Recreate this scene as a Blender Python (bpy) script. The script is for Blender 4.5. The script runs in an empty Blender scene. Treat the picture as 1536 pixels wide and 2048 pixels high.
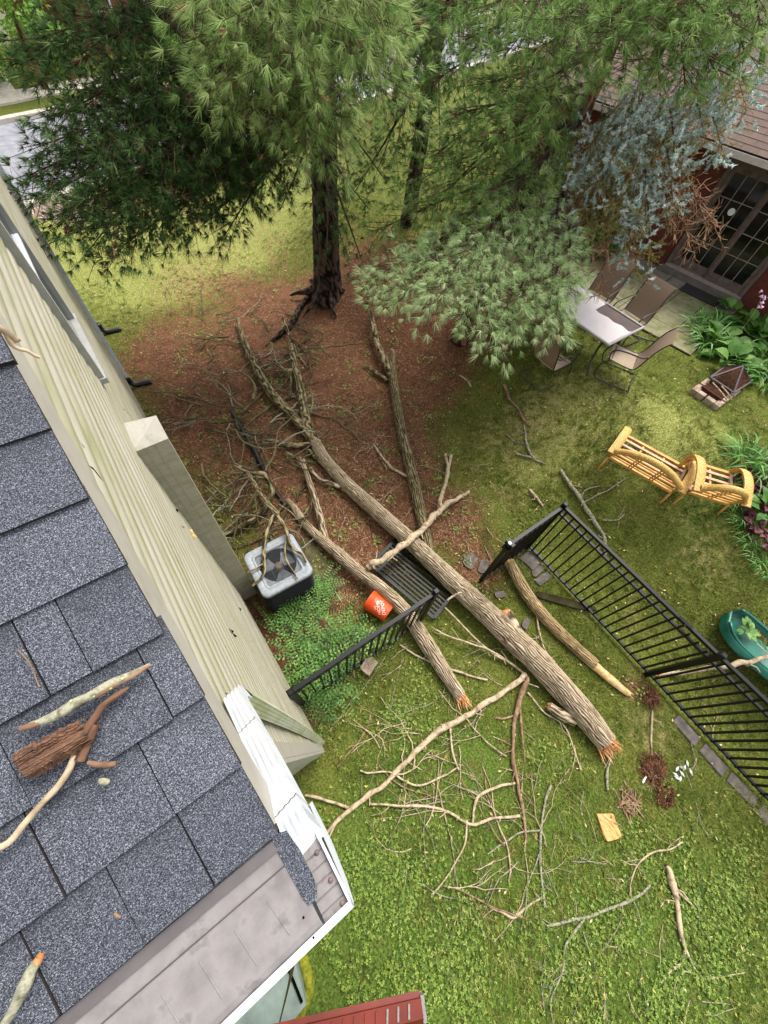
import bpy, math, random
import numpy as np
from mathutils import Vector, Matrix

# ------------------------------------------------------------------ camera
sc = bpy.context.scene
COL = sc.collection
FPX, CX, CY, HC = 769.0, 768.0, 1024.0, 5.85      # ultra wide phone lens, 5.85 m above the yard

def _u(v):
    v = np.asarray(v, float)
    return v / np.linalg.norm(v)

def cray(u, v):
    return _u([u - CX, v - CY, FPX])

_n = cray(700, 1490)                               # straight down
_e = cray(2600, -20)                               # along the eaves of the near house
_e = _u(_e - _n * (_e @ _n))
RW = np.array([_e, np.cross(-_n, _e), -_n])        # world axes: x away from the house wall, y along it, z up

cam_d = bpy.data.cameras.new('camera')
cam = bpy.data.objects.new('camera', cam_d)
COL.objects.link(cam)
cam_d.sensor_fit = 'VERTICAL'
cam_d.sensor_height = 24.0
cam_d.sensor_width = 18.0
cam_d.lens = FPX / 2048.0 * 24.0
cam_d.clip_start = 0.02
cam_d.clip_end = 600
r_, u_, b_ = RW @ np.array([1, 0, 0]), RW @ np.array([0, -1, 0]), RW @ np.array([0, 0, -1])
cam.matrix_world = Matrix(((r_[0], u_[0], b_[0], 0), (r_[1], u_[1], b_[1], 0), (r_[2], u_[2], b_[2], HC), (0, 0, 0, 1)))
sc.camera = cam
sc.cycles.max_bounces = 6
sc.cycles.diffuse_bounces = 3
sc.cycles.glossy_bounces = 2
sc.cycles.transmission_bounces = 2
sc.render.resolution_x, sc.render.resolution_y = 768, 1024

# ------------------------------------------------------------------ light
world = bpy.data.worlds.new('World')
sc.world = world
world.use_nodes = True
wn, wl = world.node_tree.nodes, world.node_tree.links
wn.clear()
sky = wn.new('ShaderNodeTexSky')
sky.sky_type = 'NISHITA'
sky.sun_disc = False
SUN_EL, SUN_AZ = math.radians(58), math.radians(22)
sky.sun_elevation = SUN_EL
sky.sun_rotation = math.radians(90) - SUN_AZ
sky.dust_density = 3.0
hs = wn.new('ShaderNodeHueSaturation')
hs.inputs['Saturation'].default_value = 0.22       # thin cloud cover: nearly white sky light
bg = wn.new('ShaderNodeBackground')
bg.inputs['Strength'].default_value = 0.15
wo = wn.new('ShaderNodeOutputWorld')
wl.new(sky.outputs[0], hs.inputs['Color'])
wl.new(hs.outputs[0], bg.inputs[0])
wl.new(bg.outputs[0], wo.inputs[0])
sd = bpy.data.lights.new('sun', 'SUN')
sd.energy = 1.5
sd.angle = math.radians(26)
sd.color = (1.0, 0.96, 0.9)
so = bpy.data.objects.new('sun', sd)
COL.objects.link(so)
so.location = (0, 0, 20)
_sd = Vector((math.cos(SUN_EL) * math.cos(SUN_AZ), math.cos(SUN_EL) * math.sin(SUN_AZ), math.sin(SUN_EL)))
so.rotation_euler = _sd.to_track_quat('Z', 'Y').to_euler()
sc.view_settings.view_transform = 'Standard'
sc.view_settings.look = 'None'
sc.view_settings.exposure = 1.15
sc.view_settings.gamma = 1.0

# ------------------------------------------------------------------ helpers
rng = np.random.default_rng(7)
random.seed(7)

def sm(t):
    t = np.clip(t, 0, 1)
    return t * t * (3 - 2 * t)

def hgt(x, y):
    """ground height: the neighbour's yard lies on a bank 1.3 m higher"""
    x = np.asarray(x, float); y = np.asarray(y, float)
    return 1.33 * sm((x - 4.25) / 3.1) * (1 - sm((y - .37 * x - 7.5) / 6.5)) + 0.015 * np.sin(1.7 * x + 0.6) * np.cos(1.3 * y)

def W(u, v, z=0.0):
    d = RW @ cray(u, v)
    t = (HC - z) / -d[2]
    return np.array([0, 0, HC]) + t * d

def G(u, v, dz=0.0):
    """where the ray through a photo pixel meets the ground (plus dz)"""
    z = 0.0
    for _ in range(40):
        p = W(u, v, min(z + dz, HC - 0.3))
        z = 0.5 * z + 0.5 * float(hgt(p[0], p[1]))
    return p

def D(u, v, d):
    return np.array([0, 0, HC]) + d * (RW @ cray(u, v))

def pxm(p):
    """metres per photo pixel at a world point"""
    q = RW.T @ (np.asarray(p) - np.array([0, 0, HC]))
    return max(q[2], 0.3) / FPX

def C(h):
    h = h.lstrip('#')
    out = []
    for i in (0, 2, 4):
        c = int(h[i:i + 2], 16) / 255
        out.append(c / 12.92 if c <= 0.04045 else ((c + 0.055) / 1.055) ** 2.4)
    return tuple(out) + (1.0,)

# ---- value noise for bark relief
def vnoise(u, v, pu, seed=0):
    iu = np.floor(u).astype(int); iv = np.floor(v).astype(int)
    fu, fv = sm(u - iu), sm(v - iv)
    def h(a, b):
        a = np.mod(a, pu)
        n = (a * 374761393 + b * 668265263 + seed * 974634777) & 0x7fffffff
        n = ((n ^ (n >> 13)) * 1274126177) & 0x7fffffff
        return (n ^ (n >> 16)) % 10007 / 10007.0
    return (h(iu, iv) * (1 - fu) * (1 - fv) + h(iu + 1, iv) * fu * (1 - fv) + h(iu, iv + 1) * (1 - fu) * fv + h(iu + 1, iv + 1) * fu * fv)

# ---- objects
ORG = {}

def tag(o, label=None, cat=None, group=None, kind=None):
    if label: o['label'] = label
    if cat: o['category'] = cat
    if group: o['group'] = group
    if kind: o['kind'] = kind
    return o

def thing(name, label, cat, loc=(0, 0, 0), rz=0.0, group=None):
    o = bpy.data.objects.new(name, None)
    o.empty_display_size = 0.1
    COL.objects.link(o)
    o.location = Vector([float(c) for c in loc])
    o.rotation_euler = (0, 0, rz)
    ORG[o] = np.array(loc, float)
    return tag(o, label, cat, group)

def mk(name, V, F, mat, parent=None, attrs=None, smooth=False, world=True, uv=None):
    """link one mesh object; V in world space unless world=False (then local to the parent)"""
    V = np.asarray(V, np.float32).reshape(-1, 3)
    if world:
        if parent is not None:
            org = ORG[parent]
        else:
            org = np.array([V[:, 0].mean(), V[:, 1].mean(), V[:, 2].min()])
        V = V - org.astype(np.float32)
    else:
        org = np.zeros(3)
    me = bpy.data.meshes.new(name)
    if isinstance(F, np.ndarray):
        M, k = F.shape
        me.vertices.add(len(V)); me.vertices.foreach_set('co', V.ravel())
        me.loops.add(M * k); me.loops.foreach_set('vertex_index', F.ravel().astype(np.int32))
        me.polygons.add(M)
        me.polygons.foreach_set('loop_start', np.arange(0, M * k, k, dtype=np.int32))
        me.polygons.foreach_set('loop_total', np.full(M, k, np.int32))
        me.update(calc_edges=True)
    else:
        me.from_pydata([tuple(v) for v in V.tolist()], [], [tuple(int(i) for i in f) for f in F])
    if attrs:
        for an, av in attrs.items():
            a = me.attributes.new(an, 'FLOAT', 'POINT')
            a.data.foreach_set('value', np.asarray(av, np.float32))
    if uv is not None:
        a = me.attributes.new('buv', 'FLOAT2', 'POINT')
        a.data.foreach_set('vector', np.asarray(uv, np.float32).ravel())
    if smooth:
        me.polygons.foreach_set('use_smooth', np.ones(len(me.polygons), bool))
    me.materials.append(mat)
    o = bpy.data.objects.new(name, me)
    COL.objects.link(o)
    if parent is not None:
        o.parent = parent
        ORG[o] = ORG[parent] if world else np.zeros(3)
    else:
        o.location = Vector(org.tolist())
        ORG[o] = org
    return o

def inst(name, me, parent=None, loc=(0, 0, 0), rot=(0, 0, 0), scale=(1, 1, 1)):
    o = bpy.data.objects.new(name, me)
    COL.objects.link(o)
    o.parent = parent
    o.location = Vector([float(c) for c in loc]); o.rotation_euler = rot; o.scale = scale
    return o

class MB:
    """collects simple solids into one mesh"""
    def __init__(s): s.v = []; s.f = []
    def add(s, V, F):
        b = len(s.v); s.v += [tuple(map(float, p)) for p in V]; s.f += [tuple(int(i) + b for i in f) for f in F]; return s
    def box(s, lo, hi, M=None, ch=0.0):
        x0, y0, z0 = lo; x1, y1, z1 = hi
        P = [(x0, y0, z0), (x1, y0, z0), (x1, y1, z0), (x0, y1, z0), (x0, y0, z1), (x1, y0, z1), (x1, y1, z1), (x0, y1, z1)]
        if ch:
            P[4:] = [(x0 + ch, y0 + ch, z1), (x1 - ch, y0 + ch, z1), (x1 - ch, y1 - ch, z1), (x0 + ch, y1 - ch, z1)]
            Q = [(x0, y0, z1 - ch), (x1, y0, z1 - ch), (x1, y1, z1 - ch), (x0, y1, z1 - ch)]
            V = P[:4] + Q + P[4:]
            F = [(0, 3, 2, 1), (0, 1, 5, 4), (1, 2, 6, 5), (2, 3, 7, 6), (3, 0, 4, 7), (4, 5, 9, 8), (5, 6, 10, 9), (6, 7, 11, 10), (7, 4, 8, 11), (8, 9, 10, 11)]
        else:
            V = P; F = [(0, 3, 2, 1), (4, 5, 6, 7), (0, 1, 5, 4), (1, 2, 6, 5), (2, 3, 7, 6), (3, 0, 4, 7)]
        if M is not None: V = [tuple(M @ Vector(p)) for p in V]
        return s.add(V, F)
    def bar(s, p, q, w, h=None, up=(0, 0, 1)):
        h = w if h is None else h
        p, q = np.array(p, float), np.array(q, float)
        d = _u(q - p); up = np.array(up, float)
        if abs(d @ up) > 0.98: up = np.array([1.0, 0, 0])
        a = _u(np.cross(d, up)); b = np.cross(a, d)
        V = [c + a * sx * w / 2 + b * sz * h / 2 for c in (p, q) for sx, sz in ((-1, -1), (1, -1), (1, 1), (-1, 1))]
        return s.add(V, [(3, 2, 1, 0), (4, 5, 6, 7), (0, 1, 5, 4), (1, 2, 6, 5), (2, 3, 7, 6), (3, 0, 4, 7)])
    def tube(s, pts, r, n=8):
        pts = np.array(pts, float)
        r = np.full(len(pts), r) if np.isscalar(r) else np.array(r, float)
        V, F = tube_geo(pts, r, n)[:2]
        b = len(s.v)
        s.add(V, F.tolist())
        m = n + 1
        s.f.append(tuple(b + i for i in range(n - 1, -1, -1)))
        e = b + (len(pts) - 1) * m
        s.f.append(tuple(e + i for i in range(n)))
        return s
    def sheet(s, P):
        """grid of points P[i][j]"""
        P = np.array(P, float); a, c = P.shape[:2]
        F = [(i * c + j, i * c + j + 1, (i + 1) * c + j + 1, (i + 1) * c + j) for i in range(a - 1) for j in range(c - 1)]
        return s.add(P.reshape(-1, 3), F)
    def lathe(s, prof, n=24, M=None):
        V = []; F = []
        for (r, z) in prof:
            for k in range(n):
                a = 2 * math.pi * k / n
                V.append(Vector((r * math.cos(a), r * math.sin(a), z)))
        if M is not None: V = [M @ v for v in V]
        for i in range(len(prof) - 1):
            for k in range(n):
                F.append((i * n + k, i * n + (k + 1) % n, (i + 1) * n + (k + 1) % n, (i + 1) * n + k))
        return s.add(V, F)
    def prism(s, poly, z0, z1):
        n = len(poly)
        V = [(x, y, z0) for x, y in poly] + [(x, y, z1) for x, y in poly]
        F = [tuple(range(n - 1, -1, -1)), tuple(range(n, 2 * n))] + [(i, (i + 1) % n, n + (i + 1) % n, n + i) for i in range(n)]
        return s.add(V, F)
    def build(s, name, mat, parent=None, smooth=False, world=True, attrs=None):
        return mk(name, np.array(s.v), s.f, mat, parent, attrs, smooth, world)

def resample(pts, rad, ds):
    pts = np.array(pts, float); rad = np.array(rad, float)
    if len(pts) == 2:
        P = np.vstack([2 * pts[0] - pts[1], pts, 2 * pts[1] - pts[0]])
    else:
        P = np.vstack([2 * pts[0] - pts[1], pts, 2 * pts[-1] - pts[-2]])
    op, orr = [], []
    for i in range(len(pts) - 1):
        L = np.linalg.norm(pts[i + 1] - pts[i]); n = max(1, int(math.ceil(L / ds)))
        for k in range(n):
            t = k / n
            a, b, c, d = P[i], P[i + 1], P[i + 2], P[i + 3]
            op.append(0.5 * ((2 * b) + (-a + c) * t + (2 * a - 5 * b + 4 * c - d) * t * t + (-a + 3 * b - 3 * c + d) * t ** 3))
            orr.append(rad[i] * (1 - t) + rad[i + 1] * t)
    op.append(pts[-1]); orr.append(rad[-1])
    return np.array(op), np.array(orr)

def tube_geo(pts, rad, n, relief=0.0, seed=0, rough=0.0):
    m = len(pts)
    T = np.gradient(pts, axis=0)
    T /= np.linalg.norm(T, axis=1)[:, None] + 1e-9
    up = np.array([0, 0, 1.0])
    if abs(T[0] @ up) > 0.9: up = np.array([0.0, 1.0, 0])
    A = np.zeros((m, 3)); B = np.zeros((m, 3))
    b = _u(up - T[0] * (up @ T[0]))
    for i in range(m):
        b = b - T[i] * (b @ T[i]); b /= np.linalg.norm(b) + 1e-9
        B[i] = b; A[i] = np.cross(T[i], b)
    L = np.concatenate([[0], np.cumsum(np.linalg.norm(np.diff(pts, axis=0), axis=1))])
    th = np.linspace(0, 2 * math.pi, n + 1) - math.pi / 2 - math.pi / 2
    Rg = np.repeat(rad[:, None], n + 1, 1)
    k = (th - th[0]) / (2 * math.pi)
    ridge = np.full((m, n + 1), 0.5)
    rr = float(np.mean(rad))
    if relief > 0:
        per = max(8, int(2 * math.pi * rr / 0.027))
        U = np.repeat((k * per)[None], m, 0); V = np.repeat(L[:, None], n + 1, 1)
        w1 = vnoise(U * 0.5, V * 6.5, max(4, per // 2), seed) - 0.5
        w2 = vnoise(U, V * 15.0, per, seed + 1) - 0.5
        x = U + 1.25 * w1 + 0.5 * w2
        ridge = np.abs(np.mod(x, 1.0) - 0.5) * 2
        ridge = sm(ridge * 1.35 - 0.1) * (0.55 + 0.45 * sm(vnoise(U + 0.3, V * 16.0, per, seed + 2) * 1.8))
        Rg = Rg + relief * (ridge - 0.6)
        lump = vnoise(U * 0.25, V * 1.7, max(2, per // 4), seed + 3) - 0.5
        Rg = Rg * (1 + 0.05 * lump)
    if rough > 0:
        U = np.repeat((k * 6)[None], m, 0); V = np.repeat(L[:, None], n + 1, 1)
        Rg = Rg * (1 + rough * (vnoise(U, V / (rr * 3 + 0.005), 6, seed) - 0.5))
    Rg[:, -1] = Rg[:, 0]; ridge[:, -1] = ridge[:, 0]
    V3 = pts[:, None, :] + Rg[:, :, None] * (np.cos(th)[None, :, None] * A[:, None, :] - np.sin(th + math.pi)[None, :, None] * 0 + np.sin(th)[None, :, None] * B[:, None, :])
    V3 = pts[:, None, :] + Rg[:, :, None] * (np.sin(k * 2 * math.pi)[None, :, None] * A[:, None, :] - np.cos(k * 2 * math.pi)[None, :, None] * B[:, None, :])
    idx = np.arange(m * (n + 1)).reshape(m, n + 1)
    F = np.stack([idx[:-1, :-1], idx[:-1, 1:], idx[1:, 1:], idx[1:, :-1]], -1).reshape(-1, 4)
    uv = np.stack([np.repeat((k * 2 * math.pi * rr)[None], m, 0), np.repeat(L[:, None], n + 1, 1)], -1).reshape(-1, 2)
    return V3.reshape(-1, 3), F, uv, ridge.ravel()

# ------------------------------------------------------------------ materials
MT = {}

def newmat(name):
    m = bpy.data.materials.new(name)
    m.use_nodes = True
    nt = m.node_tree
    b = nt.nodes['Principled BSDF']
    MT[name] = m
    return m, nt.nodes, nt.links, b

def ramp(N, L, fac, cols, lo=0.3, hi=0.7):
    r = N.new('ShaderNodeValToRGB')
    e = r.color_ramp.elements
    k = len(cols)
    for i, c in enumerate(cols):
        p = lo + (hi - lo) * i / max(1, k - 1)
        if i < 2: e[i].position = p; el = e[i]
        else: el = e.new(p)
        el.color = C(c) if isinstance(c, str) else c
    L.new(fac, r.inputs[0])
    return r.outputs[0]

def coords(N, L, kind='Object', stretch=(1, 1, 1)):
    if kind == 'buv':
        a = N.new('ShaderNodeAttribute'); a.attribute_name = 'buv'; src = a.outputs['Vector']
    elif kind == 'World':
        g = N.new('ShaderNodeNewGeometry'); src = g.outputs['Position']
    else:
        t = N.new('ShaderNodeTexCoord'); src = t.outputs[kind]
    mp = N.new('ShaderNodeMapping'); mp.inputs['Scale'].default_value = stretch
    L.new(src, mp.inputs[0])
    return mp.outputs[0]

def noise(N, L, vec, scale, detail=5, rough=0.6, dist=0.0):
    n = N.new('ShaderNodeTexNoise'); n.inputs['Scale'].default_value = scale; n.inputs['Detail'].default_value = detail
    n.inputs['Roughness'].default_value = rough; n.inputs['Distortion'].default_value = dist
    L.new(vec, n.inputs['Vector'])
    return n.outputs['Fac']

def attr(N, name):
    a = N.new('ShaderNodeAttribute'); a.attribute_name = name
    return a.outputs['Fac']

def mixc(N, L, fac, a, b, mode='MIX'):
    m = N.new('ShaderNodeMix'); m.data_type = 'RGBA'; m.blend_type = mode
    if isinstance(fac, (int, float)): m.inputs[0].default_value = fac
    else: L.new(fac, m.inputs[0])
    for i, c in ((6, a), (7, b)):
        if isinstance(c, str): m.inputs[i].default_value = C(c)
        elif isinstance(c, tuple): m.inputs[i].default_value = c
        else: L.new(c, m.inputs[i])
    return m.outputs[2]

def mathn(N, L, op, a, b=0.0, clamp=False):
    m = N.new('ShaderNodeMath'); m.operation = op; m.use_clamp = clamp
    for i, c in ((0, a), (1, b)):
        if isinstance(c, (int, float)): m.inputs[i].default_value = c
        else: L.new(c, m.inputs[i])
    return m.outputs[0]

def bump(N, L, b, h, strength=0.4, dist=0.01):
    bp = N.new('ShaderNodeBump'); bp.inputs['Strength'].default_value = strength; bp.inputs['Distance'].default_value = dist
    L.new(h, bp.inputs['Height']); L.new(bp.outputs[0], b.inputs['Normal'])

def pm(name, cols, scale=8, stretch=(1, 1, 1), detail=6, rough=0.75, bs=0.0, bd=0.005, kind='Object', spec=0.3, metal=0.0, lo=0.3, hi=0.7, bscale=None):
    m, N, L, b = newmat(name)
    if isinstance(cols, str): cols = [cols]
    v = coords(N, L, kind, stretch)
    f = noise(N, L, v, scale, detail)
    if len(cols) == 1: b.inputs['Base Color'].default_value = C(cols[0])
    else: L.new(ramp(N, L, f, cols, lo, hi), b.inputs['Base Color'])
    b.inputs['Roughness'].default_value = rough
    b.inputs['Specular IOR Level'].default_value = spec
    b.inputs['Metallic'].default_value = metal
    if bs: bump(N, L, b, f if bscale is None else noise(N, L, v, bscale, 4), bs, bd)
    return m

def foliage(name, cols, trans=0.3, rough=0.55, tcol=None, spec=0.3, nscale=0.0):
    """leaf material: colour runs over the per-leaf attribute 'tone'"""
    m, N, L, b = newmat(name)
    c = ramp(N, L, attr(N, 'tone'), cols, 0.0, 1.0)
    L.new(c, b.inputs['Base Color'])
    b.inputs['Roughness'].default_value = rough
    b.inputs['Specular IOR Level'].default_value = spec
    t = N.new('ShaderNodeBsdfTranslucent')
    L.new(c, t.inputs[0])
    mx = N.new('ShaderNodeMixShader'); mx.inputs[0].default_value = trans
    out = N['Material Output']
    L.new(b.outputs[0], mx.inputs[1]); L.new(t.outputs[0], mx.inputs[2]); L.new(mx.outputs[0], out.inputs[0])
    return m

def bark(name, groove, ridge, moss=None, mossamt=0.0, pale=None):
    m, N, L, b = newmat(name)
    r = attr(N, 'ridge')
    v = coords(N, L, 'buv', (1, 1, 1))
    n1 = noise(N, L, v, 60, 5)
    n2 = noise(N, L, coords(N, L, 'World'), 2.2, 4)
    f = mathn(N, L, 'ADD', r, mathn(N, L, 'MULTIPLY', mathn(N, L, 'SUBTRACT', n1, 0.5), 0.55))
    c = ramp(N, L, f, [groove] + ridge, 0.15, 0.95)
    if pale: c = mixc(N, L, mathn(N, L, 'MULTIPLY', mathn(N, L, 'SUBTRACT', n2, 0.45, True), 2.5, True), c, pale)
    if moss:
        g = N.new('ShaderNodeNewGeometry')
        sx = N.new('ShaderNodeSeparateXYZ'); L.new(g.outputs['Normal'], sx.inputs[0])
        n3 = noise(N, L, coords(N, L, 'World'), 5.0, 6)
        mf = mathn(N, L, 'MULTIPLY', mathn(N, L, 'SUBTRACT', n3, 0.62 - mossamt * 0.3, True), 5.0, True)
        mf = mathn(N, L, 'MULTIPLY', mf, 0.75)
        c = mixc(N, L, mf, c, moss)
    L.new(c, b.inputs['Base Color'])
    b.inputs['Roughness'].default_value = 0.9
    b.inputs['Specular IOR Level'].default_value = 0.15
    bump(N, L, b, n1, 0.5, 0.006)
    return m

bark('bark_pale', '#4a3c30', ['#85745d', '#a39076', '#c0b095'], '#6a6440', 0.3)
bark('bark_tan', '#4f3d28', ['#8a7350', '#ab9268', '#c4ad84'], '#5f5a30', 0.2)
bark('bark_mossy', '#2e2619', ['#5c5038', '#7d7052', '#9c8e6e'], '#4c4b26', 0.35)
bark('bark_pine', '#140f0c', ['#2e241d', '#463830', '#5d4c41'], '#39402a', 0.12)
bark('bark_red', '#1f130d', ['#4a3022', '#6f4a35', '#80604b'], None)
pm('stick_pale', ['#6b5a47', '#a08c70', '#c2af91', '#86745e'], 16, (1, 1, 1), 5, 0.85, 0.4, 0.004, 'World')
pm('stick_dark', ['#2c2619', '#514a31', '#726a4b'], 7, (1, 1, 1), 5, 0.9, 0.4, 0.004, 'World')
pm('stick_lichen', ['#4c4433', '#75705a', '#a19f88', '#5f5546', '#8b8c62'], 26, (1, 1, 1), 6, 0.9, 0.8, 0.004, 'World')
pm('stick_red', ['#5d4433', '#876a52', '#a88c70'], 16, (1, 1, 1), 5, 0.85, 0.3, 0.003, 'World')
pm('fresh_wood', ['#8f4a20', '#c07a45', '#dcae7c', '#a8602f'], 30, (1, 1, 1), 5, 0.7, 0.5, 0.006, 'World')
pm('slab_wood', ['#b06c34', '#d6975a', '#e6b880'], 40, (1, .2, 1), 5, .7, .3, .003, 'World')
pm('pale_wood', ['#c79455', '#e3bd83', '#efd6a6'], 18, (1, 1, 1), 5, 0.7, 0.4, 0.004, 'World')
pm('rotten_wood', ['#2e1c13', '#4c2f20', '#70492f', '#3a2419'], 16, (1, 1, 1), 6, 0.9, 0.8, 0.01, 'World')
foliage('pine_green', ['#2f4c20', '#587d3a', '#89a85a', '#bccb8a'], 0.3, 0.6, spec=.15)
foliage('pine_dark', ['#203419', '#3d5a2e', '#607e45', '#879e5f'], 0.3, 0.6, spec=.15)  # darker copy of the needle colour, carries the left boughs' shade
foliage('pine_pale', ['#426630', '#709450', '#9db878', '#c9d8a6'], 0.3, 0.6, spec=.15)  # paler new growth, with sunlit brightness of the near bough put in
foliage('spruce_blue', ['#88a39c', '#aec3be', '#cfddd9', '#e8efec'], 0.15, 0.6)
foliage('spruce_old', ['#3d4a22', '#66702f', '#8f8e48', '#a79a5a'], 0.2, 0.6)
foliage('grass_blade', ['#465220', '#66742c', '#87913e', '#aca862'], 0.3, 0.6)
foliage('clover', ['#40581e', '#5e7a2a', '#7f963c', '#a0b056'], 0.25, 0.5)
foliage('leaf_mid', ['#28491c', '#446d2c', '#648f3e', '#8bae5a'], 0.3, 0.45)
foliage('leaf_bright', ['#3d6420', '#5f8a2e', '#82a844', '#a6c066'], 0.35, 0.5)
foliage('leaf_purple', ['#2a1218', '#47202a', '#5f3038', '#6f4448'], 0.2, 0.5)
foliage('leaf_strap', ['#2f5424', '#4f7d36', '#75a352', '#a0c07a'], 0.3, 0.4)
foliage('needle_litter', ['#3a1c12', '#6e4029', '#9c6c4c', '#d0ac84'], 0.1, 0.8)
# ------------------------------------------------------------------ ground
def blob(x, y, lst):
    s = np.zeros_like(x)
    for u, v, r, a in lst:
        p = G(u, v)
        s = s + a * np.exp(-((x - p[0]) ** 2 + (y - p[1]) ** 2) / (r * r))
    return s

NEEDLE = [(560, 640, 1.5, .9), (650, 640, 1.7, .9), (520, 850, 1.9, .9), (690, 830, 1.5, .9), (620, 960, 1.2, .9), (770, 940, 1.1, .9),
          (700, 1100, .9, .9), (620, 1160, .8, .9), (900, 1040, .7, .8), (960, 1140, .45, .9), (850, 740, 1.1, .7), (420, 780, 1.4, .7),
          (470, 560, .8, .35), (560, 520, .7, .3), (860, 660, 1.3, .6), (590, 1290, .5, .8), (560, 1220, .5, .9), (1380, 1210, .0001, 0), (740, 640, 1.5, .6),
          (1500, 1290, .35, .5), (620, 1420, .3, .8), (1010, 560, 1.5, .5), (760, 500, 1.2, .4), (1310, 1560, .16, .8), (1275, 1380, .2, .7), (1340, 1000, .3, .2), (330, 650, 1.0, .5), (380, 570, 1.0, .35), (300, 720, .8, .6), (430, 500, .9, .25), (560, 470, .9, .3)]
DRY_SUNLIT = [(1120, 860, 1.0, .3), (1000, 880, .8, .45), (1010, 1000, .5, .45), (1100, 780, .7, .3), (500, 470, 2.0, .5), (360, 560, 1.4, .6), (1300, 1460, .5, .7), (1420, 1120, .6, .6), (1270, 1250, .5, .4),  # dry turf, plus sunlit brightness of the rear lawn put into colour
       (1450, 1420, .6, .4), (1200, 960, .6, .35), (950, 1560, .4, .3), (1400, 700, .5, .4), (1230, 760, .7, .4), (690, 1330, .5, .3)]
LUSH = [(900, 1800, 1.2, .7), (1100, 1900, 1.3, .7), (1400, 1850, 1.2, .7), (800, 1500, .8, .5), (1000, 1500, .8, .5), (200, 470, 2.2, .6), (1400, 900, 1.2, .6), (1250, 720, .8, .4), (1480, 1000, .8, .3), (700, 1900, .8, .7)]

YEL_SUNLIT = [(250, 470, 2.6, .9), (400, 470, 2.2, .8), (330, 560, 1.4, .6), (520, 430, 2.0, .6), (600, 330, 2.5, .5), (1400, 900, 1.0, .45), (1300, 830, .9, .35), (1120, 820, 1.1, .4), (1050, 950, .7, .4), (150, 430, 2.5, .6), (1430, 1100, .6, .3)]  # yellower thin turf, with the lawn's sunlit brightness put into its colour
gx = np.unique(np.concatenate([np.linspace(-90, -6, 10), np.arange(-6, -1, .5), np.arange(-1, 13, .11), np.arange(13, 30, .8), np.linspace(30, 140, 10)]))
gy = np.unique(np.concatenate([np.linspace(-60, -7, 8), np.arange(-7, 13, .11), np.arange(13, 45, .8), np.linspace(45, 160, 10)]))
XX, YY = np.meshgrid(gx, gy, indexing='ij')
ZZ = hgt(XX, YY)
nx, ny = XX.shape
ii = np.arange(nx * ny).reshape(nx, ny)
GF = np.stack([ii[:-1, :-1], ii[1:, :-1], ii[1:, 1:], ii[:-1, 1:]], -1).reshape(-1, 4)
m, N, L, b = newmat('lawn')
v = coords(N, L, 'World')
n1 = noise(N, L, v, 38, 6, .7); n2 = noise(N, L, v, 1.6, 5); n3 = noise(N, L, v, 7, 5); n4 = noise(N, L, v, 120, 4, .7)
grass = ramp(N, L, n1, ['#323a16', '#505a22', '#6e7434', '#8c8850'], .3, .72)
lush = ramp(N, L, n1, ['#2a3a16', '#465a22', '#647732', '#828c48'], .3, .72)
dry_sunlit = ramp(N, L, n1, ['#5a5428', '#7f7642', '#a19466', '#8f9052'], .3, .7)
ndl = ramp(N, L, n4, ['#341c12', '#61402c', '#8a6048', '#b08e6e'], .3, .72)
def soft(a, n, k, c):
    return mathn(N, L, 'MULTIPLY', mathn(N, L, 'SUBTRACT', mathn(N, L, 'ADD', a, mathn(N, L, 'MULTIPLY', mathn(N, L, 'SUBTRACT', n, .5), k)), c, True), 3.0, True)
c = mixc(N, L, soft(attr(N, 'lush'), n2, 1.2, .25), grass, lush)
n6 = noise(N, L, v, 3.2, 6, .65)
c = mixc(N, L, mathn(N, L, 'MULTIPLY', mathn(N, L, 'SUBTRACT', n6, .5, True), 3.6, True), c, ramp(N, L, n1, ['#2e2813', '#4c4322', '#6b6034', '#7c7444'], .3, .72))
c = mixc(N, L, soft(attr(N, 'yellow'), n3, 1.5, .2), c, ramp(N, L, n1, ['#545a28', '#7a7f3e', '#9c9e5a', '#b5b178'], .3, .72))  # sunlit part of the lawn brightened through its colour
c = mixc(N, L, soft(attr(N, 'dry_sunlit'), n3, 1.6, .42), c, dry_sunlit)
n5 = noise(N, L, v, 16, 5)
c = mixc(N, L, soft(attr(N, 'needle'), mathn(N, L, 'ADD', mathn(N, L, 'MULTIPLY', n3, .55), mathn(N, L, 'MULTIPLY', n5, .45)), 2.6, .36), c, mixc(N, L, mathn(N, L, 'MULTIPLY', mathn(N, L, 'SUBTRACT', n6, .42, True), 3.0, True), ndl, ramp(N, L, n1, ['#24150e', '#3f291c', '#5c4530', '#6b5a3a'], .3, .72)))
L.new(c, b.inputs['Base Color'])
b.inputs['Roughness'].default_value = .95; b.inputs['Specular IOR Level'].default_value = .1
bump(N, L, b, n1, .8, .03)
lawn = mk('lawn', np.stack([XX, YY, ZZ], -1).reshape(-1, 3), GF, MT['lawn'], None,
          {'needle': blob(XX, YY, NEEDLE).ravel(), 'dry_sunlit': blob(XX, YY, DRY_SUNLIT).ravel(), 'lush': blob(XX, YY, LUSH).ravel(), 'yellow': blob(XX, YY, YEL_SUNLIT).ravel()}, True)
tag(lawn, kind='structure')

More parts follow.
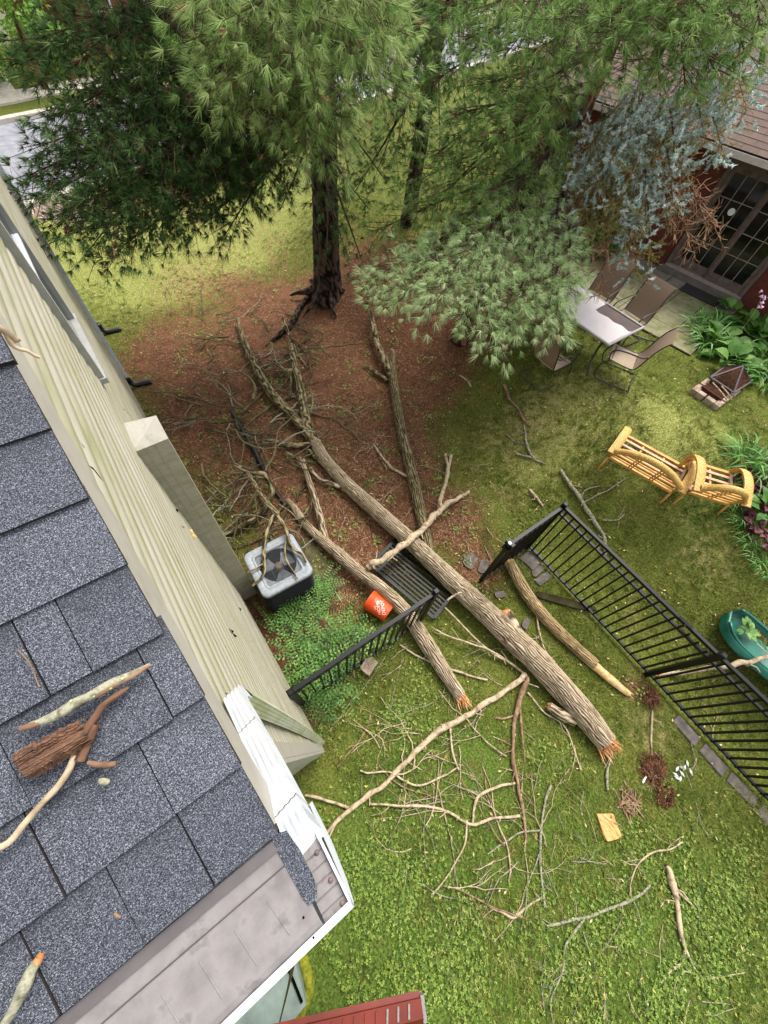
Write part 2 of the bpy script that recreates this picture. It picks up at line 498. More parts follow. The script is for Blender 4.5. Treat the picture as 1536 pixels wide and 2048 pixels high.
# ------------------------------------------------------------------ street beyond the pines
pm('asphalt', ['#77777d', '#88888e', '#98989c'], 3, (1, 1, 1), 8, .9, .3, .01, 'World')
pm('concrete', ['#a79c8d', '#beb4a5', '#cfc7b9'], 4, (1, 1, 1), 8, .9, .2, .01, 'World')
pm('gravel_mat', ['#6a5347', '#9a8073', '#c2aca0', '#8a6a5a'], 12, (1, 1, 1), 4, .9)
RS = .37                                            # the street runs at an angle to the house
def strip(name, y0, y1, z0, z1, mat, x0=-60, x1=110, n=60):
    xs = np.linspace(x0, x1, n); V = []; F = []
    for x in xs:
        for yy in (y0, y1):
            g = 0.0
            V += [(x, yy + RS * x, max(hgt(x, yy + RS * x), g) + z1), (x, yy + RS * x, hgt(x, yy + RS * x) + z0)]
    for i in range(n - 1):
        a = i * 4; c = a + 4
        F += [(a, a + 2, c + 2, c), (a, c, c + 1, a + 1), (a + 2, a + 3, c + 3, c + 2)]
    return tag(mk(name, np.array(V), F, mat), kind='structure')
strip('street', 17.2, 24.0, -.05, .03, MT['asphalt'])
strip('kerb', 24.0, 24.35, -.05, .16, MT['concrete'])
strip('kerb', 16.85, 17.2, -.05, .15, MT['concrete'])
strip('sidewalk', 26.2, 27.6, -.05, .06, MT['concrete'])

# ------------------------------------------------------------------ near house
WX = -.31                                           # plane of the gable wall
EY, EZ, PITCH = -.038, 4.927, .45
YN, YF = .135, 10.1                                 # corners of the gable wall
RIDGE = (YN + YF) / 2
m, N, L, b = newmat('siding')
v = coords(N, L, 'World', (1, .35, 1)); v2 = coords(N, L, 'World', (3, .9, 9))
f1 = noise(N, L, v2, 1.3, 6, .65); f2 = noise(N, L, v, 90, 3)
c = ramp(N, L, f1, ['#a8a293', '#9e9988', '#929072', '#7b8056'], .36, .74)
c = mixc(N, L, mathn(N, L, 'MULTIPLY', f2, .22), c, '#9a927c')
L.new(c, b.inputs['Base Color']); b.inputs['Roughness'].default_value = .5; b.inputs['Specular IOR Level'].default_value = .3
bump(N, L, b, f2, .15, .002)
pm('trim_cream', ['#9d978c', '#a6a196', '#918d7d'], 5, (4, 1, 2), 6, .5, .1, .002, 'World')
pm('trim_green', ['#cfcfbd', '#a9ad83', '#c6c8b4', '#8e9660'], 2.4, (2, 2, .7), 6, .5, .1, .002, 'World')
pm('white_metal', ['#c7ccd2', '#d6dade', '#dfe2e5'], 14, (1, 1, 1), 6, .35, .1, .002, 'World', .5)
pm('dark_void', '#0b0a09', rough=1, spec=0)
# shingle with mineral granules
def shingle_mat(name, cols, tint):
    m, N, L, b = newmat(name)
    v = coords(N, L, 'World')
    g = noise(N, L, v, 400, 2, .7); g2 = noise(N, L, v, 800, 2, .7); g3 = noise(N, L, v, 9, 4)
    f = mathn(N, L, 'ADD', mathn(N, L, 'MULTIPLY', g, .65), mathn(N, L, 'MULTIPLY', g2, .35))
    c = ramp(N, L, f, cols, .36, .66)
    o = N.new('ShaderNodeObjectInfo')
    bd_ = mathn(N, L, 'MULTIPLY', mathn(N, L, 'SUBTRACT', mathn(N, L, 'ADD', attr(N, 'band'), mathn(N, L, 'MULTIPLY', mathn(N, L, 'SUBTRACT', noise(N, L, v, 25, 4), .5), .7)), .52, True), 2.2, True)
    c = mixc(N, L, mathn(N, L, 'MULTIPLY', bd_, .6), c, '#2a2b31')
    c = mixc(N, L, mathn(N, L, 'ADD', mathn(N, L, 'MULTIPLY', o.outputs['Random'], .35), mathn(N, L, 'MULTIPLY', g3, .35)), c, tint, 'MULTIPLY')
    L.new(c, b.inputs['Base Color']); b.inputs['Roughness'].default_value = .8; b.inputs['Specular IOR Level'].default_value = .4
    bump(N, L, b, f, .7, .003)
    return m
shingle_mat('shingle_grey', ['#1a1b21', '#393b43', '#686b76', '#b2b5be'], '#a0a2aa')

house = thing('house', 'cream vinyl sided house with grey shingle roof filling the left edge', 'house', (WX, YN, 0))
MBH = MB()
zt = lambda y: EZ + PITCH * (min(y, 2 * RIDGE - y) - EY)
# wall core (behind the boards)
xw = WX - .02
core = [(YN, 0), (YF, 0), (YF, zt(YF) - .16), (RIDGE, zt(RIDGE) - .16), (YN, zt(YN) - .16)]
V = [(xw, y, z) for y, z in core] + [(xw - 7.6, y, z) for y, z in core]
F = [(0, 1, 2, 3, 4), (9, 8, 7, 6, 5)] + [(i, i + 5, (i + 1) % 5 + 5, (i + 1) % 5) for i in range(5)]
mk('wall', np.array(V), F, MT['trim_cream'], house)
LAP = .1016
k = 0
while True:
    z0 = .24 + k * LAP
    ya, yb = YN + .07, YF - .07
    lim = (z0 + LAP + .2 - EZ) / PITCH + EY
    ya = max(ya, lim); yb = min(yb, 2 * RIDGE - lim)
    if yb - ya < .3: break
    w = .004 * math.sin(k * 2.3)
    x1 = WX + .016
    P = []
    ys = np.linspace(ya, yb, 14)
    for y in ys:
        q = .0025 * math.sin(y * 2.1 + k)
        P.append([(WX - .015, y, z0 + .002), (x1 + q, y, z0), (x1 + q + .002, y, z0 + .006), (x1 + q, y, z0 + LAP * .58), (WX + q * .4 - .002, y, z0 + LAP * .74), (WX - .004, y, z0 + LAP + .006)])
    mb = MB(); mb.sheet(P)
    mb.build('lap_board', MT['siding'], house, True)
    k += 1
# corner posts
for yc in (YN, YF):
    s = 1 if yc == YN else -1
    mb = MB()
    mb.box((WX - .10, min(yc, yc - s * .022), .2), (WX + .02, max(yc, yc - s * .022), 4.82))
    mb.box((WX - .002, min(yc + s * .001, yc + s * .085), .2), (WX + .0215, max(yc + s * .001, yc + s * .085), 4.82))
    mb.build('corner_post', MT['trim_cream'], house)
MB().box((WX - .05, YN + .02, -.1), (WX + .002, YF - .02, .24)).build('foundation', pm('foundation_mat', ['#5c554d', '#7d756b', '#8f887d'], 14, rough=.95, bs=.4, kind='World'), house)
# front wall under the eave: boards facing the street side of the corner
for k in range(46):
    z0 = .24 + k * LAP
    MB().sheet([[(x, YN + .008, z0 + .002), (x, YN - .010, z0), (x, YN - .009, z0 + .012), (x, YN + .006, z0 + LAP + .004)] for x in np.linspace(WX - .1005, WX - 3.2, 4)]).build('lap_board', MT['siding'], house, True)
# rake fascia, soffit
RX = -.196
def rake(x0, x1, d0, d1, y0=EY + .01, y1=RIDGE):
    mb = MB(); V = []
    for y in (y0, y1):
        V += [(x0, y, zt(y) + d0), (x1, y, zt(y) + d0), (x1, y, zt(y) + d1), (x0, y, zt(y) + d1)]
    mb.add(V, [(3, 2, 1, 0), (4, 5, 6, 7), (0, 1, 5, 4), (1, 2, 6, 5), (2, 3, 7, 6), (3, 0, 4, 7)])
    return mb
rake(RX - .014, RX, -.024, -.2).build('rake_fascia', MT['trim_cream'], house)
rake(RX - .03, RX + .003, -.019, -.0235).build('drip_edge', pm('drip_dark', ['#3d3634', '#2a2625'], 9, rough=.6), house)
rake(WX - .01, RX - .0142, -.168, -.175).build('rake_soffit', MT['trim_cream'], house)
MB().box((WX - 3.5, EY + .015, 4.73), (RX - .016, YN + .02, 4.742)).build('eave_soffit', MT['trim_cream'], house)
MB().box((WX - 3.5, EY + .004, 4.742), (RX - .015, EY + .02, 4.895)).build('eave_fascia', MT['white_metal'], house)
# roof deck with shingles
def rp(x, s, up=0.0):
    """point on the roof: x across, s metres up the slope from the eave, up = height over the deck"""
    c = 1 / math.sqrt(1 + PITCH * PITCH)
    return (x, EY + s * c - up * PITCH * c, EZ - .017 + s * PITCH * c + up * c)
SL = (RIDGE - EY) * math.sqrt(1 + PITCH * PITCH)
for nm_, y_end, col in (('roof_deck', 0, 'shingle_grey'),):
    V = [rp(RX + .004, 0), rp(RX + .004, SL), rp(-8, SL), rp(-8, 0)]
    V += [(p[0], 2 * RIDGE - p[1], p[2]) for p in V]
    V2 = [(p[0], p[1], p[2] - .02) for p in V]
    mb = MB().add(V + V2, [(0, 3, 2, 1), (4, 5, 6, 7), (8, 9, 10, 11), (12, 15, 14, 13), (0, 1, 9, 8), (4, 12, 13, 5), (0, 8, 11, 3)])
    mb.build('roof_deck', MT['shingle_grey'], house)
EXPO = .1435
def roofpt(u, v):
    d = RW @ cray(u, v); n = np.array([0, -PITCH, 1.0]); p0 = np.array([0, EY, EZ]); c0 = np.array([0, 0, HC])
    return c0 + d * (((p0 - c0) @ n) / (d @ n))
JT = {0: [(385, 1695), (197, 1725), (62, 1928)], 1: [(300, 1540), (75, 1695)], 2: [(292, 1340), (27, 1550)], 3: [(141, 1267), (48, 1300)]}
rs = random.Random(4)
for i in range(12):
    xs = [-.182 + rs.uniform(-.004, .004)]
    js = sorted([roofpt(u, v)[0] for u, v in JT.get(i, [])], reverse=True)
    if not js: js = [-.182 - rs.uniform(.3, .42)]
    xs += js
    while xs[-1] > -2.4: xs.append(xs[-1] - rs.choice([.17, .23, .3, .36]) * rs.uniform(.9, 1.1))
    for j in range(len(xs) - 1):
        xa, xb = xs[j] - .0012 - (0.0 if j else -.0012), xs[j + 1] + .0012
        s0 = i * EXPO + rs.uniform(-.0025, .0025); s1 = (i + 1) * EXPO + .03
        t0 = .0115 + (.003 if (i + j) % 2 else 0) + rs.uniform(0, .0015)
        b0, b1, a0, a1 = rp(xa, s0, t0), rp(xb, s0, t0), rp(xa, s1, .0035), rp(xb, s1, .0035)
        lo0, lo1, la0, la1 = rp(xa, s0, .0005), rp(xb, s0, .0005), rp(xa, s1, .0002), rp(xb, s1, .0002)
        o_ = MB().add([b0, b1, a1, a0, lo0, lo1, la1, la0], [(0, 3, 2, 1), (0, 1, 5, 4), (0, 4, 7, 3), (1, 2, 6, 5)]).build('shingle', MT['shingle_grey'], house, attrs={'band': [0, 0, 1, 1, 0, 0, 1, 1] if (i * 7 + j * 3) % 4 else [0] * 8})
        o_.data.materials.append(MT['drip_dark'])  # dark asphalt cut edge, also puts the course shadow line into colour
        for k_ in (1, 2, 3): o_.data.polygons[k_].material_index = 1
# loose starter strip hanging over the gutter
V = []
for (ul, vl, ur, vr, z_) in ((540, 1672, 572, 1662, 4.912), (565, 1722, 600, 1702, 4.896), (592, 1772, 624, 1750, 4.886), (606, 1800, 634, 1775, 4.880), (618, 1812, 634, 1796, 4.878)):
    p_, q_ = W(ul, vl, z_), W(ur, vr, z_)
    V += [tuple(p_), tuple(q_), (q_[0], q_[1], z_ - .005), (p_[0], p_[1], z_ - .005)]
F = [(0, 1, 2, 3), (19, 18, 17, 16)]
for i in range(4):
    for a, c in ((0, 1), (1, 2), (2, 3), (3, 0)): F.append((i * 4 + a, i * 4 + 4 + a, i * 4 + 4 + c, i * 4 + c))
MB().add(V, F).build('starter_strip', MT['shingle_grey'], house)
# gutter with a sheet metal guard
pm('guard_metal', ['#6d6766', '#7d7775', '#888280', '#5f5a59'], 16, (1, 1, 1), 8, .5, .12, .001, 'World', .4)
pm('guard_dark', ['#5a5454', '#665f5f'], 22, rough=.5, kind='World')
GX1, GX0 = -.134, -3.6
prof = [(-.043, 4.80), (-.043, 4.735), (-.13, 4.735), (-.19, 4.79), (-.215, 4.84), (-.215, 4.862), (-.208, 4.862)]
mb = MB()
mb.sheet([[(x, y, z) for y, z in prof] for x in (GX0, GX1)])
mb.sheet([[(x, y - .003, z - .003) for y, z in prof] for x in (GX1, GX0)])
mb.build('gutter', MT['white_metal'], house)
MB().add([(GX1 + .001, y, z) for y, z in prof], [tuple(range(len(prof)))]).add([(GX1 + .003, y - (.004 if i > 2 else 0), z + (.006 if i > 4 else 0)) for i, (y, z) in enumerate(prof)], [tuple(range(len(prof)))]).build('gutter_end_cap', MT['white_metal'], house)
MB().box((GX0, -.220, 4.858), (GX1 + .003, -.215, 4.864)).box((GX1 - .002, -.2145, 4.858), (GX1 + .003, -.075, 4.864)).build('gutter_lip', MT['white_metal'], house)
# guard panel: apron, crease, embossed slots
def gp(x, t, up=0):
    return (x, -.046 - .166 * t, 4.905 - .034 * t + up)
GE = -.189
mb = MB().sheet([[gp(x, t, up) for t, up in ((0, .0), (.115, .0), (.12, -.004), (.27, -.004), (.275, -.002), (.28, -.004), (.9, -.005), (.95, -.008), (1.0, -.016))] for x in (GE, -.5, -1.2, GX0)])
mb.build('gutter_guard', MT['guard_metal'], house)
MB().sheet([[gp(x, t, .002) for t in (.0, .115)] for x in (GE + .002, GX0)]).build('guard_apron', MT['guard_dark'], house)
MB().sheet([[gp(x, t, u_) for t, u_ in ((.268, -.0035), (.276, -.0012), (.284, -.0035))] for x in (GE, GX0)]).build('guard_crease', MT['guard_dark'], house)
for i in range(9):
    x = -.245 - i * .062
    MB().box((-.0012, -.033, 0), (.0012, .033, .0007), Matrix.Translation(gp(x, .62, -.004)) @ Matrix.Rotation(.14, 4, 'Z') @ Matrix.Rotation(.2, 4, 'X'), .0005).build('guard_emboss', MT['guard_metal'], house)
for (u, v) in ((607, 1835), (627, 1875)):
    p = W(u, v, 4.874)
    MB().box((p[0] - .0016, p[1] - .0016, 4.8735), (p[0] + .0016, p[1] + .0016, 4.8752)).build('screw', MT['dark_void'], house)
# ribbed end piece of the guard, past the roof edge
for i in range(6):
    y0_ = -.095 - i * .0205
    MB().sheet([[(x, y, 4.852 + dz) for y, dz in ((y0_, -.002), (y0_ - .002, 0), (y0_ - .018, 0), (y0_ - .0203, -.0022))] for x in (-.187, GX1 - .005)]).build('gutter_rib_plate', MT['guard_metal'], house)
pm('rust', ['#5d4038', '#7d6259', '#8a7570'], 60, rough=.7, kind='World')
for i, yy in enumerate((-.115, -.165, -.205)):
    MB().lathe([(.0005, .004), (.0035, .0035), (.0048, .001), (.005, 0)], 10, Matrix.Translation((-.150 + .001 * i, yy, 4.8525))).build('rivet', MT['rust'] if i else MT['guard_dark'], house, True)
# downspout: ribbed offset piece from the gutter back to the wall, then down to the ground
def ribbed(path, w, d, name, mat, side):
    """rectangular ribbed pipe along a path; side = width direction"""
    path = np.array(path, float); out = []
    T = np.gradient(path, axis=0); T /= np.linalg.norm(T, axis=1)[:, None]
    pr = []
    K = 4
    for k in range(K * 4 + 1):
        a = -w / 2 + w * k / (K * 4); pr.append((a, d / 2 + .0012 * math.cos(math.pi * k / 2)))
    for k in range(5): pr.append((w / 2, d / 2 - d * (k + 1) / 5))
    for k in range(K * 4 + 1):
        a = w / 2 - w * k / (K * 4); pr.append((a, -d / 2 - .0012 * math.cos(math.pi * k / 2)))
    for k in range(4): pr.append((-w / 2, -d / 2 + d * (k + 1) / 5))
    for p, t in zip(path, T):
        s = np.array(side, float); s = _u(s - t * (s @ t)); nn = np.cross(s, t)
        out.append([p + s * a + nn * c for a, c in pr + [pr[0]]])
    return MB().sheet(out).build(name, mat, house, False)
offs = np.array([[-.156, -.088, 4.862], [-.163, -.05, 4.825], [-.172, .0, 4.77], [-.187, .08, 4.68], [-.206, .17, 4.575], [-.224, .255, 4.48], [-.236, .305, 4.42], [-.243, .338, 4.37], [-.246, .352, 4.31], [-.247, .354, 4.24]])
op_, _ = resample(offs, np.ones(len(offs)), .01)
dso = ribbed(op_, .056, .05, 'downspout_offset', MT['white_metal'], (1, .2, 0))
dn = [(-.247, .354, 4.25), (-.250, .34, 3.4), (-.256, .31, 2.2), (-.264, .26, .9), (-.27, .225, .22)]
ribbed(resample(dn, np.ones(5), .2)[0], .064, .05, 'downspout', MT['trim_green'], (1, .35, 0))
for fi in (.11, .52):
    i = int(len(op_) * fi); p, t = op_[i], _u(op_[i + 1] - op_[i - 1])
    ribbed([p - t * .0014, p + t * .0014], .0595, .0545, 'downspout_joint', MT['guard_dark'], (1, .2, 0))
p, t = op_[0], _u(op_[1] - op_[0])
s_ = _u(np.array([1, .2, 0]) - t * (np.array([1, .2, 0]) @ t)); n_ = np.cross(s_, t)
MB().add([p + s_ * a_ + n_ * c_ - t * .001 for a_, c_ in ((-.029, -.026), (.029, -.026), (.029, .028), (-.029, .028))], [(0, 1, 2, 3)]).build('downspout_flange', MT['white_metal'], house)
for kk in range(4):
    i = 2 + kk; p, t = op_[i], _u(op_[i + 1] - op_[i - 1])
    ribbed([p - t * .0016, p + t * .0016], .0575, .0525, 'downspout_crimp', MT['white_metal'], (1, .2, 0))
# far downspout
ribbed(resample([(WX + .05, 7.95, 4.6), (WX + .05, 7.95, .22)], np.ones(2), .4)[0], .08, .06, 'downspout', MT['white_metal'], (0, 1, 0))
pm('black_plastic', ['#0c0c0e', '#17171a'], 20, rough=.4, spec=.5)
for (yy) in (7.93, 9.95):
    MB().tube(resample([(WX + .05, yy, .26), (WX + .06, yy, .12), (WX + .16, yy - .02, .05), (WX + .42, yy - .05, .035)], np.ones(4), .03)[0], .052, 10).build('drain_elbow', MT['black_plastic'], house, True)
# window with a projecting frame
pm('window_glass', '#20242a', rough=.08, spec=.6)
WY0, WY1, WZ0, WZ1 = 3.25, 4.2, 3.62, 4.95
mb = MB()
for lo, hi in (((WX - .03, WY0, WZ0), (WX + .06, WY0 + .06, WZ1)), ((WX - .03, WY1 - .06, WZ0), (WX + .06, WY1, WZ1)), ((WX - .03, WY0 + .0605, WZ1 - .07), (WX + .06, WY1 - .0605, WZ1)), ((WX - .03, WY0 - .02, WZ0 - .045), (WX + .075, WY1 + .02, WZ0 - .001))):
    mb.box(lo, hi)
wf = mb.build('window_frame', pm('frame_grey', ['#8f8f8a', '#a0a09b'], 9, rough=.5, kind='World'), house)
MB().box((WX - .02, WY0 + .061, WZ0), (WX + .025, WY1 - .061, WZ1 - .071)).build('window_pane', MT['window_glass'], wf)
MB().box((WX, WY0 + .061, WZ0 + .63), (WX + .045, WY1 - .061, WZ0 + .67)).build('window_meeting_rail', MT['white_metal'], wf)
# boxed chase on the wall
CX0, CX1, CY0, CY1 = WX - .01, -.058, 2.5, 2.93
V = [(CX0, CY0, .02), (CX1 - .03, CY0, .02), (CX1 - .03, CY1, .02), (CX0, CY1, .02), (CX0, CY0, 3.50), (CX1, CY0, 3.50), (CX1 - .002, CY1, 3.36), (CX0, CY1, 3.40)]
ch = MB().add(V, [(0, 1, 5, 4), (1, 2, 6, 5), (2, 3, 7, 6), (4, 5, 6, 7)]).build('wall_chase', MT['siding'], house)
for xx in (CX0 + .09, CX0 + .16):
    f_ = (xx - CX0) / (CX1 - CX0)
    MB().bar((xx - .012, CY0 - .002, .05), (xx, CY0 - .002, 3.48), .006, .004, (0, 1, 0)).build('chase_seam', MT['trim_cream'], ch)
MB().add([(CX0, CY0 - .006, 3.50), (CX1 + .004, CY0 - .006, 3.505), (CX1 + .004, CY1 + .01, 3.365), (CX0, CY1 + .01, 3.405), (CX0, CY0 - .006, 3.485), (CX1 + .004, CY0 - .006, 3.49)], [(0, 1, 2, 3), (4, 5, 1, 0)]).build('chase_cap', MT['trim_cream'], ch)
# tears in the vinyl
def onwall(u, v, x=WX + .016):
    d = RW @ cray(u, v); return np.array([0, 0, HC]) + d * (x / d[0])
for poly in ([(285, 903), (292, 910), (312, 922), (300, 925), (306, 945), (318, 962), (330, 985), (322, 975), (305, 945)],
             [(176, 930), (186, 935), (194, 945), (208, 964), (200, 956), (188, 941)], [(158, 879), (164, 888), (171, 897), (166, 893)],
             [(458, 1257), (468, 1262), (466, 1266), (474, 1272), (471, 1274), (463, 1266)],
             [(352, 1017), (357, 1020), (356, 1024), (352, 1021)], [(361, 1051), (369, 1054), (367, 1057)], [(477, 1214), (483, 1218), (482, 1222)], [(244, 815), (252, 820), (262, 831), (255, 828)], [(450, 1385), (456, 1387), (453, 1389)]):
    xx = WX + .0165 if poly[0][0] > 230 and poly[0][0] != 450 else RX + .0015
    P = [onwall(u, v, xx) for u, v in poly]
    MB().add(P, [tuple(range(len(P)))]).build('siding_tear', MT['dark_void'], house)
pm('foam', ['#c98a2c', '#e8b75a', '#f3dba0'], 90, rough=.9, bs=.6, kind='World')
p = onwall(384, 1066, WX + .02)
for k_ in range(9):
    q = p + rng.normal(0, [.006, .03, .03])
    MB().lathe([(0, .012), (.012, .008), (.015, 0), (.008, -.01), (0, -.012)], 6, Matrix.Translation(q.tolist()) @ Matrix.Rotation(k_, 4, 'X')).build('foam_scrap', MT['foam'], house)

# ------------------------------------------------------------------ neighbour's patio and house
PZ = 1.37
pm('flagstone', ['#5f5d39', '#73704a', '#868266', '#666743'], 3.2, (1, 1, 1), 7, .9, .2, .01, 'World')
pm('flagstone_grey', ['#6f675d', '#827a6f', '#918a7f'], 5, (1, 1, 1), 7, .9, .2, .01, 'World')
NP1, NP2 = W(1331, 527, 1.47), W(1475, 595, 1.47)
NANG = math.atan2(NP2[1] - NP1[1], NP2[0] - NP1[0])
ND = np.array([math.cos(NANG), math.sin(NANG), 0]); NN = np.array([-ND[1], ND[0], 0])   # NN points into the house
if NN[0] < 0: NN = -NN
def NP(a, c, z): return NP1 * np.array([1, 1, 0]) + ND * a + NN * c + np.array([0, 0, z])
patio = MB()
def slabpoly(P, z0, z1):
    n = len(P); V = [(p[0], p[1], z0) for p in P] + [(p[0], p[1], z1) for p in P]
    return V, [tuple(range(n)), tuple(range(2 * n - 1, n - 1, -1))] + [(i, i + n, (i + 1) % n + n, (i + 1) % n) for i in range(n)]
base = MB(); base.add(*slabpoly([NP(-1.6, -2.9, 0), NP(2.0, -2.9, 0), NP(2.0, -.02, 0), NP(-1.6, -.02, 0)], PZ - .12, PZ - .012))
pat = base.build('patio', pm('joint_soil', ['#2c2517', '#453a22'], 12, rough=1, kind='World'))
tag(pat, kind='structure')
ca = [-1.6, -1.0, -.4, .2, .8, 1.4, 2.0]; cc = [-2.9, -2.3, -1.7, -1.15, -.6]
for i in range(6):
    for j in range(4):
        g = .008; z = PZ + rng.uniform(-.004, .004)
        a0, a1, c0, c1 = ca[i] + g, ca[i + 1] - g, cc[j] + g, cc[j + 1] - g
        mb = MB(); mb.add(*slabpoly([NP(a0, c0, 0), NP(a1, c0, 0), NP(a1, c1, 0), NP(a0, c1, 0)], PZ - .06, z)); mb.build('paving_slab', MT['flagstone'], pat)
for a0, a1 in ((-1.6, .35), (.36, 2.0)):
    mb = MB(); mb.add(*slabpoly([NP(a0 + .008, -.592, 0), NP(a1 - .008, -.592, 0), NP(a1 - .008, -.03, 0), NP(a0 + .008, -.03, 0)], PZ - .06, PZ + .004)); mb.build('paving_slab', MT['flagstone_grey'], pat)

m, N, L, b = newmat('brick_red')
v = coords(N, L, 'Object'); br = N.new('ShaderNodeTexBrick'); br.inputs['Scale'].default_value = 1.0
br.inputs['Brick Width'].default_value = .215; br.inputs['Row Height'].default_value = .075; br.inputs['Mortar Size'].default_value = .006
br.inputs['Color1'].default_value = C('#5c2218'); br.inputs['Color2'].default_value = C('#6b2b1e'); br.inputs['Mortar'].default_value = C('#5a3a30')
rot = N.new('ShaderNodeMapping'); rot.inputs['Rotation'].default_value = (math.pi / 2, 0, 0); L.new(v, rot.inputs[0]); L.new(rot.outputs[0], br.inputs['Vector'])
nn_ = noise(N, L, v, 6, 5)
L.new(mixc(N, L, mathn(N, L, 'MULTIPLY', nn_, .4), br.outputs['Color'], '#3d1a14'), b.inputs['Base Color']); b.inputs['Roughness'].default_value = .9
bump(N, L, b, br.outputs['Fac'], -.4, .01)
pm('brown_trim', ['#4d4039', '#63544c', '#6f6058'], 9, (1, 1, 1), 5, .6, .1, .003, 'World')
pm('brown_light', ['#8d7d73', '#a39389'], 9, rough=.6, kind='World')
shingle_mat('shingle_brown', ['#3a2a24', '#5d473d', '#7a6154', '#9a8375'], '#b5a79e')
nb = thing('neighbour_house', 'dark red brick house with sliding glass doors and brown shingle roof', 'house', NP(0, 0, 0), NANG)
# local frame: x along the wall (towards the camera side), y = into the house is +NN
sgn = 1 if np.cross(ND[:2], NN[:2]) > 0 else -1
def nbx(name, lo, hi, mat, par=None, ch=0.0):
    y0, y1 = sorted((lo[1] * sgn, hi[1] * sgn))
    return MB().box((lo[0], y0, lo[2]), (hi[0], y1, hi[2]), None, ch).build(name, mat, par or nb, False, False)
WT = 3.62
nbx('wall', (-4.6, 0, .3), (.0, .25, WT), MT['brick_red'])
nbx('wall', (1.86, 0, .6), (7, .25, WT), MT['brick_red'])
nbx('wall', (.001, 0, 3.45), (1.859, .25, WT - .001), MT['brick_red'])
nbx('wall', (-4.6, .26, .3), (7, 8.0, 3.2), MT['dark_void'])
nbx('door_step', (-.06, -.22, 1.3), (1.92, -.001, 1.455), pm('step_grey', ['#5d5750', '#756e66'], 7, rough=.9, kind='World'))
dr = nbx('sliding_door', (.0, -.03, 1.456), (1.86, .08, 1.52), MT['brown_light'])
for a in (.0, 1.78):
    nbx('door_jamb', (a + .001, -.05, 1.521), (a + .079, .1, 3.38), MT['brown_trim'], dr)
nbx('door_head', (.001, -.05, 3.381), (1.859, .1, 3.449), MT['brown_trim'], dr)
m, N, L, b = newmat('door_glass')
b.inputs['Base Color'].default_value = C('#0e1012'); b.inputs['Roughness'].default_value = .06; b.inputs['Specular IOR Level'].default_value = .45
for k_, (a0, a1, off) in enumerate(((.081, .96, .04), (.93, 1.779, -.012))):
    for (lo, hi) in (((a0, off, 1.522), (a0 + .085, off + .045, 3.379)), ((a1 - .085, off, 1.522), (a1, off + .045, 3.379)), ((a0 + .0855, off, 1.522), (a1 - .0855, off + .045, 1.70)), ((a0 + .0855, off, 3.28), (a1 - .0855, off + .045, 3.379))):
        nbx('door_rail', lo, hi, MT['brown_trim'] if k_ else MT['brown_trim'], dr)
    pn = nbx('door_pane', (a0 + .086, off + .012, 1.701), (a1 - .086, off + .03, 3.279), MT['door_glass'], dr)
    for q in (1, 2):
        xx = a0 + .086 + (a1 - a0 - .172) * q / 3
        nbx('muntin', (xx - .006, off + .004, 1.701), (xx + .006, off + .0115, 3.279), MT['brown_light'], pn)
    for q in (1, 2, 3):
        zz = 1.701 + 1.578 * q / 4
        nbx('muntin', (a0 + .087, off + .0045, zz - .006), (a1 - .087, off + .0112, zz + .006), MT['brown_light'], pn)
m, N, L, b = newmat('sticker_white'); b.inputs['Base Color'].default_value = C('#d9dcd9'); b.inputs['Roughness'].default_value = .5
MB().lathe([(.0005, .002), (.065, .002), (.066, 0)], 20, Matrix.Translation((.56, .03 * sgn, 2.72)) @ Matrix.Rotation(math.pi / 2 * sgn, 4, 'X')).build('door_sticker', MT['sticker_white'], dr, False, False)
# things seen dimly through the glass stay dark; eave and roof
EO, EH, NPIT = -.48, 3.62, .5
nbx('eave_soffit', (-5.0, EO + .02, EH - .09), (7.4, .3, EH - .05), MT['brown_trim'])
nbx('gutter', (-5.0, EO - .1, EH - .05), (7.4, EO + .019, EH + .05), pm('gutter_pale', ['#b6a9a3', '#cbc0ba'], 8, rough=.5, kind='World'))
nbx('gutter_trough', (-4.98, EO - .085, EH + .051), (7.38, EO + .01, EH + .054), MT['dark_void'])
V = []
for a in (-5.1, 7.5):
    V += [(a, (EO + .0) * sgn, EH + .055), (a, 4.2 * sgn, EH + .055 + NPIT * (4.2 - EO)), (a, 8.9 * sgn, EH + .055), (a, (EO + .0) * sgn, EH + .02), (a, 8.9 * sgn, EH + .02)]
F = [(0, 5, 6, 1), (1, 6, 7, 2), (3, 4, 9, 8), (0, 3, 8, 5), (0, 1, 2, 4, 3), (5, 8, 9, 7, 6), (2, 7, 9, 4)]
rf = mk('roof', np.array(V), F, MT['shingle_brown'], nb, None, False, False)
cl = 1 / math.sqrt(1 + NPIT ** 2)
tabs = []
for w_ in (.30, .24, .36):
    mb = MB().add([(0, 0, .012), (w_, 0, .012), (w_, .2, .004), (0, .2, .004), (0, 0, 0), (w_, 0, 0)], [(0, 1, 2, 3), (4, 5, 1, 0)])
    me = bpy.data.meshes.new('shingle'); me.from_pydata(mb.v, [], mb.f); me.materials.append(MT['shingle_brown']); tabs.append((w_, me))
cnt = 0
for row in range(13):
    a = -4.9 + rs.uniform(0, .2)
    while a < 2.4 and cnt < 300:
        w_, me = rs.choice(tabs)
        s = row * .145
        zz = EH + .056 + NPIT * s * cl
        o = inst('shingle', me, rf, (a, (EO - .01 + s * cl) * sgn, zz + .002), (math.atan(NPIT) * 1.0 if sgn > 0 else 0, 0, 0))
        if sgn < 0:
            o.scale = (1, -1, 1); o.rotation_euler = (-math.atan(NPIT), 0, 0)
        a += w_ + .006; cnt += 1
mat_ = MB(); mat_.add(*slabpoly([NP(.72, -.66, 0), NP(1.6, -.66, 0), NP(1.6, -.2, 0), NP(.72, -.2, 0)], PZ + .006, PZ + .022))
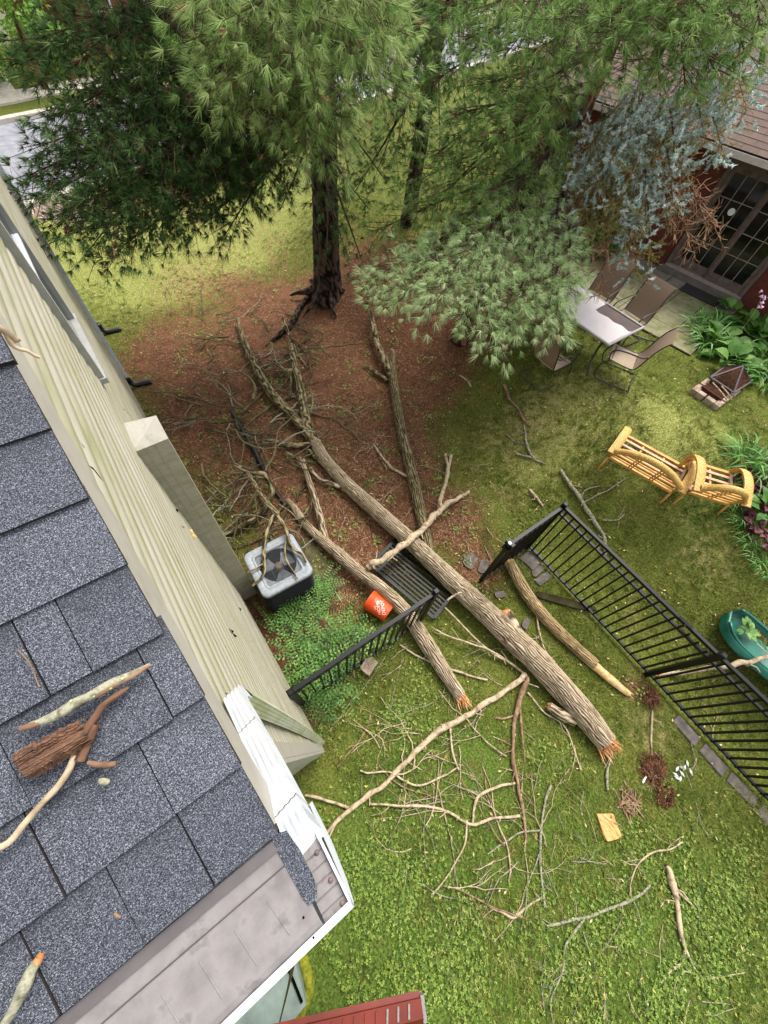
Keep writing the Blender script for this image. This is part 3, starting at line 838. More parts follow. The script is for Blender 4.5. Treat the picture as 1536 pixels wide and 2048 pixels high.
tag(mat_.build('door_mat', pm('rubber', ['#2a2625', '#3d3937'], 60, rough=.95, kind='World')), 'dark rectangular door mat lying below the sliding door step', 'mat')
# small brown toad-like ornament left on the slab
# ------------------------------------------------------------------ black metal fence
pm('fence_black', ['#060607', '#0c0c0e'], 30, rough=.45, spec=.3, kind='World')
FH, FY, FX = 1.36, .715, 4.09
def fence_run(root, p, q, n, pk=True, h=FH, sag=None):
    """rails and pickets between two posts, each picket its own part"""
    p, q = np.array(p, float), np.array(q, float)
    zp, zq = float(hgt(p[0], p[1])), float(hgt(q[0], q[1]))
    for zr, wd in ((h - .012, .044), (h - .165, .036), (.085, .036)):
        a = np.array([p[0], p[1], zp + zr]); c = np.array([q[0], q[1], zq + zr])
        if sag and zr > h - .1:
            P = [a, a + (c - a) * .78, a + (c - a) * .86 + np.array([.05, 0, -.05]), c + np.array([.03, 0, -.03])]
            mb = MB()
            for i in range(3): mb.bar(P[i], P[i + 1], wd, wd)
            mb.build('rail', MT['fence_black'], root)
        else:
            MB().bar(a, c, wd, wd * .9).build('rail', MT['fence_black'], root)
    for i in range(n):
        t = (i + .5) / n
        x, y = p[0] + (q[0] - p[0]) * t, p[1] + (q[1] - p[1]) * t; z = float(hgt(x, y))
        j = rng.normal(0, .003, 2)
        tp = h - .03 - (.06 if sag and t > .85 else 0)
        MB().bar((x + j[0], y + j[1], z + .05), (x - j[0], y - j[1], z + tp), .023, .023, (1, 0, 0)).build('picket', MT['fence_black'], root)
def post(root, x, y, h=FH + .05, w=.064):
    z = float(hgt(x, y))
    MB().box((x - w / 2, y - w / 2, z - .02), (x + w / 2, y + w / 2, z + h)).box((x - w / 2 - .005, y - w / 2 - .005, z + h), (x + w / 2 + .005, y + w / 2 + .005, z + h + .02), None, .012).build('post', MT['fence_black'], root)
fr = thing('fence', 'long black metal picket fence running along the lawn past the green slide', 'fence', (FX, FY, 0))
post(fr, FX, FY); post(fr, FX, -1.77); post(fr, FX - .02, -4.22)
fence_run(fr, (FX, FY - .033), (FX, -1.737), 20, sag=True)
fence_run(fr, (FX, -1.803), (FX - .02, -4.187), 20)
post(fr, FX - .04, -6.66); fence_run(fr, (FX - .02, -4.253), (FX - .04, -6.62), 20)
fg = thing('fence_gate', 'upright black gate leaf with latch hardware meeting the fence corner post', 'gate', (3.5, FY, 0))
post(fg, 2.98, FY, FH - .02, .055)
fence_run(fg, (3.0, FY), (FX - .04, FY), 10)
mb = MB()
for k_ in range(3): mb.box((2.93 + .03 * k_, FY - .05, 1.24 - .03 * k_), (2.985 + .03 * k_, FY + .05, 1.30 - .02 * k_))
mb.box((2.96, FY - .06, 1.32), (3.02, FY + .06, 1.40)).build('latch', MT['fence_black'], fg)
MB().box((2.94, FY - .02, 1.405), (2.975, FY + .02, 1.43)).build('latch_plate', MT['white_metal'], fg)
fl = thing('fence', 'short black fence from the house wall to the post beside the bucket', 'fence', (.7, FY + .04, 0))
post(fl, -.255, FY + .045, FH - .02); post(fl, 1.72, FY + .035)
fence_run(fl, (-.222, FY + .045), (1.69, FY + .035), 16)
# fallen gate crushed flat below the logs
A_, B_, C_, D_ = [G(u, v, .10) for u, v in ((742, 1130), (868, 1236), (940, 1152), (812, 1104))]
ex, ey = _u(B_ - A_), None
ey = _u((D_ - A_) - ex * ((D_ - A_) @ ex)); LX = np.linalg.norm(B_ - A_); LY = np.linalg.norm(D_ - A_) * 1.05
gt = thing('fallen_gate', 'black metal gate knocked flat on the ground under the two thickest logs', 'gate', A_)
FZ = np.array([0, 0, .0])
for f_ in (0, .12, 1.0):
    MB().bar(A_ + ex * LX * f_ - FZ, A_ + ex * LX * f_ + ey * LY, .05, .04).build('rail', MT['fence_black'], gt)
for i in range(11):
    f_ = i / 10
    MB().bar(A_ + ey * LY * f_, A_ + ex * LX + ey * LY * f_, .05 if i in (0, 10) else .026, .026).build('picket', MT['fence_black'], gt)
mb = MB().tube(resample([A_ + ex * LX * .55 + ey * LY * 1.02, A_ + ex * LX * .62 + ey * LY * 1.02 + [0, 0, .05], A_ + ex * LX * .7 + ey * LY * 1.02 + [0, 0, .04], A_ + ex * LX * .72 + ey * LY * 1.02], np.ones(4), .02)[0], .01, 8)
mb.build('handle', MT['white_metal'], gt, True)
q = D_ + np.array([.02, .0, .03])
MB().box(tuple(q - [.05, .05, .05]), tuple(q + [.07, .05, .05]), None, .02).build('hinge', MT['black_plastic'], gt)

# ------------------------------------------------------------------ air conditioner
pm('ac_grey', ['#7d8386', '#8d9295', '#9a9fa2'], 20, rough=.45, kind='World')
pm('ac_black', ['#0c0c0e', '#161618'], 20, rough=.6, kind='World')
pm('wire_grey', '#4a4c50', rough=.5)
pm('fan_metal', ['#6d7178', '#9da1a6'], 10, rough=.35, metal=.3)
pm('hub_rust', ['#6a5245', '#927a6a'], 40, rough=.6)
AC0 = (.345, 2.40, 0); AW, AZ = .74, .80
ac = thing('air_conditioner', 'grey topped air conditioner with black louvred sides standing by the wall', 'air conditioner', AC0, math.radians(-2))
def rsq(h, r, n=6):
    P = []
    for cx, cy, a0 in ((h - r, h - r, 0), (-h + r, h - r, 90), (-h + r, -h + r, 180), (h - r, -h + r, 270)):
        for k in range(n + 1):
            a = math.radians(a0 + 90 * k / n); P.append((cx + r * math.cos(a), cy + r * math.sin(a)))
    return P
def ring(mb, prof, n=6):
    """prof: list of (half width, corner radius, z)"""
    L_ = [[(x, y, z) for x, y in rsq(h, r, n)] for h, r, z in prof]
    L_ = [l + [l[0]] for l in L_]
    mb.sheet(L_); return mb
h_ = AW / 2
ring(MB(), [(h_ - .03, .07, .06), (h_ - .03, .07, AZ - .06)]).build('cabinet_core', MT['dark_void'], ac, False, False)
for k_ in range(22):
    z = .09 + k_ * .0305
    ring(MB(), [(h_ - .028, .07, z + .019), (h_ - .006, .08, z + .004), (h_ - .008, .08, z), (h_ - .03, .07, z + .012)]).build('louvre', MT['ac_black'], ac, False, False)
ring(MB(), [(h_ - .01, .08, .0), (h_ - .005, .085, .02), (h_ - .005, .085, .08), (h_ - .03, .07, .085)]).build('base_pan', MT['ac_black'], ac, False, False)
ring(MB(), [(h_ - .005, .09, AZ - .075), (h_ + .004, .095, AZ - .06), (h_ + .004, .095, AZ - .012), (h_ - .012, .085, AZ), (h_ - .075, .07, AZ), (h_ - .083, .065, AZ - .008), (h_ - .09, .06, AZ + .002), (h_ - .115, .05, AZ + .002), (h_ - .125, .045, AZ - .03)]).build('top_cover', MT['ac_grey'], ac, True, False)
MB().prism(rsq(h_ - .124, .045), .42, .425).build('interior_floor', MT['dark_void'], ac, False, False)
gm = MB()
hw = h_ - .12
for k_ in range(34):
    y = -hw + 2 * hw * (k_ + .5) / 34
    gm.bar((-hw, y, AZ - .006), (hw, y, AZ - .006), .0035, .0035)
for x in (-.12, .12): gm.bar((x, -hw, AZ - .012), (x, hw, AZ - .012), .005, .005)
gm.build('grille', MT['wire_grey'], ac, False, False)
pl_ = MB(); P = []
for k_ in range(33):
    a = 2 * math.pi * k_ / 32; cx_, sy_ = math.cos(a), math.sin(a); q = (hw + .004) / max(abs(cx_), abs(sy_))
    P.append([(.25 * cx_, .25 * sy_, AZ - .028), (q * cx_, q * sy_, AZ - .028)])
pl_.sheet(P).build('orifice_plate', MT['ac_grey'], ac, False, False)
ring_ = MB().lathe([(.245, AZ - .03), (.245, AZ - .2), (.25, AZ - .2), (.25, AZ - .03), (.245, AZ - .03)], 32); ring_.build('fan_shroud', MT['ac_black'], ac, True, False)
for k_ in range(3):
    P = []
    for r in (.07, .15, .23):
        P.append([(r * math.cos(a), r * math.sin(a), AZ - .12 + .05 * (a - a0_)) for a0_, a in [(math.radians(k_ * 120 + 25), math.radians(k_ * 120 + 25) + t * (1.0 + .8 * r)) for t in (-.5, -.17, .17, .5)]])
    MB().sheet(P).build('fan_blade', MT['fan_metal'], ac, True, False)
MB().lathe([(.0005, AZ - .05), (.045, AZ - .05), (.058, AZ - .062), (.06, AZ - .16)], 20).build('fan_hub', MT['hub_rust'], ac, True, False)
MB().add([(h_ - .0, -h_ + .16, AZ - .028), (h_ + .0055, -h_ + .16, AZ - .04), (h_ + .0055, -h_ + .05, AZ - .04), (h_, -h_ + .05, AZ - .03)], [(0, 1, 2, 3)]).build('dent', MT['dark_void'], ac, False, False)
pm('pad_stone', ['#38331f', '#514a2e', '#6a6040'], 9, (1, 1, 1), 6, .95, .4, .01, 'World')
tag(MB().box((-.1, 1.86, -.05), (1.08, 2.95, .035), None, .02).build('equipment_pad', MT['pad_stone']), 'mossy concrete pad beneath the air conditioner', 'pad')

# ------------------------------------------------------------------ orange bucket
m, N, L, b = newmat('bucket_orange'); b.inputs['Base Color'].default_value = C('#e8501a'); b.inputs['Roughness'].default_value = .45
b.inputs['Subsurface Weight'].default_value = .0
pb, pt = G(783, 1232, .16), G(737, 1198, .2)
ax = _u(pb - pt); bk = thing('bucket', 'orange plastic bucket with white lettering tipped over beside the log', 'bucket', pt)
zq = Vector((-ax).tolist()).to_track_quat('Z', 'Y').to_matrix().to_4x4()
# roll so the print faces the camera
BM = Matrix.Translation(Vector((pt + ax * .19).tolist())) @ zq
prof = [(.0005, -.18), (.126, -.18), (.13, -.17), (.148, .1), (.149, .12), (.157, .12), (.157, .13), (.15, .132), (.151, .155), (.158, .156), (.158, .167), (.152, .168), (.153, .185), (.158, .19), (.15, .19), (.146, .185), (.124, -.165), (.0005, -.168)]
MB().lathe(prof, 40, BM).build('shell', MT['bucket_orange'], bk, True)
mb = MB(); P = []
for k_ in range(13):
    a = math.pi * k_ / 12
    P.append(tuple(BM @ Vector((.16 * math.cos(a), .05 * math.sin(a) - .02, .16 + .13 * math.sin(a) * .35))))
mb.tube(P, .004, 6).build('handle', MT['black_plastic'], bk, True)
m, N, L, b = newmat('print_white'); b.inputs['Base Color'].default_value = C('#f2e6dc'); b.inputs['Roughness'].default_value = .5
# lettering wrapped on the side that faces up to the camera
loc_cam = BM.inverted() @ Vector((0, 0, HC)); a_c = math.atan2(loc_cam.y, loc_cam.x)
def wrap_text(txt, size, row, name):
    cu = bpy.data.curves.new('lettering', 'FONT'); cu.body = txt; cu.size = size; cu.align_x = 'CENTER'; cu.align_y = 'CENTER'; cu.resolution_u = 2
    o = bpy.data.objects.new('lettering', cu); COL.objects.link(o)
    dg = bpy.context.evaluated_depsgraph_get(); me = o.evaluated_get(dg).to_mesh()
    V = [tuple(v.co) for v in me.vertices]; F = [tuple(p.vertices) for p in me.polygons]
    bpy.data.objects.remove(o)
    W3 = []
    ca_, sa_ = math.cos(.75), math.sin(.75)
    for x, y, z in V:
        y += row
        x2, y2 = x * ca_ - y * sa_, x * sa_ + y * ca_
        r = .143 + .018 * (y2 - .02) / .28 + .0035
        # text x runs round the bucket, y along it (bottom to rim)
        a = a_c + x2 / r
        W3.append(tuple(BM @ Vector((r * math.cos(a), r * math.sin(a), y2 - .03))))
    mk(name, np.array(W3), F, MT['print_white'], bk)
wrap_text('THE', .036, .072, 'lettering'); wrap_text('HOME', .075, .022, 'lettering'); wrap_text('DEPOT', .072, -.045, 'lettering')

# ------------------------------------------------------------------ patio table and chairs
pm('bronze', ['#26211e', '#3a332e'], 20, rough=.45, spec=.5, kind='World')
m, N, L, b = newmat('table_white')
v = coords(N, L, 'World'); vo = N.new('ShaderNodeTexVoronoi'); vo.inputs['Scale'].default_value = 55; L.new(v, vo.inputs['Vector'])
L.new(ramp(N, L, vo.outputs['Distance'], ['#b3a3a2', '#cbbfbd', '#d6ccca'], .0, .35), b.inputs['Base Color']); b.inputs['Roughness'].default_value = .7
pm('table_brown', ['#20110a', '#3d2113', '#5a331e'], 3.5, (1, 1, 1), 5, .35, spec=.3, kind='World')
TZ = PZ - .04
tx0, tx1, ty0, ty1 = 6.73, 7.79, 2.38, 4.06
TX, TY = (tx0 + tx1) / 2, (ty0 + ty1) / 2
tb = thing('patio_table', 'long patio table with pale crackled glass top broken at one corner', 'table', (TX, TY, TZ))
hx, hy, tt = (tx1 - tx0) / 2, (ty1 - ty0) / 2, .70
mb = MB()
for lo, hi in (((-hx, -hy, tt - .03), (hx, -hy + .04, tt)), ((-hx, hy - .04, tt - .03), (hx, hy, tt)), ((-hx, -hy + .0405, tt - .03), (-hx + .04, hy - .0405, tt)), ((hx - .04, -hy + .0405, tt - .03), (hx, hy - .0405, tt))): mb.box(lo, hi, None, .006)
mb.build('table_frame', pm('frame_pale', ['#8d8784', '#a8a2a0'], 12, rough=.4, kind='World'), tb, False, False)
e = .042
edge = [(hx - e, .0), (.13, -.02), (.10, -.12), (.14, -.3), (.11, -.45), (.16, -.6), (.12, -hy + .07), (.17, -hy + e)]
poly = [(-hx + e, -hy + e)] + [(.17, -hy + e)][:0] + edge[::-1] + [(hx - e, hy - e), (-hx + e, hy - e)]
MB().prism(poly, tt - .012, tt - .003).build('glass_top', MT['table_white'], tb, False, False)
MB().box((.02, -hy + e + .001, tt - .028), (hx - e - .001, .06, tt - .018)).build('exposed_panel', MT['table_brown'], tb, False, False)
for sx in (-1, 1):
    for sy in (-1, 1):
        P = [(sx * (hx - .12), sy * (hy - .14), tt - .03), (sx * (hx - .16), sy * (hy - .2), .45), (sx * (hx - .12), sy * (hy - .16), .2), (sx * (hx - .02), sy * (hy - .04), .01)]
        MB().tube(resample(P, np.ones(4), .06)[0], .022, 8).build('leg', MT['bronze'], tb, True, False)
m, N, L, b = newmat('sling')
v = coords(N, L, 'Object'); wv = N.new('ShaderNodeTexWave'); wv.inputs['Scale'].default_value = 11; wv.bands_direction = 'Z'; L.new(v, wv.inputs['Vector'])
nz = noise(N, L, v, 120, 3)
c = mixc(N, L, mathn(N, L, 'MULTIPLY', wv.outputs['Fac'], .35), '#8d7764', '#6b5747'); c = mixc(N, L, mathn(N, L, 'MULTIPLY', nz, .25), c, '#b09a84')
L.new(c, b.inputs['Base Color']); b.inputs['Roughness'].default_value = .8
m, N, L, b = newmat('sling_seat'); nz = noise(N, L, coords(N, L, 'Object'), 90, 4)
L.new(ramp(N, L, nz, ['#8f7a66', '#a8937d', '#b8a58e']), b.inputs['Base Color']); b.inputs['Roughness'].default_value = .8
def sling_chair(label, x, y, rz):
    t = thing('patio_chair', label, 'chair', (x, y, float(hgt(x, y)) if x < 8 else TZ), rz, 'brown sling chairs round the patio table')
    w = .265
    bk_ = [(-.19, .40), (-.23, .45), (-.27, .58), (-.31, .74), (-.37, .90), (-.45, 1.02)]
    st = [(.27, .435), (.22, .425), (.05, .405), (-.10, .395), (-.19, .40)]
    MB().sheet([[(xx, yy - .012 * math.cos(xx / w * 1.5), zz) for xx in np.linspace(-w, w, 7)] for yy, zz in bk_]).build('back_sling', MT['sling'], t, True, False)
    MB().sheet([[(xx, yy, zz - .02 * math.cos(xx / w * 1.5)) for xx in np.linspace(-w, w, 7)] for yy, zz in st]).build('seat_sling', MT['sling_seat'], t, True, False)
    for s in (-1, 1):
        X = s * (w + .008)
        MB().tube(resample([(X, yy, zz) for yy, zz in st + bk_[1:]], np.ones(10), .05)[0], .011, 6).build('side_rail', MT['bronze'], t, True, False)
        X = s * (w + .035)
        P = [(X - s * .02, -.30, .70), (X, -.2, .66), (X, .05, .655), (X, .20, .635), (X, .27, .56), (X, .24, .44), (X, .22, .40)]
        MB().tube(resample(P, np.ones(7), .04)[0], .014, 8).build('arm', MT['bronze'], t, True, False)
        P = [(X, .22, .42), (X, .30, .33), (X, .33, .18), (X, .29, .05), (X, .18, .016), (X, -.2, .014), (X, -.36, .014)]
        MB().tube(resample(P, np.ones(7), .04)[0], .013, 8).build('sled_leg', MT['bronze'], t, True, False)
    MB().tube([(-w - .035, -.36, .014), (w + .035, -.36, .014)], .012, 8).build('sled_bar', MT['bronze'], t, True, False)
    MB().tube([(-w - .008, .2, .41), (w + .008, .2, .41)], .01, 6).build('cross_bar', MT['bronze'], t, True, False)
    return t
# facing: local +y is the front
_c = W(1252, 712, TZ + .42)
sling_chair('patio chair pulled out at the near end of the table, seat in full view', _c[0], _c[1], math.radians(24))
sling_chair('patio chair facing the missing corner of glass, tall back to the doors', 8.33, 2.9, math.radians(88))
sling_chair('patio chair beside the dead twigs, on the doors side of the table', 8.30, 3.72, math.radians(97))
sling_chair('patio chair on the pine side of the table, half under the boughs', 6.38, 3.05, math.radians(-93))
sling_chair('patio chair at the far end of the table, only its back showing above the needles', 7.15, 4.75, math.radians(172))

# ------------------------------------------------------------------ wicker loveseat and armchair
m, N, L, b = newmat('wicker')
v = coords(N, L, 'Object'); w1_ = N.new('ShaderNodeTexWave'); w1_.inputs['Scale'].default_value = 13; w1_.bands_direction = 'X'; L.new(v, w1_.inputs['Vector'])
w2_ = N.new('ShaderNodeTexWave'); w2_.inputs['Scale'].default_value = 16; w2_.bands_direction = 'Z'; L.new(v, w2_.inputs['Vector'])
ch_ = N.new('ShaderNodeTexChecker'); ch_.inputs['Scale'].default_value = 48; L.new(v, ch_.inputs['Vector'])
f_ = mathn(N, L, 'MULTIPLY', w1_.outputs['Fac'], w2_.outputs['Fac'])
c = mixc(N, L, ch_.outputs['Fac'], '#b98a3c', '#dcb768')
c = mixc(N, L, mathn(N, L, 'MULTIPLY', f_, .3), c, '#8a6124')
L.new(c, b.inputs['Base Color']); b.inputs['Roughness'].default_value = .6
bump(N, L, b, ch_.outputs['Fac'], .6, .006)
pm('rattan', ['#b07a35', '#cf9a4e', '#deb06a'], 9, (1, 1, 1), 5, .5, kind='Object')
pm('slat_pink', ['#b98a6d', '#cfa387', '#d8b49b'], 9, (6, 1, 1), 5, .6, kind='Object')
def wicker_seat(label, name, cat, u0, v0, u1, v1, nw, slats):
    a, c = G(u0, v0), G(u1, v1)
    mid = (a + c) / 2; d = c - a; w = nw / 2
    rz = math.atan2(d[1], d[0])            # local x from first foot to second, +y = front
    z = float(hgt(mid[0], mid[1]))
    t = thing(name, label, cat, (mid[0], mid[1], z), rz)
    # sloping lawn: tilt slightly with it
    t.rotation_euler = (math.radians(6), 0, rz)
    # arched back: woven band on top, rails and uprights below
    def zb(x): return .86 - .26 * abs(x / w) ** 2.2
    def yb(zz): return .06 - (zz - .3) * .30
    P = []
    for x in np.linspace(-w - .02, w + .02, 25):
        zz = zb(min(abs(x), w)); yy = yb(zz)
        P.append([(x, yy + .045, zz - .05), (x, yy + .05, zz - .005), (x, yy + .02, zz + .025), (x, yy - .02, zz + .025), (x, yy - .05, zz), (x, yy - .045, zz - .06), (x, yy + .0, zz - .075), (x, yy + .045, zz - .05)])
    MB().sheet(P).build('back_band', MT['wicker'], t, True, False)
    for zz in (.41, .5, .58, .66):
        h = w * (.98 if zz < .6 else .8)
        MB().tube([(x, yb(zz), zz) for x in np.linspace(-h, h, 7)], .016, 6).build('back_rail', MT['rattan'], t, True, False)
    MB().bar((-w, yb(.33), .33), (w, yb(.33), .33), .04, .045).build('back_rail', MT['rattan'], t, False, False)
    nu = 2 if slats > 3 else 1
    for q in range(nu):
        x = 0 if nu == 1 else (-w / 3 if q == 0 else w / 3)
        for dx in (-.022, .022):
            MB().tube([(x + dx, yb(.33), .33), (x + dx, yb(.6), .62), (x + dx, yb(zb(x)), zb(x) - .04)], .013, 6).build('back_upright', MT['rattan'], t, True, False)
    # seat frame and slats
    fy = .62
    MB().bar((-w, fy, .36), (w, fy, .36), .045, .04).build('seat_front_rail', MT['rattan'], t, False, False)
    for s in (-1, 1): MB().bar((s * w, .06, .36), (s * w, fy, .36), .035, .035).build('seat_side_rail', MT['slat_pink'], t, False, False)
    for q in range(4):
        yy = .14 + q * .125
        MB().bar((-w + .02, yy, .372), (w - .02, yy, .372), .042, .014).build('seat_slat', MT['slat_pink'], t, False, False)
    for x in ([-w / 3, w / 3] if slats > 3 else [0]):
        MB().bar((x, .08, .352), (x, fy - .02, .352), .03, .02).build('seat_bearer', MT['rattan'], t, False, False)
    # arms: broad woven loops
    for s in (-1, 1):
        pth = [(.0 - .1, .56), (.08, .60), (.25, .63), (.42, .62), (.55, .57), (.63, .46), (.655, .30), (.66, .05)]
        rs_, _ = resample([(0, y_, z_) for y_, z_ in pth], np.ones(8), .04)
        P = []
        for p_, t_ in zip(rs_, np.gradient(rs_, axis=0)):
            t_ = _u(t_); nn = np.array([0, -t_[2], t_[1]])
            wd = .065 if p_[2] > .35 else .028
            x0_ = s * (w + .03)
            P.append([np.array([x0_ - wd, 0, 0]) + p_ + nn * .012, np.array([x0_, 0, 0]) + p_ + nn * .026, np.array([x0_ + wd, 0, 0]) + p_ + nn * .012, np.array([x0_ + wd, 0, 0]) + p_ - nn * .014, np.array([x0_ - wd, 0, 0]) + p_ - nn * .014, np.array([x0_ - wd, 0, 0]) + p_ + nn * .012])
        MB().sheet(P).build('arm', MT['wicker'], t, True, False)
        MB().tube([(s * w, .06, .0 + .3), (s * (w + .01), -.02, .02)], .02, 8).tube([(s * w, yb(.3), .3), (s * w, yb(.58), .58)], .02, 8).build('rear_leg', MT['rattan'], t, True, False)
        MB().tube([(s * (w + .02), .64, .36), (s * (w + .03), .67, .0)], .02, 8).build('front_leg', MT['rattan'], t, True, False)
    return t
wicker_seat('yellow wicker loveseat with slatted seat, the wider of the pair on the lawn', 'wicker_loveseat', 'loveseat', 1200, 948, 1312, 998, 1.08, 5)
wicker_seat('yellow wicker armchair beside the strap leaf bed, narrower than the loveseat', 'wicker_armchair', 'armchair', 1350, 1016, 1421, 1024, .62, 3)

# ------------------------------------------------------------------ fire pit with mesh lid
pm('pit_brick', ['#7d6656', '#a38d7b', '#bfae9c'], 8, rough=.9, kind='World', bs=.3)
pm('iron_rust', ['#2b1610', '#50291a', '#6a3a22'], 20, rough=.85, kind='World')
pm('lid_metal', ['#4d4648', '#635b5e'], 14, rough=.5, kind='World')
pm('ash', ['#120d0a', '#2a1c14', '#3f2a1d'], 12, rough=1, kind='World', bs=.5, bd=.02)
f0, f1, f2 = G(1376, 786), G(1430, 822), G(1500, 770)
fx = _u((f2 - f1) * [1, 1, 0]); fyv = _u((f0 - f1) * [1, 1, 0]); FLx, FLy = 1.05, np.linalg.norm((f0 - f1)[:2])
pz = float(hgt(*f1[:2]))
pit = thing('fire_pit', 'square brick fire pit with rusty grate and mesh lid heaped with sticks', 'fire pit', (f1[0], f1[1], pz))
def FP(a, c, z): return f1 * [1, 1, 0] + fx * a + fyv * c + np.array([0, 0, pz + z])
mb = MB(); mb.add([FP(0, 0, .015), FP(FLx, 0, .015), FP(FLx, FLy, .015), FP(0, FLy, .015)], [(0, 1, 2, 3)]); mb.build('ash_bed', MT['ash'], pit)
for (a0, c0, a1, c1) in ((0, 0, .2, .1), (.0, .11, .1, .27), (.0, .55 * FLy, .1, .8 * FLy), (.0, FLy - .1, .24, FLy), (.25, -.0, .5, .08), (.55, 0, .8, .08), (.3, FLy - .09, .55, FLy), (.6, FLy - .09, .85, FLy), (FLx - .1, .1, FLx, .34), (FLx - .1, .4, FLx, .62)):
    c1 = min(c1, FLy)
    mb = MB(); P = [FP(a0, c0, 0), FP(a1, c0, 0), FP(a1, c1, 0), FP(a0, c1, 0)]
    mb.add(*slabpoly(P, pz - .03, pz + .10)); mb.build('brick', MT['pit_brick'], pit)
for i in range(9):
    a = .2 + i * .035
    MB().bar(FP(a, .09, .13), FP(a, FLy - .09, .13), .016, .016).build('grate_bar', MT['iron_rust'], pit)
MB().bar(FP(.18, .07, .12), FP(.18, FLy - .07, .12), .03, .03).build('grate_frame', MT['iron_rust'], pit)
MB().bar(FP(.5, .07, .12), FP(.5, FLy - .07, .12), .03, .03).build('grate_frame', MT['iron_rust'], pit)
apex = FP(.78, FLy * .52, .46)
cs = [FP(.42, .04, .20), FP(.42, FLy - .04, .20), FP(1.12, FLy - .02, .16), FP(1.12, .02, .16)]
for i in range(4):
    MB().bar(cs[i], apex, .028, .014).build('lid_hip', MT['lid_metal'], pit)
    MB().bar(cs[i], cs[(i + 1) % 4], .03, .02).build('lid_rim', MT['lid_metal'] if i != 2 else MT['iron_rust'], pit)
    msh = MB()
    for k_ in range(1, 26):
        f_ = k_ / 26
        p_, q_ = cs[i] * (1 - f_) + cs[(i + 1) % 4] * f_, apex
        msh.bar(p_, p_ * .02 + q_ * .98, .0035, .0035)
        msh.bar(cs[i] * (1 - f_) + apex * f_, cs[(i + 1) % 4] * (1 - f_) + apex * f_, .0035, .0035)
    msh.build('lid_mesh', MT['iron_rust'], pit)

# ------------------------------------------------------------------ green slide, playhouse, cellar hatch
pm('green_plastic', ['#0f4a3a', '#166150', '#1c6e5a'], 4, rough=.28, spec=.5, kind='World')
s0 = G(1462, 1248, .1); s1 = G(1590, 1370, .1)
sx_ = _u((s1 - s0) * [1, 1, 0]); sy_ = np.array([-sx_[1], sx_[0], 0]); SLN, SWD = 2.1, .33
sl = thing('slide', 'green plastic childrens slide with rounded foot lying outside the fence', 'slide', s0)
P = []
for i in range(29):
    t = i / 28; a = -.16 + t * SLN
    q = min(1, (a + .16) / .42); wd = SWD * math.sqrt(max(0, 1 - (1 - q) ** 2)) + .012
    zb_ = .10 + .26 * max(0, (a - .5)) * .7
    row = []
    for j in range(21):
        s = -1 + 2 * j / 20; e_ = abs(s)
        z = zb_ + (.115 * sm((e_ - .55) / .3)) - (.11 * sm((e_ - .9) / .1)) + (.10 * (1 - q) ** 2 if e_ < .9 else 0)
        row.append(s0 * [1, 1, 0] + sx_ * a + sy_ * s * wd + np.array([0, 0, float(hgt(s0[0], s0[1])) + z]))
    P.append(row)
MB().sheet(P).build('chute', MT['green_plastic'], sl, True)
rimm = MB()
for s in (-1, 1):
    rimm.tube([np.array(P[i][10 + s * 8]) + [0, 0, .005] for i in range(1, 29)], .018, 8)
rimm.build('rim', MT['green_plastic'], sl, True)

pm('red_plastic', ['#561c10', '#6b2415', '#7a2c1b'], 3, rough=.4, kind='World')
pm('playhouse_white', ['#d8d8d6', '#e6e6e4'], 5, rough=.5, kind='World')
pm('worn_grey', ['#6f6a64', '#94908a'], 60, rough=.8, kind='World')
ph = thing('playhouse', 'red roofed white toy playhouse at the bottom edge below the gutter', 'playhouse', (-.9, -2.0, 0))
ra, rb = W(842, 1996, 1.30), W(560, 2062, 1.30)
rd = _u((rb - ra) * [1, 1, 0]); rn = np.array([rd[1], -rd[0], 0])
if rn[1] > 0: rn = -rn
RLn = 1.15
def PH(a, c, z): return ra * [1, 1, 0] + rd * a + rn * c + np.array([0, 0, z])
for side in (0, 1):
    P = []
    for a in np.linspace(0, RLn, 3):
        P.append([PH(a, 0, 1.285), PH(a, 0, 1.30), PH(a, .10, 1.32), PH(a, .12, 1.30)] if side == 0 else [PH(a, .12, 1.30), PH(a, .66, .90), PH(a, .66, .87), PH(a, .12, 1.26)])
    MB().sheet(P).build('roof_ridge' if side == 0 else 'roof_slope', MT['red_plastic'], ph)
P = [[PH(a, 0, 1.285), PH(a, -.5, .90), PH(a, -.5, .87)] for a in (0, RLn)]
MB().sheet([[PH(a, .02, 1.28), PH(a, -.03, 1.265)] for a in (0, RLn)]).build('roof_slope', MT['red_plastic'], ph)
for i in range(11):
    a = .10 + i * .085
    MB().bar(PH(a, .012, 1.308), PH(a + .012, .085, 1.322), .014, .012).build('roof_rib', MT['red_plastic'] if i > 2 else MT['worn_grey'], ph)
MB().bar(PH(-.012, -.01, 1.27), PH(-.012, .13, 1.285), .03, .05).build('roof_end_cap', MT['worn_grey'], ph)
mb = MB(); mb.add([PH(.06, .2, 1.2), PH(.06, .64, .88), PH(.06, .64, 0), PH(.06, .6, 0), PH(.09, .2, 1.2), PH(.09, .64, .88), PH(.09, .64, 0), PH(.09, .6, 0)], [(0, 1, 2, 3), (7, 6, 5, 4), (0, 4, 5, 1), (1, 5, 6, 2), (3, 7, 4, 0)]); mb.build('gable_wall', MT['playhouse_white'], ph)
mb = MB(); mb.add(*slabpoly([PH(.10, .56, 0), PH(1.05, .56, 0), PH(1.05, .64, 0), PH(.10, .64, 0)], 0, .86)); mb.build('wall', MT['playhouse_white'], ph)

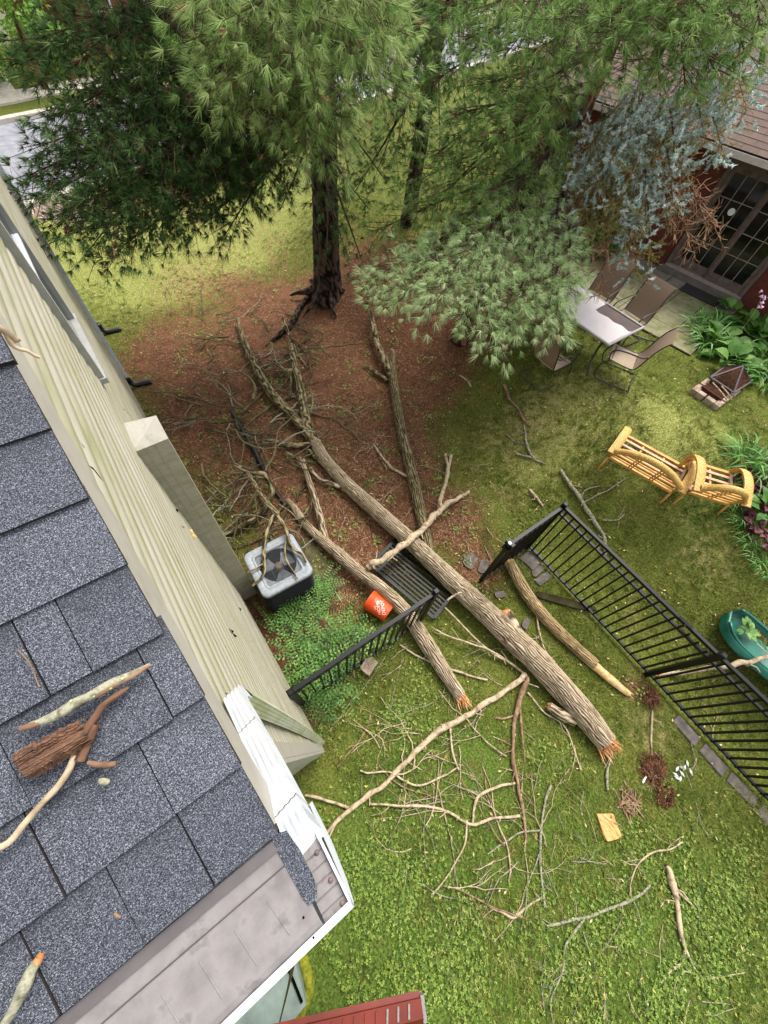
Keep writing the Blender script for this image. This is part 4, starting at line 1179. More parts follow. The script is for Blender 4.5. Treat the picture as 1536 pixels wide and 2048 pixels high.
pm('hatch_green', ['#5d6b62', '#77857c', '#8a9690'], 4, (1, 1, 1), 7, .6, .1, .003, 'World')
pm('moss_yellow', ['#4a5312', '#767a1e', '#9a8f3a'], 20, rough=1, kind='World', bs=.8, bd=.02)
hp = [W(u, v, .35) for u, v in ((500, 1940), (588, 1912), (612, 2010), (560, 2075), (430, 2085))]
hc = np.mean(hp, 0)
ht = thing('cellar_hatch', 'greenish grey metal hatch with mossy curved rim under the eave', 'hatch', hc * [1, 1, 0])
mb = MB(); mb.add(*slabpoly(hp, 0, .35)); mb.build('hatch_box', MT['hatch_green'], ht)
MB().bar(W(568, 1915, .36), W(604, 2005, .36), .02, .02).build('hatch_seam', MT['dark_void'], ht)
rim_ = [W(u, v, .2) for u, v in ((600, 1905), (612, 1940), (618, 1975), (608, 2010), (590, 2040), (560, 2070))]
MB().tube(resample(rim_, np.ones(6), .04)[0], .055, 8).build('mossy_rim', MT['moss_yellow'], ht, True)
cb = [np.array([-.32, -.225, 4.80]), W(583, 1925, 4.2), W(575, 1980, 2.6), W(558, 2050, .37)]
cb[1] = W(584, 1922, 4.60)
tag(MB().tube(resample(cb, np.ones(4), .1)[0], .006, 6).build('cable', MT['black_plastic'], None, True), 'thin black cable dropping from the gutter to the hatch', 'cable')
lid_sticks = MB(); lrn = np.random.default_rng(3)
for _ in range(110):
    a_, c_ = lrn.uniform(.46, 1.05), lrn.uniform(.08, FLy - .08); p_ = FP(a_, c_, lrn.uniform(.06, .2)); th = lrn.uniform(0, 3.14); d_ = np.array([math.cos(th), math.sin(th), lrn.normal(0, .2)]) * lrn.uniform(.05, .16)
    lid_sticks.bar(p_ - d_, p_ + d_, .012, .01)
tag(lid_sticks.build('stick_pile', MT['stick_dark'], None), 'pile of dark sticks stored under the fire pit lid', 'sticks')
for i_, (u0, v0, u1, v1) in enumerate(((1425, 765, 1455, 803), (1443, 772, 1462, 800))):
    p_, q_ = G(u0, v0, .3), G(u1, v1, .16)
    tag(MB().tube(resample([p_, (p_ + q_) / 2 + [-.06, -.06, .03], q_], np.ones(3), .05)[0], .012, 6).build('bent_stick', MT['stick_pale'], None, True), ['longer', 'shorter'][i_] + ' bent pale stick poking out of the fire pit', 'stick')
# ------------------------------------------------------------------ fallen logs and branches
def px_path(pts, lift=0.0, thin=1.0):
    """photo pixels (u, v, radius px[, extra lift m]) -> world centre line resting on the ground"""
    P, Rr = [], []
    for q in pts:
        u, v, r = q[:3]; r *= .76 * (FPX / math.sqrt((u - CX) ** 2 + (v - CY) ** 2 + FPX ** 2)) ** .7 * thin; ex_ = q[3] if len(q) > 3 else 0.0
        g = G(u, v); rm = r * pxm(g)
        p = G(u, v, rm * .85 + ex_ + lift); P.append(p); Rr.append(rm)
    return np.array(P), np.array(Rr)

def log_mesh(name, P, Rr, mat, parent=None, relief=.012, n=28, ds=.03, seed=0):
    P2, R2 = resample(P, Rr, ds)
    if relief == 0 and len(P2) > 6:                    # natural kinks and knots in bare sticks
        kr = np.random.default_rng(abs(int(P[0][0] * 1000)) + seed)
        kn = kr.normal(0, 1, (max(3, len(P2) // 4), 3)); xi = np.linspace(0, len(kn) - 1, len(P2))
        jit = np.stack([np.interp(xi, np.arange(len(kn)), kn[:, k_]) for k_ in range(3)], -1)
        jit[0] = 0; jit[-1] = 0
        P2 = P2 + jit * R2[:, None] * .33
        R2 = R2 * (1 + .16 * np.interp(xi, np.arange(len(kn)), kn[:, 1]).clip(-1, 1.5))
    V, F, uv, rg = tube_geo(P2, R2, n, relief, seed, .3 if relief == 0 else .12)
    o = mk(name, V, F, MT[mat], parent, {'ridge': rg}, True, True, uv)
    return o, P2, R2

def splinters(parent, c, d, r, n, ln, mat, name='broken_end', seed=0):
    """jagged torn wood at the end of a log"""
    rr = np.random.default_rng(seed + 11)
    d = _u(d); a = _u(np.cross(d, [0.13, .2, 1])); b2 = np.cross(d, a)
    mb = MB()
    mb.add([c + (a * math.cos(t) + b2 * math.sin(t)) * r * .96 for t in np.linspace(0, 2 * math.pi, 13)[:-1]] + [c + d * r * .25], [(i, (i + 1) % 12, 12) for i in range(12)])
    for k_ in range(n):
        t = rr.uniform(0, 6.28); q = r * math.sqrt(rr.uniform(0, .9))
        o = c + (a * math.cos(t) + b2 * math.sin(t)) * q - d * r * .3
        dd = _u(d + rr.normal(0, .22, 3)); l = ln * rr.uniform(.1, 1) ** 2.2 ; w = r * rr.uniform(.05, .2)
        s1 = _u(np.cross(dd, rr.normal(0, 1, 3))); s2 = np.cross(dd, s1)
        tip = o + dd * (l + r * .3)
        mb.add([o + s1 * w, o - s1 * w * .6 + s2 * w, o - s1 * w * .6 - s2 * w, tip, tip - dd * l * .4 + s1 * w * .7], [(0, 1, 4), (1, 3, 4), (1, 2, 3), (2, 0, 4), (2, 4, 3)])
    return mb.build(name, MT[mat], parent)

def fallen(name, label, cat, pts, mat='bark_pale', subs=(), relief=.012, n=28, breaks=(), lift=0.0, group=None, ds=.03, seed=0):
    th_ = .82 if relief == 0 else 1.0
    P, Rr = px_path(pts, lift, th_)
    o, P2, R2 = log_mesh(name, P, Rr, mat, None, relief, n, ds, seed)
    tag(o, label, cat, group)
    for i, sp in enumerate(subs):
        p_, r_ = px_path(sp, lift, th_ * .9)
        log_mesh('side_branch', p_, r_, mat, o, relief * .5, max(8, n // 2), ds, seed + i + 5)
    if relief == 0:                                   # short dead side twigs
        kr = np.random.default_rng(abs(int(P[0][1] * 977)) + seed)
        Ln = np.linalg.norm(np.diff(P2, axis=0), axis=1).sum()
        for k_ in range(int(Ln / .28)):
            i = int(kr.integers(2, len(P2) - 1)); a_ = kr.uniform(0, 6.28); l_ = kr.uniform(.06, .26)
            q_ = P2[i] + np.array([math.cos(a_) * l_, math.sin(a_) * l_, kr.uniform(-.01, .07)])
            m_ = (P2[i] + q_) / 2 + kr.normal(0, .02, 3)
            V, F, uv, rg = tube_geo(np.array([P2[i], m_, q_]), np.array([.004, .003, .0015]) + R2[i] * .15, 5)
            mk('side_twig', V, F, MT[mat], o, {'ridge': rg}, True, True, uv)
    for end, ln, wood in breaks:
        if end == 0: splinters(o, P2[0], P2[0] - P2[1], R2[0], 90, ln, wood, seed=seed)
        else: splinters(o, P2[-1], P2[-1] - P2[-2], R2[-1], 26, ln, wood, seed=seed + 1)
    return o

T1 = fallen('fallen_log', 'thickest pale barked fallen log lying across the fence line, splintered lower end', 'log',
       [(1212, 1484, 31, .02), (1165, 1425, 35, .02), (1110, 1360, 35, .04), (1036, 1285, 32, .07), (960, 1213, 27, .11), (903, 1160, 23, .14), (850, 1110, 21, .14), (798, 1062, 20, .12), (744, 1014, 18, .09), (692, 966, 17, .06), (652, 922, 16, .05), (630, 885, 14, .05)],
       'bark_pale', relief=.013, n=96, ds=.014, breaks=((0, .26, 'fresh_wood'),), seed=1)
def limb(par, pts, mat, n=16, relief=.007, brk=None, seed=3, name='limb', ds=.03):
    P, Rr = px_path(pts); o, P2, R2 = log_mesh(name, P, Rr, mat, par, relief, n, ds, seed)
    if brk: splinters(o, P2[-1], P2[-1] - P2[-2], R2[-1], 14, brk[0], brk[1], seed=seed)
    return o
limb(T1, [(636, 892, 13, .05), (610, 862, 13, .06), (590, 838, 12, .08), (545, 790, 12, .1), (520, 752, 11, .1), (500, 708, 9, .1), (486, 676, 7, .12), (474, 636, 4, .15)], 'bark_mossy', 24, .012, (.12, 'pale_wood'), 21)
limb(T1, [(632, 890, 13, .05), (612, 835, 12, .08), (602, 785, 11, .1), (592, 742, 10, .12), (585, 712, 8, .14), (583, 690, 6, .16)], 'bark_mossy', 24, .012, (.1, 'fresh_wood'), 22)
limb(T1, [(592, 742, 8, .12), (568, 742, 7, .12), (550, 722, 6, .13)], 'bark_mossy', 12, .004, (.03, 'pale_wood'), 23)
limb(T1, [(585, 712, 5, .14), (578, 670, 4, .2), (566, 635, 3, .25)], 'bark_mossy', 10, .002, None, 24)
limb(T1, [(660, 935, 9, .05), (640, 920, 9, .05), (612, 900, 8, .05)], 'bark_mossy', 14, .006, (.03, 'pale_wood'), 25)
limb(T1, [(625, 890, 8, .06), (580, 890, 8, .05), (545, 884, 7, .05), (520, 884, 5, .04)], 'bark_mossy', 14, .006, None, 26)
limb(T1, [(705, 985, 7, .08), (670, 970, 6, .08), (635, 955, 5, .08), (620, 935, 4, .08)], 'bark_pale', 10, .003, None, 27)
limb(T1, [(1040, 1285, 20, .10), (1024, 1250, 18, .2), (1010, 1224, 16, .3)], 'bark_pale', 24, .01, (.06, 'fresh_wood'), 28)
limb(T1, [(1150, 1440, 18, .04), (1120, 1428, 15, .04), (1098, 1412, 12, .05)], 'bark_pale', 22, .01, (.06, 'fresh_wood'), 29)
T2 = fallen('fallen_log', 'mid sized pale barked log with orange torn tip passing beside the bucket', 'log',
       [(921, 1392, 16, .0), (888, 1342, 19, .02), (850, 1282, 20, .06), (812, 1226, 18, .12), (770, 1182, 16, .17), (722, 1146, 14, .16), (682, 1112, 15, .12), (650, 1085, 13, .08), (612, 1050, 10, .06), (590, 1018, 8, .05), (575, 1000, 5, .05)],
       'bark_pale', relief=.011, n=72, ds=.015, breaks=((0, .24, 'fresh_wood'),), seed=4)
limb(T2, [(652, 1088, 10, .08), (642, 1042, 9, .1), (628, 992, 8, .1), (612, 945, 7, .1), (603, 916, 6, .1)], 'bark_pale', 18, .008, (.05, 'fresh_wood'), 31)
limb(T2, [(603, 930, 5, .1), (585, 912, 4, .12), (570, 905, 3, .12)], 'bark_mossy', 8, .002, None, 32)
T3 = fallen('fallen_log', 'slender mossy log running up the needle bed with a forked far end', 'log',
       [(858, 1108, 14, .05), (846, 1050, 14, .02), (831, 980, 14, .02), (815, 910, 13, .03), (801, 850, 12, .05), (791, 790, 11, .07), (785, 742, 10, .09), (785, 702, 6, .12)],
       'bark_mossy', relief=.013, n=36, ds=.02, breaks=((1, .08, 'pale_wood'),), seed=6)
limb(T3, [(783, 752, 9, .08), (768, 718, 9, .1), (754, 685, 8, .12), (745, 645, 7, .14), (738, 614, 5, .16)], 'bark_mossy', 18, .008, (.06, 'pale_wood'), 41)
limb(T3, [(778, 762, 5, .05), (750, 745, 5, .04), (728, 730, 3, .04)], 'bark_mossy', 8, .002, None, 42)
limb(T3, [(820, 955, 4, .03), (790, 940, 4, .02), (765, 915, 3, .02), (748, 890, 3, .02)], 'stick_pale', 8, .0, None, 43)
B1 = fallen('fallen_branch', 'smooth tan forked branch lying across the tops of the logs', 'branch',
       [(735, 1136, 10, .30), (790, 1100, 10, .42), (840, 1062, 10, .36), (882, 1018, 9, .22), (910, 1000, 7, .12), (937, 984, 5, .08)], 'stick_pale', relief=0, n=16, breaks=((1, .03, 'pale_wood'),),
       subs=[[(880, 1020, 8, .22), (885, 985, 7, .14), (896, 942, 6, .1), (890, 908, 5, .08)], [(896, 942, 5, .1), (903, 910, 4, .1)]])
T4 = fallen('fallen_log', 'bent log with long strip of bare yellow wood lying next to the fence', 'log',
       [(1018, 1122, 12, .10), (1035, 1155, 15, .06), (1060, 1198, 16, .03), (1092, 1237, 17, .0), (1135, 1280, 16, .0), (1190, 1330, 16, .0)],
       'bark_tan', relief=.010, n=48, ds=.016, breaks=((0, .03, 'pale_wood'),), seed=8)
limb(T4, [(1172, 1315, 12, .01), (1205, 1345, 13, .01), (1235, 1370, 12, .01), (1258, 1388, 9, .01)], 'pale_wood', 14, .006, (.10, 'pale_wood'), 51, 'bare_wood')
fallen('fallen_branch', 'longest straight branch reaching from the thick log down to the gutter', 'branch',
       [(1052, 1350, 9, .06), (1000, 1388, 9, .04), (930, 1432, 10, .02), (870, 1470, 10, .02), (830, 1505, 9, .02), (775, 1560, 9, .02), (705, 1615, 9, .02), (668, 1648, 8, .03), (640, 1680, 6, .03)], 'stick_pale', relief=0, n=14,
       subs=[[(700, 1617, 6, .02), (655, 1600, 6, .03), (610, 1590, 5, .04)], [(672, 1645, 5, .03), (660, 1670, 4, .03), (652, 1685, 4, .03)], [(790, 1548, 5, .02), (810, 1562, 4, .03), (840, 1570, 4, .04), (880, 1555, 4, .04), (915, 1535, 3, .03)], [(900, 1450, 4, .02), (905, 1500, 4, .04), (918, 1540, 4, .02)]])
fallen('fallen_branch', 'crooked brown branch hanging straight below the stub of the thick log', 'branch',
       [(1055, 1355, 8, .10), (1040, 1400, 8, .05), (1028, 1450, 7, .02), (1026, 1505, 7, .02), (1034, 1560, 7, .02), (1045, 1620, 6, .02), (1053, 1684, 4, .01)], 'stick_red', relief=0, n=12,
       subs=[[(1040, 1420, 4, .03), (1046, 1480, 4, .05), (1050, 1525, 3, .02)], [(1030, 1430, 4, .03), (1008, 1437, 4, .03), (990, 1436, 4, .02)]])
fallen('fallen_branch', 'wavy tan branch with three arms on the lawn right of the gutter', 'branch',
       [(740, 1606, 4, .03), (800, 1610, 5, .03), (860, 1614, 5, .02), (905, 1628, 5, .02), (945, 1648, 6, .01), (985, 1636, 5, .02), (1040, 1632, 5, .02)], 'stick_pale', relief=0, n=10,
       subs=[[(945, 1646, 5, .02), (950, 1610, 5, .03), (962, 1590, 5, .04), (1000, 1572, 5, .05), (1030, 1566, 4, .04)], [(934, 1640, 4, .02), (930, 1685, 4, .02), (905, 1735, 4, .01), (862, 1794, 4, .01)], [(960, 1592, 3, .03), (940, 1582, 3, .03), (918, 1574, 3, .02)]])
fallen('fallen_branch', 'greyish green stick curving upright through the middle of the lower lawn', 'branch',
       [(1102, 1570, 5, .02), (1086, 1618, 5, .02), (1081, 1680, 5, .01), (1081, 1740, 5, .01), (1090, 1814, 4, .01)], 'stick_lichen', relief=0, n=10,
       subs=[[(1080, 1660, 4, .02), (1040, 1665, 4, .02), (1010, 1685, 4, .01), (975, 1708, 3, .01)]])
fallen('fallen_branch', 'lichen spotted branch dipping to the left on the lower right lawn', 'branch',
       [(1094, 1852, 5, .01), (1140, 1842, 6, .01), (1170, 1836, 6, .01), (1220, 1815, 6, .02), (1262, 1800, 6, .02), (1300, 1770, 5, .03)], 'stick_lichen', relief=0, n=10,
       subs=[[(1168, 1838, 5, .02), (1150, 1865, 5, .02), (1130, 1895, 5, .02), (1126, 1940, 4, .02), (1103, 2000, 4, .01), (1106, 2050, 3, .01)], [(1165, 1860, 3, .03), (1178, 1900, 3, .02), (1192, 1942, 2, .01)], [(1245, 1808, 3, .02), (1238, 1850, 3, .02), (1205, 1902, 3, .01)]])
fallen('fallen_branch', 'thick bark shedding branch with forked foot at the lower right', 'branch',
       [(1335, 1733, 11, .03), (1346, 1770, 12, .02), (1354, 1805, 9, .02), (1360, 1850, 9, .02), (1370, 1895, 8, .01), (1390, 1938, 5, .01)], 'stick_pale', relief=0, n=14, breaks=((0, .05, 'rotten_wood'),),
       subs=[[(1348, 1775, 6, .02), (1368, 1795, 5, .03), (1388, 1812, 3, .02)], [(1372, 1900, 6, .01), (1362, 1925, 6, .01), (1340, 1942, 6, .01), (1322, 1966, 5, .01)], [(1354, 1940, 4, .01), (1385, 1945, 4, .01), (1412, 1957, 4, .01), (1450, 1952, 3, .01), (1490, 1945, 3, .01)]])
fallen('fallen_branch', 'thin arched twig bowing over the lichen spotted branch', 'branch',
       [(1262, 1795, 3, .02), (1262, 1762, 3, .06), (1275, 1730, 3, .09), (1305, 1705, 3, .08), (1340, 1698, 3, .06), (1365, 1684, 3, .03)], 'stick_pale', relief=0, n=8, subs=[[(1325, 1700, 2, .07), (1322, 1712, 2, .05)]])
fallen('fallen_branch', 'flat V shaped tan branch lying on the lower middle lawn', 'branch',
       [(968, 1807, 4, .01), (1000, 1822, 5, .01), (1027, 1836, 6, .01), (1050, 1815, 5, .01), (1083, 1795, 4, .01)], 'stick_pale', relief=0, n=8)
fallen('fallen_branch', 'pale bare branch poking through the fence over the slide', 'branch',
       [(1318, 1348, 8, .02), (1370, 1343, 9, .1), (1420, 1336, 9, .25), (1470, 1330, 9, .35), (1510, 1320, 9, .38), (1560, 1304, 8, .38)], 'stick_pale', relief=0, n=12, breaks=((0, .08, 'fresh_wood'),))
fallen('fallen_branch', 'mottled green branch leading from the lawn up to the fence rail', 'branch',
       [(1120, 940, 6, .01), (1145, 975, 6, .01), (1165, 1005, 7, .01), (1190, 1045, 7, .01), (1208, 1075, 6, .02), (1211, 1110, 5, .02)], 'stick_lichen', relief=0, n=10,
       subs=[[(1168, 1005, 3, .02), (1195, 990, 3, .02), (1225, 975, 3, .02), (1252, 955, 3, .01)], [(1160, 1000, 3, .02), (1172, 980, 3, .03), (1200, 972, 3, .02)], [(1205, 1040, 3, .02), (1235, 1040, 2, .01), (1250, 1028, 2, .01)]])
fallen('fallen_branch', 'purplish grey stick alone on the open lawn left of the table', 'branch',
       [(1007, 768, 6, .01), (1018, 795, 5, .01), (1035, 815, 4, .01), (1048, 838, 4, .01), (1059, 853, 4, .01)], 'stick_red', relief=0, n=8)
fallen('fallen_branch', 'short green grey stick with splayed foot above the fence corner', 'branch',
       [(1049, 850, 3, .01), (1052, 880, 4, .01), (1060, 905, 5, .01), (1070, 918, 4, .01)], 'stick_lichen', relief=0, n=8, subs=[[(1012, 868, 3, .01), (1030, 883, 3, .01), (1054, 888, 3, .01)], [(1033, 908, 4, .01), (1060, 915, 4, .01), (1088, 928, 3, .01)]])
fallen('fallen_branch', 'small curved pale stick near the edge of the pine needles', 'branch', [(918, 750, 3, .01), (932, 758, 3, .01), (943, 774, 3, .01)], 'stick_pale', relief=0, n=8)
fallen('fallen_branch', 'stubby straight stick just beyond the gate corner', 'branch', [(1059, 979, 4, .01), (1072, 995, 4, .01), (1085, 1012, 4, .01)], 'stick_pale', relief=0, n=8)
# branch snagged on top of the air conditioner
acz = AZ
def acp(u, v, up=0): return W(u, v, acz + .03 + up)
P = [G(495, 945, .5), acp(530, 1000, .12), acp(548, 1022, .14), acp(556, 1030, .12)]
o, _, _ = log_mesh('fallen_branch', np.array(P), np.array([.03, .04, .045, .04]), 'bark_mossy', None, .004, 14, .03, 61)
tag(o, 'mossy forked branch draped over the air conditioner grille', 'branch')
for sp in ([(550, 1028, .12, .035), (535, 1060, .06, .03), (528, 1100, .02, .027), (528, 1145, .015, .02), (505, 1172, .01, .014)], [(556, 1030, .12, .035), (572, 1060, .08, .03), (580, 1090, .05, .025), (605, 1110, .03, .02), (612, 1125, .02, .015)],
           [(572, 1085, .04, .018), (570, 1110, .03, .016), (578, 1130, .02, .015), (595, 1157, .015, .013)], [(527, 1128, .02, .016), (510, 1138, .02, .014), (495, 1145, .03, .012)]):
    log_mesh('side_branch', np.array([acp(u, v, e_) for u, v, e_, r in sp]), np.array([r for *_, r in sp]), 'bark_mossy', o, .002, 10, .03, 62)
fallen('fallen_branch', 'dark mossy branch stretched between the house and the downed crown', 'branch', [(440, 1075, 6, .03), (470, 1060, 7, .05), (505, 1040, 7, .08), (530, 1015, 7, .15), (545, 985, 6, .2), (530, 950, 6, .3), (495, 942, 8, .4), (470, 930, 6, .4)], 'bark_mossy', relief=.003, n=12)
fallen('broken_root', 'dark exposed pine root creeping away from the trunk', 'root', [(640, 565, 9, .05), (618, 592, 8, .03), (600, 615, 7, .02), (585, 645, 8, .02), (560, 668, 7, .02), (545, 682, 5, .0)], 'bark_pine', relief=.006, n=14)
# black corrugated drain pipe
P, Rr = px_path([(463, 822, 5, .02), (478, 848, 6, .02), (490, 870, 6, .03), (508, 900, 7, .03), (525, 935, 6, .02), (545, 975, 6, .01), (570, 1010, 5, .01)])
P, Rr = resample(P, Rr, .012); Rr = Rr * (1 + .08 * (np.arange(len(Rr)) % 3 == 0))
V, F, uv, rg = tube_geo(P, Rr, 12); tag(mk('drain_pipe', V, F, MT['black_plastic'], None, None, True), 'black corrugated drain pipe snaking through the broken branches', 'pipe')

# random thin twigs: scattered singly over the lawn and heaped by the house
def twig_geo(c, ang, ln, r, rr, z):
    mbv, mbf, base = [], [], 0
    def seg(p0, a0, l, r0, depth):
        nonlocal base
        pts = [p0]; a = a0; n = max(3, int(l / .09))
        for _ in range(n):
            a += rr.normal(0, .2); s = l / n
            q = pts[-1] + np.array([math.cos(a) * s, math.sin(a) * s, 0]); q[2] = hgt(q[0], q[1]) + z + r0 * .7 + abs(rr.normal(0, .012))
            pts.append(q)
        rad = np.linspace(r0, r0 * .45, len(pts))
        V, F, _, _ = tube_geo(np.array(pts), rad, 5)
        mbv.append(V); mbf.append(F + base); base += len(V)
        if depth > 0:
            for _ in range(rr.integers(0, 3)):
                k_ = rr.integers(1, len(pts) - 1)
                seg(pts[k_], a0 + rr.choice([-1, 1]) * rr.uniform(.4, 1.0), l * rr.uniform(.3, .6), r0 * .6, depth - 1)
    seg(np.array([c[0], c[1], float(hgt(c[0], c[1])) + z + r]), ang, ln, r, 2)
    return np.vstack(mbv), np.vstack(mbf)
rt = np.random.default_rng(31)
def scatter_twigs(n, box_, mats, ln, rad, label, group, dirb=None, zmax=.03):
    for i in range(n):
        u, v = rt.uniform(box_[0], box_[2]), rt.uniform(box_[1], box_[3])
        p = G(u, v)
        if p[0] < WX + .15: continue
        a = rt.uniform(0, 6.28) if dirb is None else dirb + rt.normal(0, .6)
        V, F = twig_geo(p, a, rt.uniform(*ln), rt.uniform(*rad), rt, rt.uniform(0, zmax))
        V[:, 0] = np.maximum(V[:, 0], WX + .05)
        tag(mk('twig', V, F, MT[mats[rt.integers(len(mats))]], None, {'ridge': np.full(len(V), .6)}, True), label, 'twig', group)
scatter_twigs(78, (600, 1240, 1110, 1830), ['stick_pale', 'stick_pale', 'stick_lichen'], (.25, .9), (.004, .009), 'thin bare twig among the litter scattered over the lawn between gutter and thick log', 'twigs scattered over the lower lawn')
scatter_twigs(120, (390, 640, 650, 1090), ['stick_dark', 'stick_dark', 'stick_lichen'], (.3, 1.5), (.006, .02), 'dark thin stick in the tangle heaped between the wall and the downed crown', 'sticks heaped on the needle bed', None, .22)
scatter_twigs(60, (640, 840, 980, 1130), ['stick_red', 'stick_pale'], (.2, .8), (.004, .008), 'fine reddish twig lying on the pine needles around the slender mossy log', 'twigs on the needle bed')
scatter_twigs(26, (600, 1120, 760, 1330), ['stick_dark', 'stick_pale'], (.2, .7), (.004, .01), 'thin stick lying near the bucket and the short fence', 'sticks near the bucket')
scatter_twigs(40, (1080, 1480, 1440, 2040), ['stick_pale', 'stick_lichen'], (.15, .5), (.004, .007), 'short pale twig dropped on the open lower right lawn', 'twigs on the lower right lawn')
scatter_twigs(12, (950, 820, 1330, 1100), ['stick_pale'], (.15, .5), (.004, .007), 'short twig on the neighbours lawn beyond the fence', 'twigs beyond the fence')
scatter_twigs(15, (620, 1370, 1090, 1780), ['stick_pale', 'stick_pale', 'stick_red'], (.6, 1.3), (.007, .013), 'sturdier tan stick crossing the twig litter between gutter and thick log', 'sturdier sticks on the lower lawn')
scatter_twigs(26, (400, 690, 640, 1070), ['bark_mossy', 'stick_dark', 'stick_dark'], (.8, 1.9), (.014, .034), 'thick mossy stick in the tangle between the pine foot and the air conditioner', 'thick sticks of the downed crown', None, .25)
# curling pale twigs crossing the thick log's lower half
for i, pts in enumerate([[(870, 1260, 3, .05), (905, 1275, 3, .12), (950, 1290, 3, .15), (990, 1305, 4, .1), (1045, 1345, 4, .05)], [(895, 1200, 3, .3), (925, 1185, 3, .35), (960, 1205, 3, .2), (1010, 1225, 3, .3)], [(890, 1215, 3, .12), (930, 1255, 3, .1), (975, 1300, 3, .1), (1030, 1330, 3, .06)], [(800, 1290, 3, .03), (850, 1320, 3, .03), (920, 1345, 4, .02), (975, 1360, 4, .02)], [(1070, 1210, 3, .02), (1075, 1250, 3, .03), (1090, 1300, 3, .03), (1110, 1325, 3, .02)], [(1055, 1385, 3, .02), (1090, 1425, 3, .03), (1130, 1455, 3, .03), (1162, 1540, 3, .02)], [(1305, 1420, 3, .02), (1303, 1460, 4, .02), (1304, 1510, 3, .01)], [(1225, 1500, 5, .01), (1215, 1540, 5, .01), (1216, 1580, 5, .01)]]):
    fallen('twig', ['long pale twig crossing under the bark of the thick log, upper left side', 'forked twig curling above the bend of the thick log', 'thin twig running alongside the thick log on the gutter side', 'twig beside the torn orange tip of the mid sized log', 'kinked twig between the thick log and the bent log', 'pale twig below the lower stub of the thick log', 'single upright twig below the fence post', 'green stub of stick below the splintered log end'][i], 'twig', pts, 'stick_pale' if i < 7 else 'stick_lichen', relief=0, n=7)

# torn slabs and wood chips on the lower lawn
rb_ = np.random.default_rng(5)
def chunk(name, label, cat, u, v, ln, wd, th, ang, mat, seed=0, n=9):
    rr = np.random.default_rng(seed); c = G(u, v); top, bot = [], []; pw = .2 if mat == 'paver' else .6
    for t in np.linspace(0, 2 * math.pi, n + 1)[:-1]:
        k_ = rr.uniform(.8, 1.12); x, y = math.copysign(abs(math.cos(t)) ** pw, math.cos(t)) * ln / 2 * k_, math.copysign(abs(math.sin(t)) ** pw, math.sin(t)) * wd / 2 * k_
        X, Y = c[0] + x * math.cos(ang) - y * math.sin(ang), c[1] + x * math.sin(ang) + y * math.cos(ang)
        top.append((X, Y, c[2] + th + rr.normal(0, th * .12))); bot.append((X, Y, c[2] - .005))
    F = [tuple(range(n)), tuple(range(2 * n - 1, n - 1, -1))] + [(i, i + n, (i + 1) % n + n, (i + 1) % n) for i in range(n)]
    return tag(MB().add(top + bot, F).build(name, MT[mat]), label, cat)
chunk('wood_slab', 'bright orange flat slab of fresh wood lying alone on the grass', 'wood slab', 1215, 1651, .30, .24, .035, 1.2, 'slab_wood', 3, 11)
chunk('wood_slab', 'mossy bark slab lying between the bent log and the fence', 'bark slab', 1125, 1205, .95, .12, .06, -.86, 'bark_mossy', 4, 13)
chunk('rock', 'tan rock at the foot of the short fence', 'rock', 737, 1335, .26, .18, .12, .3, 'pit_brick', 6)
def litter(name, label, u, v, rad, n, mat, seed, ln=(.05, .2), up=.25):
    rr = np.random.default_rng(seed); c = G(u, v); mb = MB()
    for _ in range(n):
        a, q = rr.uniform(0, 6.28), rad * math.sqrt(rr.uniform(0, 1))
        p = np.array([c[0] + q * math.cos(a) * 1.3, c[1] + q * math.sin(a), c[2] + rr.uniform(.0, .05)])
        d = _u([rr.normal(), rr.normal(), rr.normal() * up]); l = rr.uniform(*ln)
        mb.bar(p - d * l / 2, p + d * l / 2, rr.uniform(.004, .016), .005)
    return tag(mb.build(name, MT[mat]), label, 'debris', None)
litter('rotten_debris', 'dark heap of crumbled rotten wood nearest the splintered log end', 1305, 1535, .14, 170, 'rotten_wood', 1)
litter('rotten_debris', 'round tuft of brown rotten fibres below the crumbled heap', 1327, 1590, .11, 200, 'rotten_wood', 2, (.04, .12), .7)
litter('rotten_debris', 'reddish rotten crumbs at the fence post foot by the yellow wood', 1300, 1395, .12, 110, 'rotten_wood', 3)
litter('splinter_pile', 'bundle of long tan splinters left of the rotten tuft', 1255, 1605, .1, 40, 'stick_red', 4, (.1, .3), .1)

# ------------------------------------------------------------------ debris on the roof
def roofp(u, v, up=0.0):
    p = roofpt(u, v); n = _u([0, -PITCH, 1.0]); return p + n * (up + .012)
def roof_tube(name, label, cat, pts, mat, n=10, parent=None, rough=.3, relief=0.0):
    P = np.array([roofp(u, v, r * pxm(roofpt(u, v)) + (e_[0] if e_ else 0)) for u, v, r, *e_ in pts]); R_ = np.array([r * pxm(roofpt(u, v)) for u, v, r, *_ in pts])
    P, R_ = resample(P, R_, .008)
    V, F, uv, rg = tube_geo(P, R_, n, relief, len(pts), rough)
    o = mk(name, V, F, MT[mat], parent, {'ridge': rg}, True, True, uv)
    return tag(o, label, cat) if label else o
bkc = MB()
pm('bark_inner', ['#2f1d15', '#573c2e', '#795945', '#402b22', '#8f6f58'], 60, (1, .12, 1), 7, .9, .9, .004, 'buv')
e0, e1 = np.array([62., 1520.]), np.array([186., 1452.])
P = []
ax2 = _u(e1 - e0); pr2 = np.array([-ax2[1], ax2[0]])
rr = np.random.default_rng(9)
endj = rr.normal(0, 5, 41); fib = np.abs(rr.normal(0, .0016, 41)); fib2 = (rr.uniform(0, 1, 41) > .8) * 1.0
uvb = []
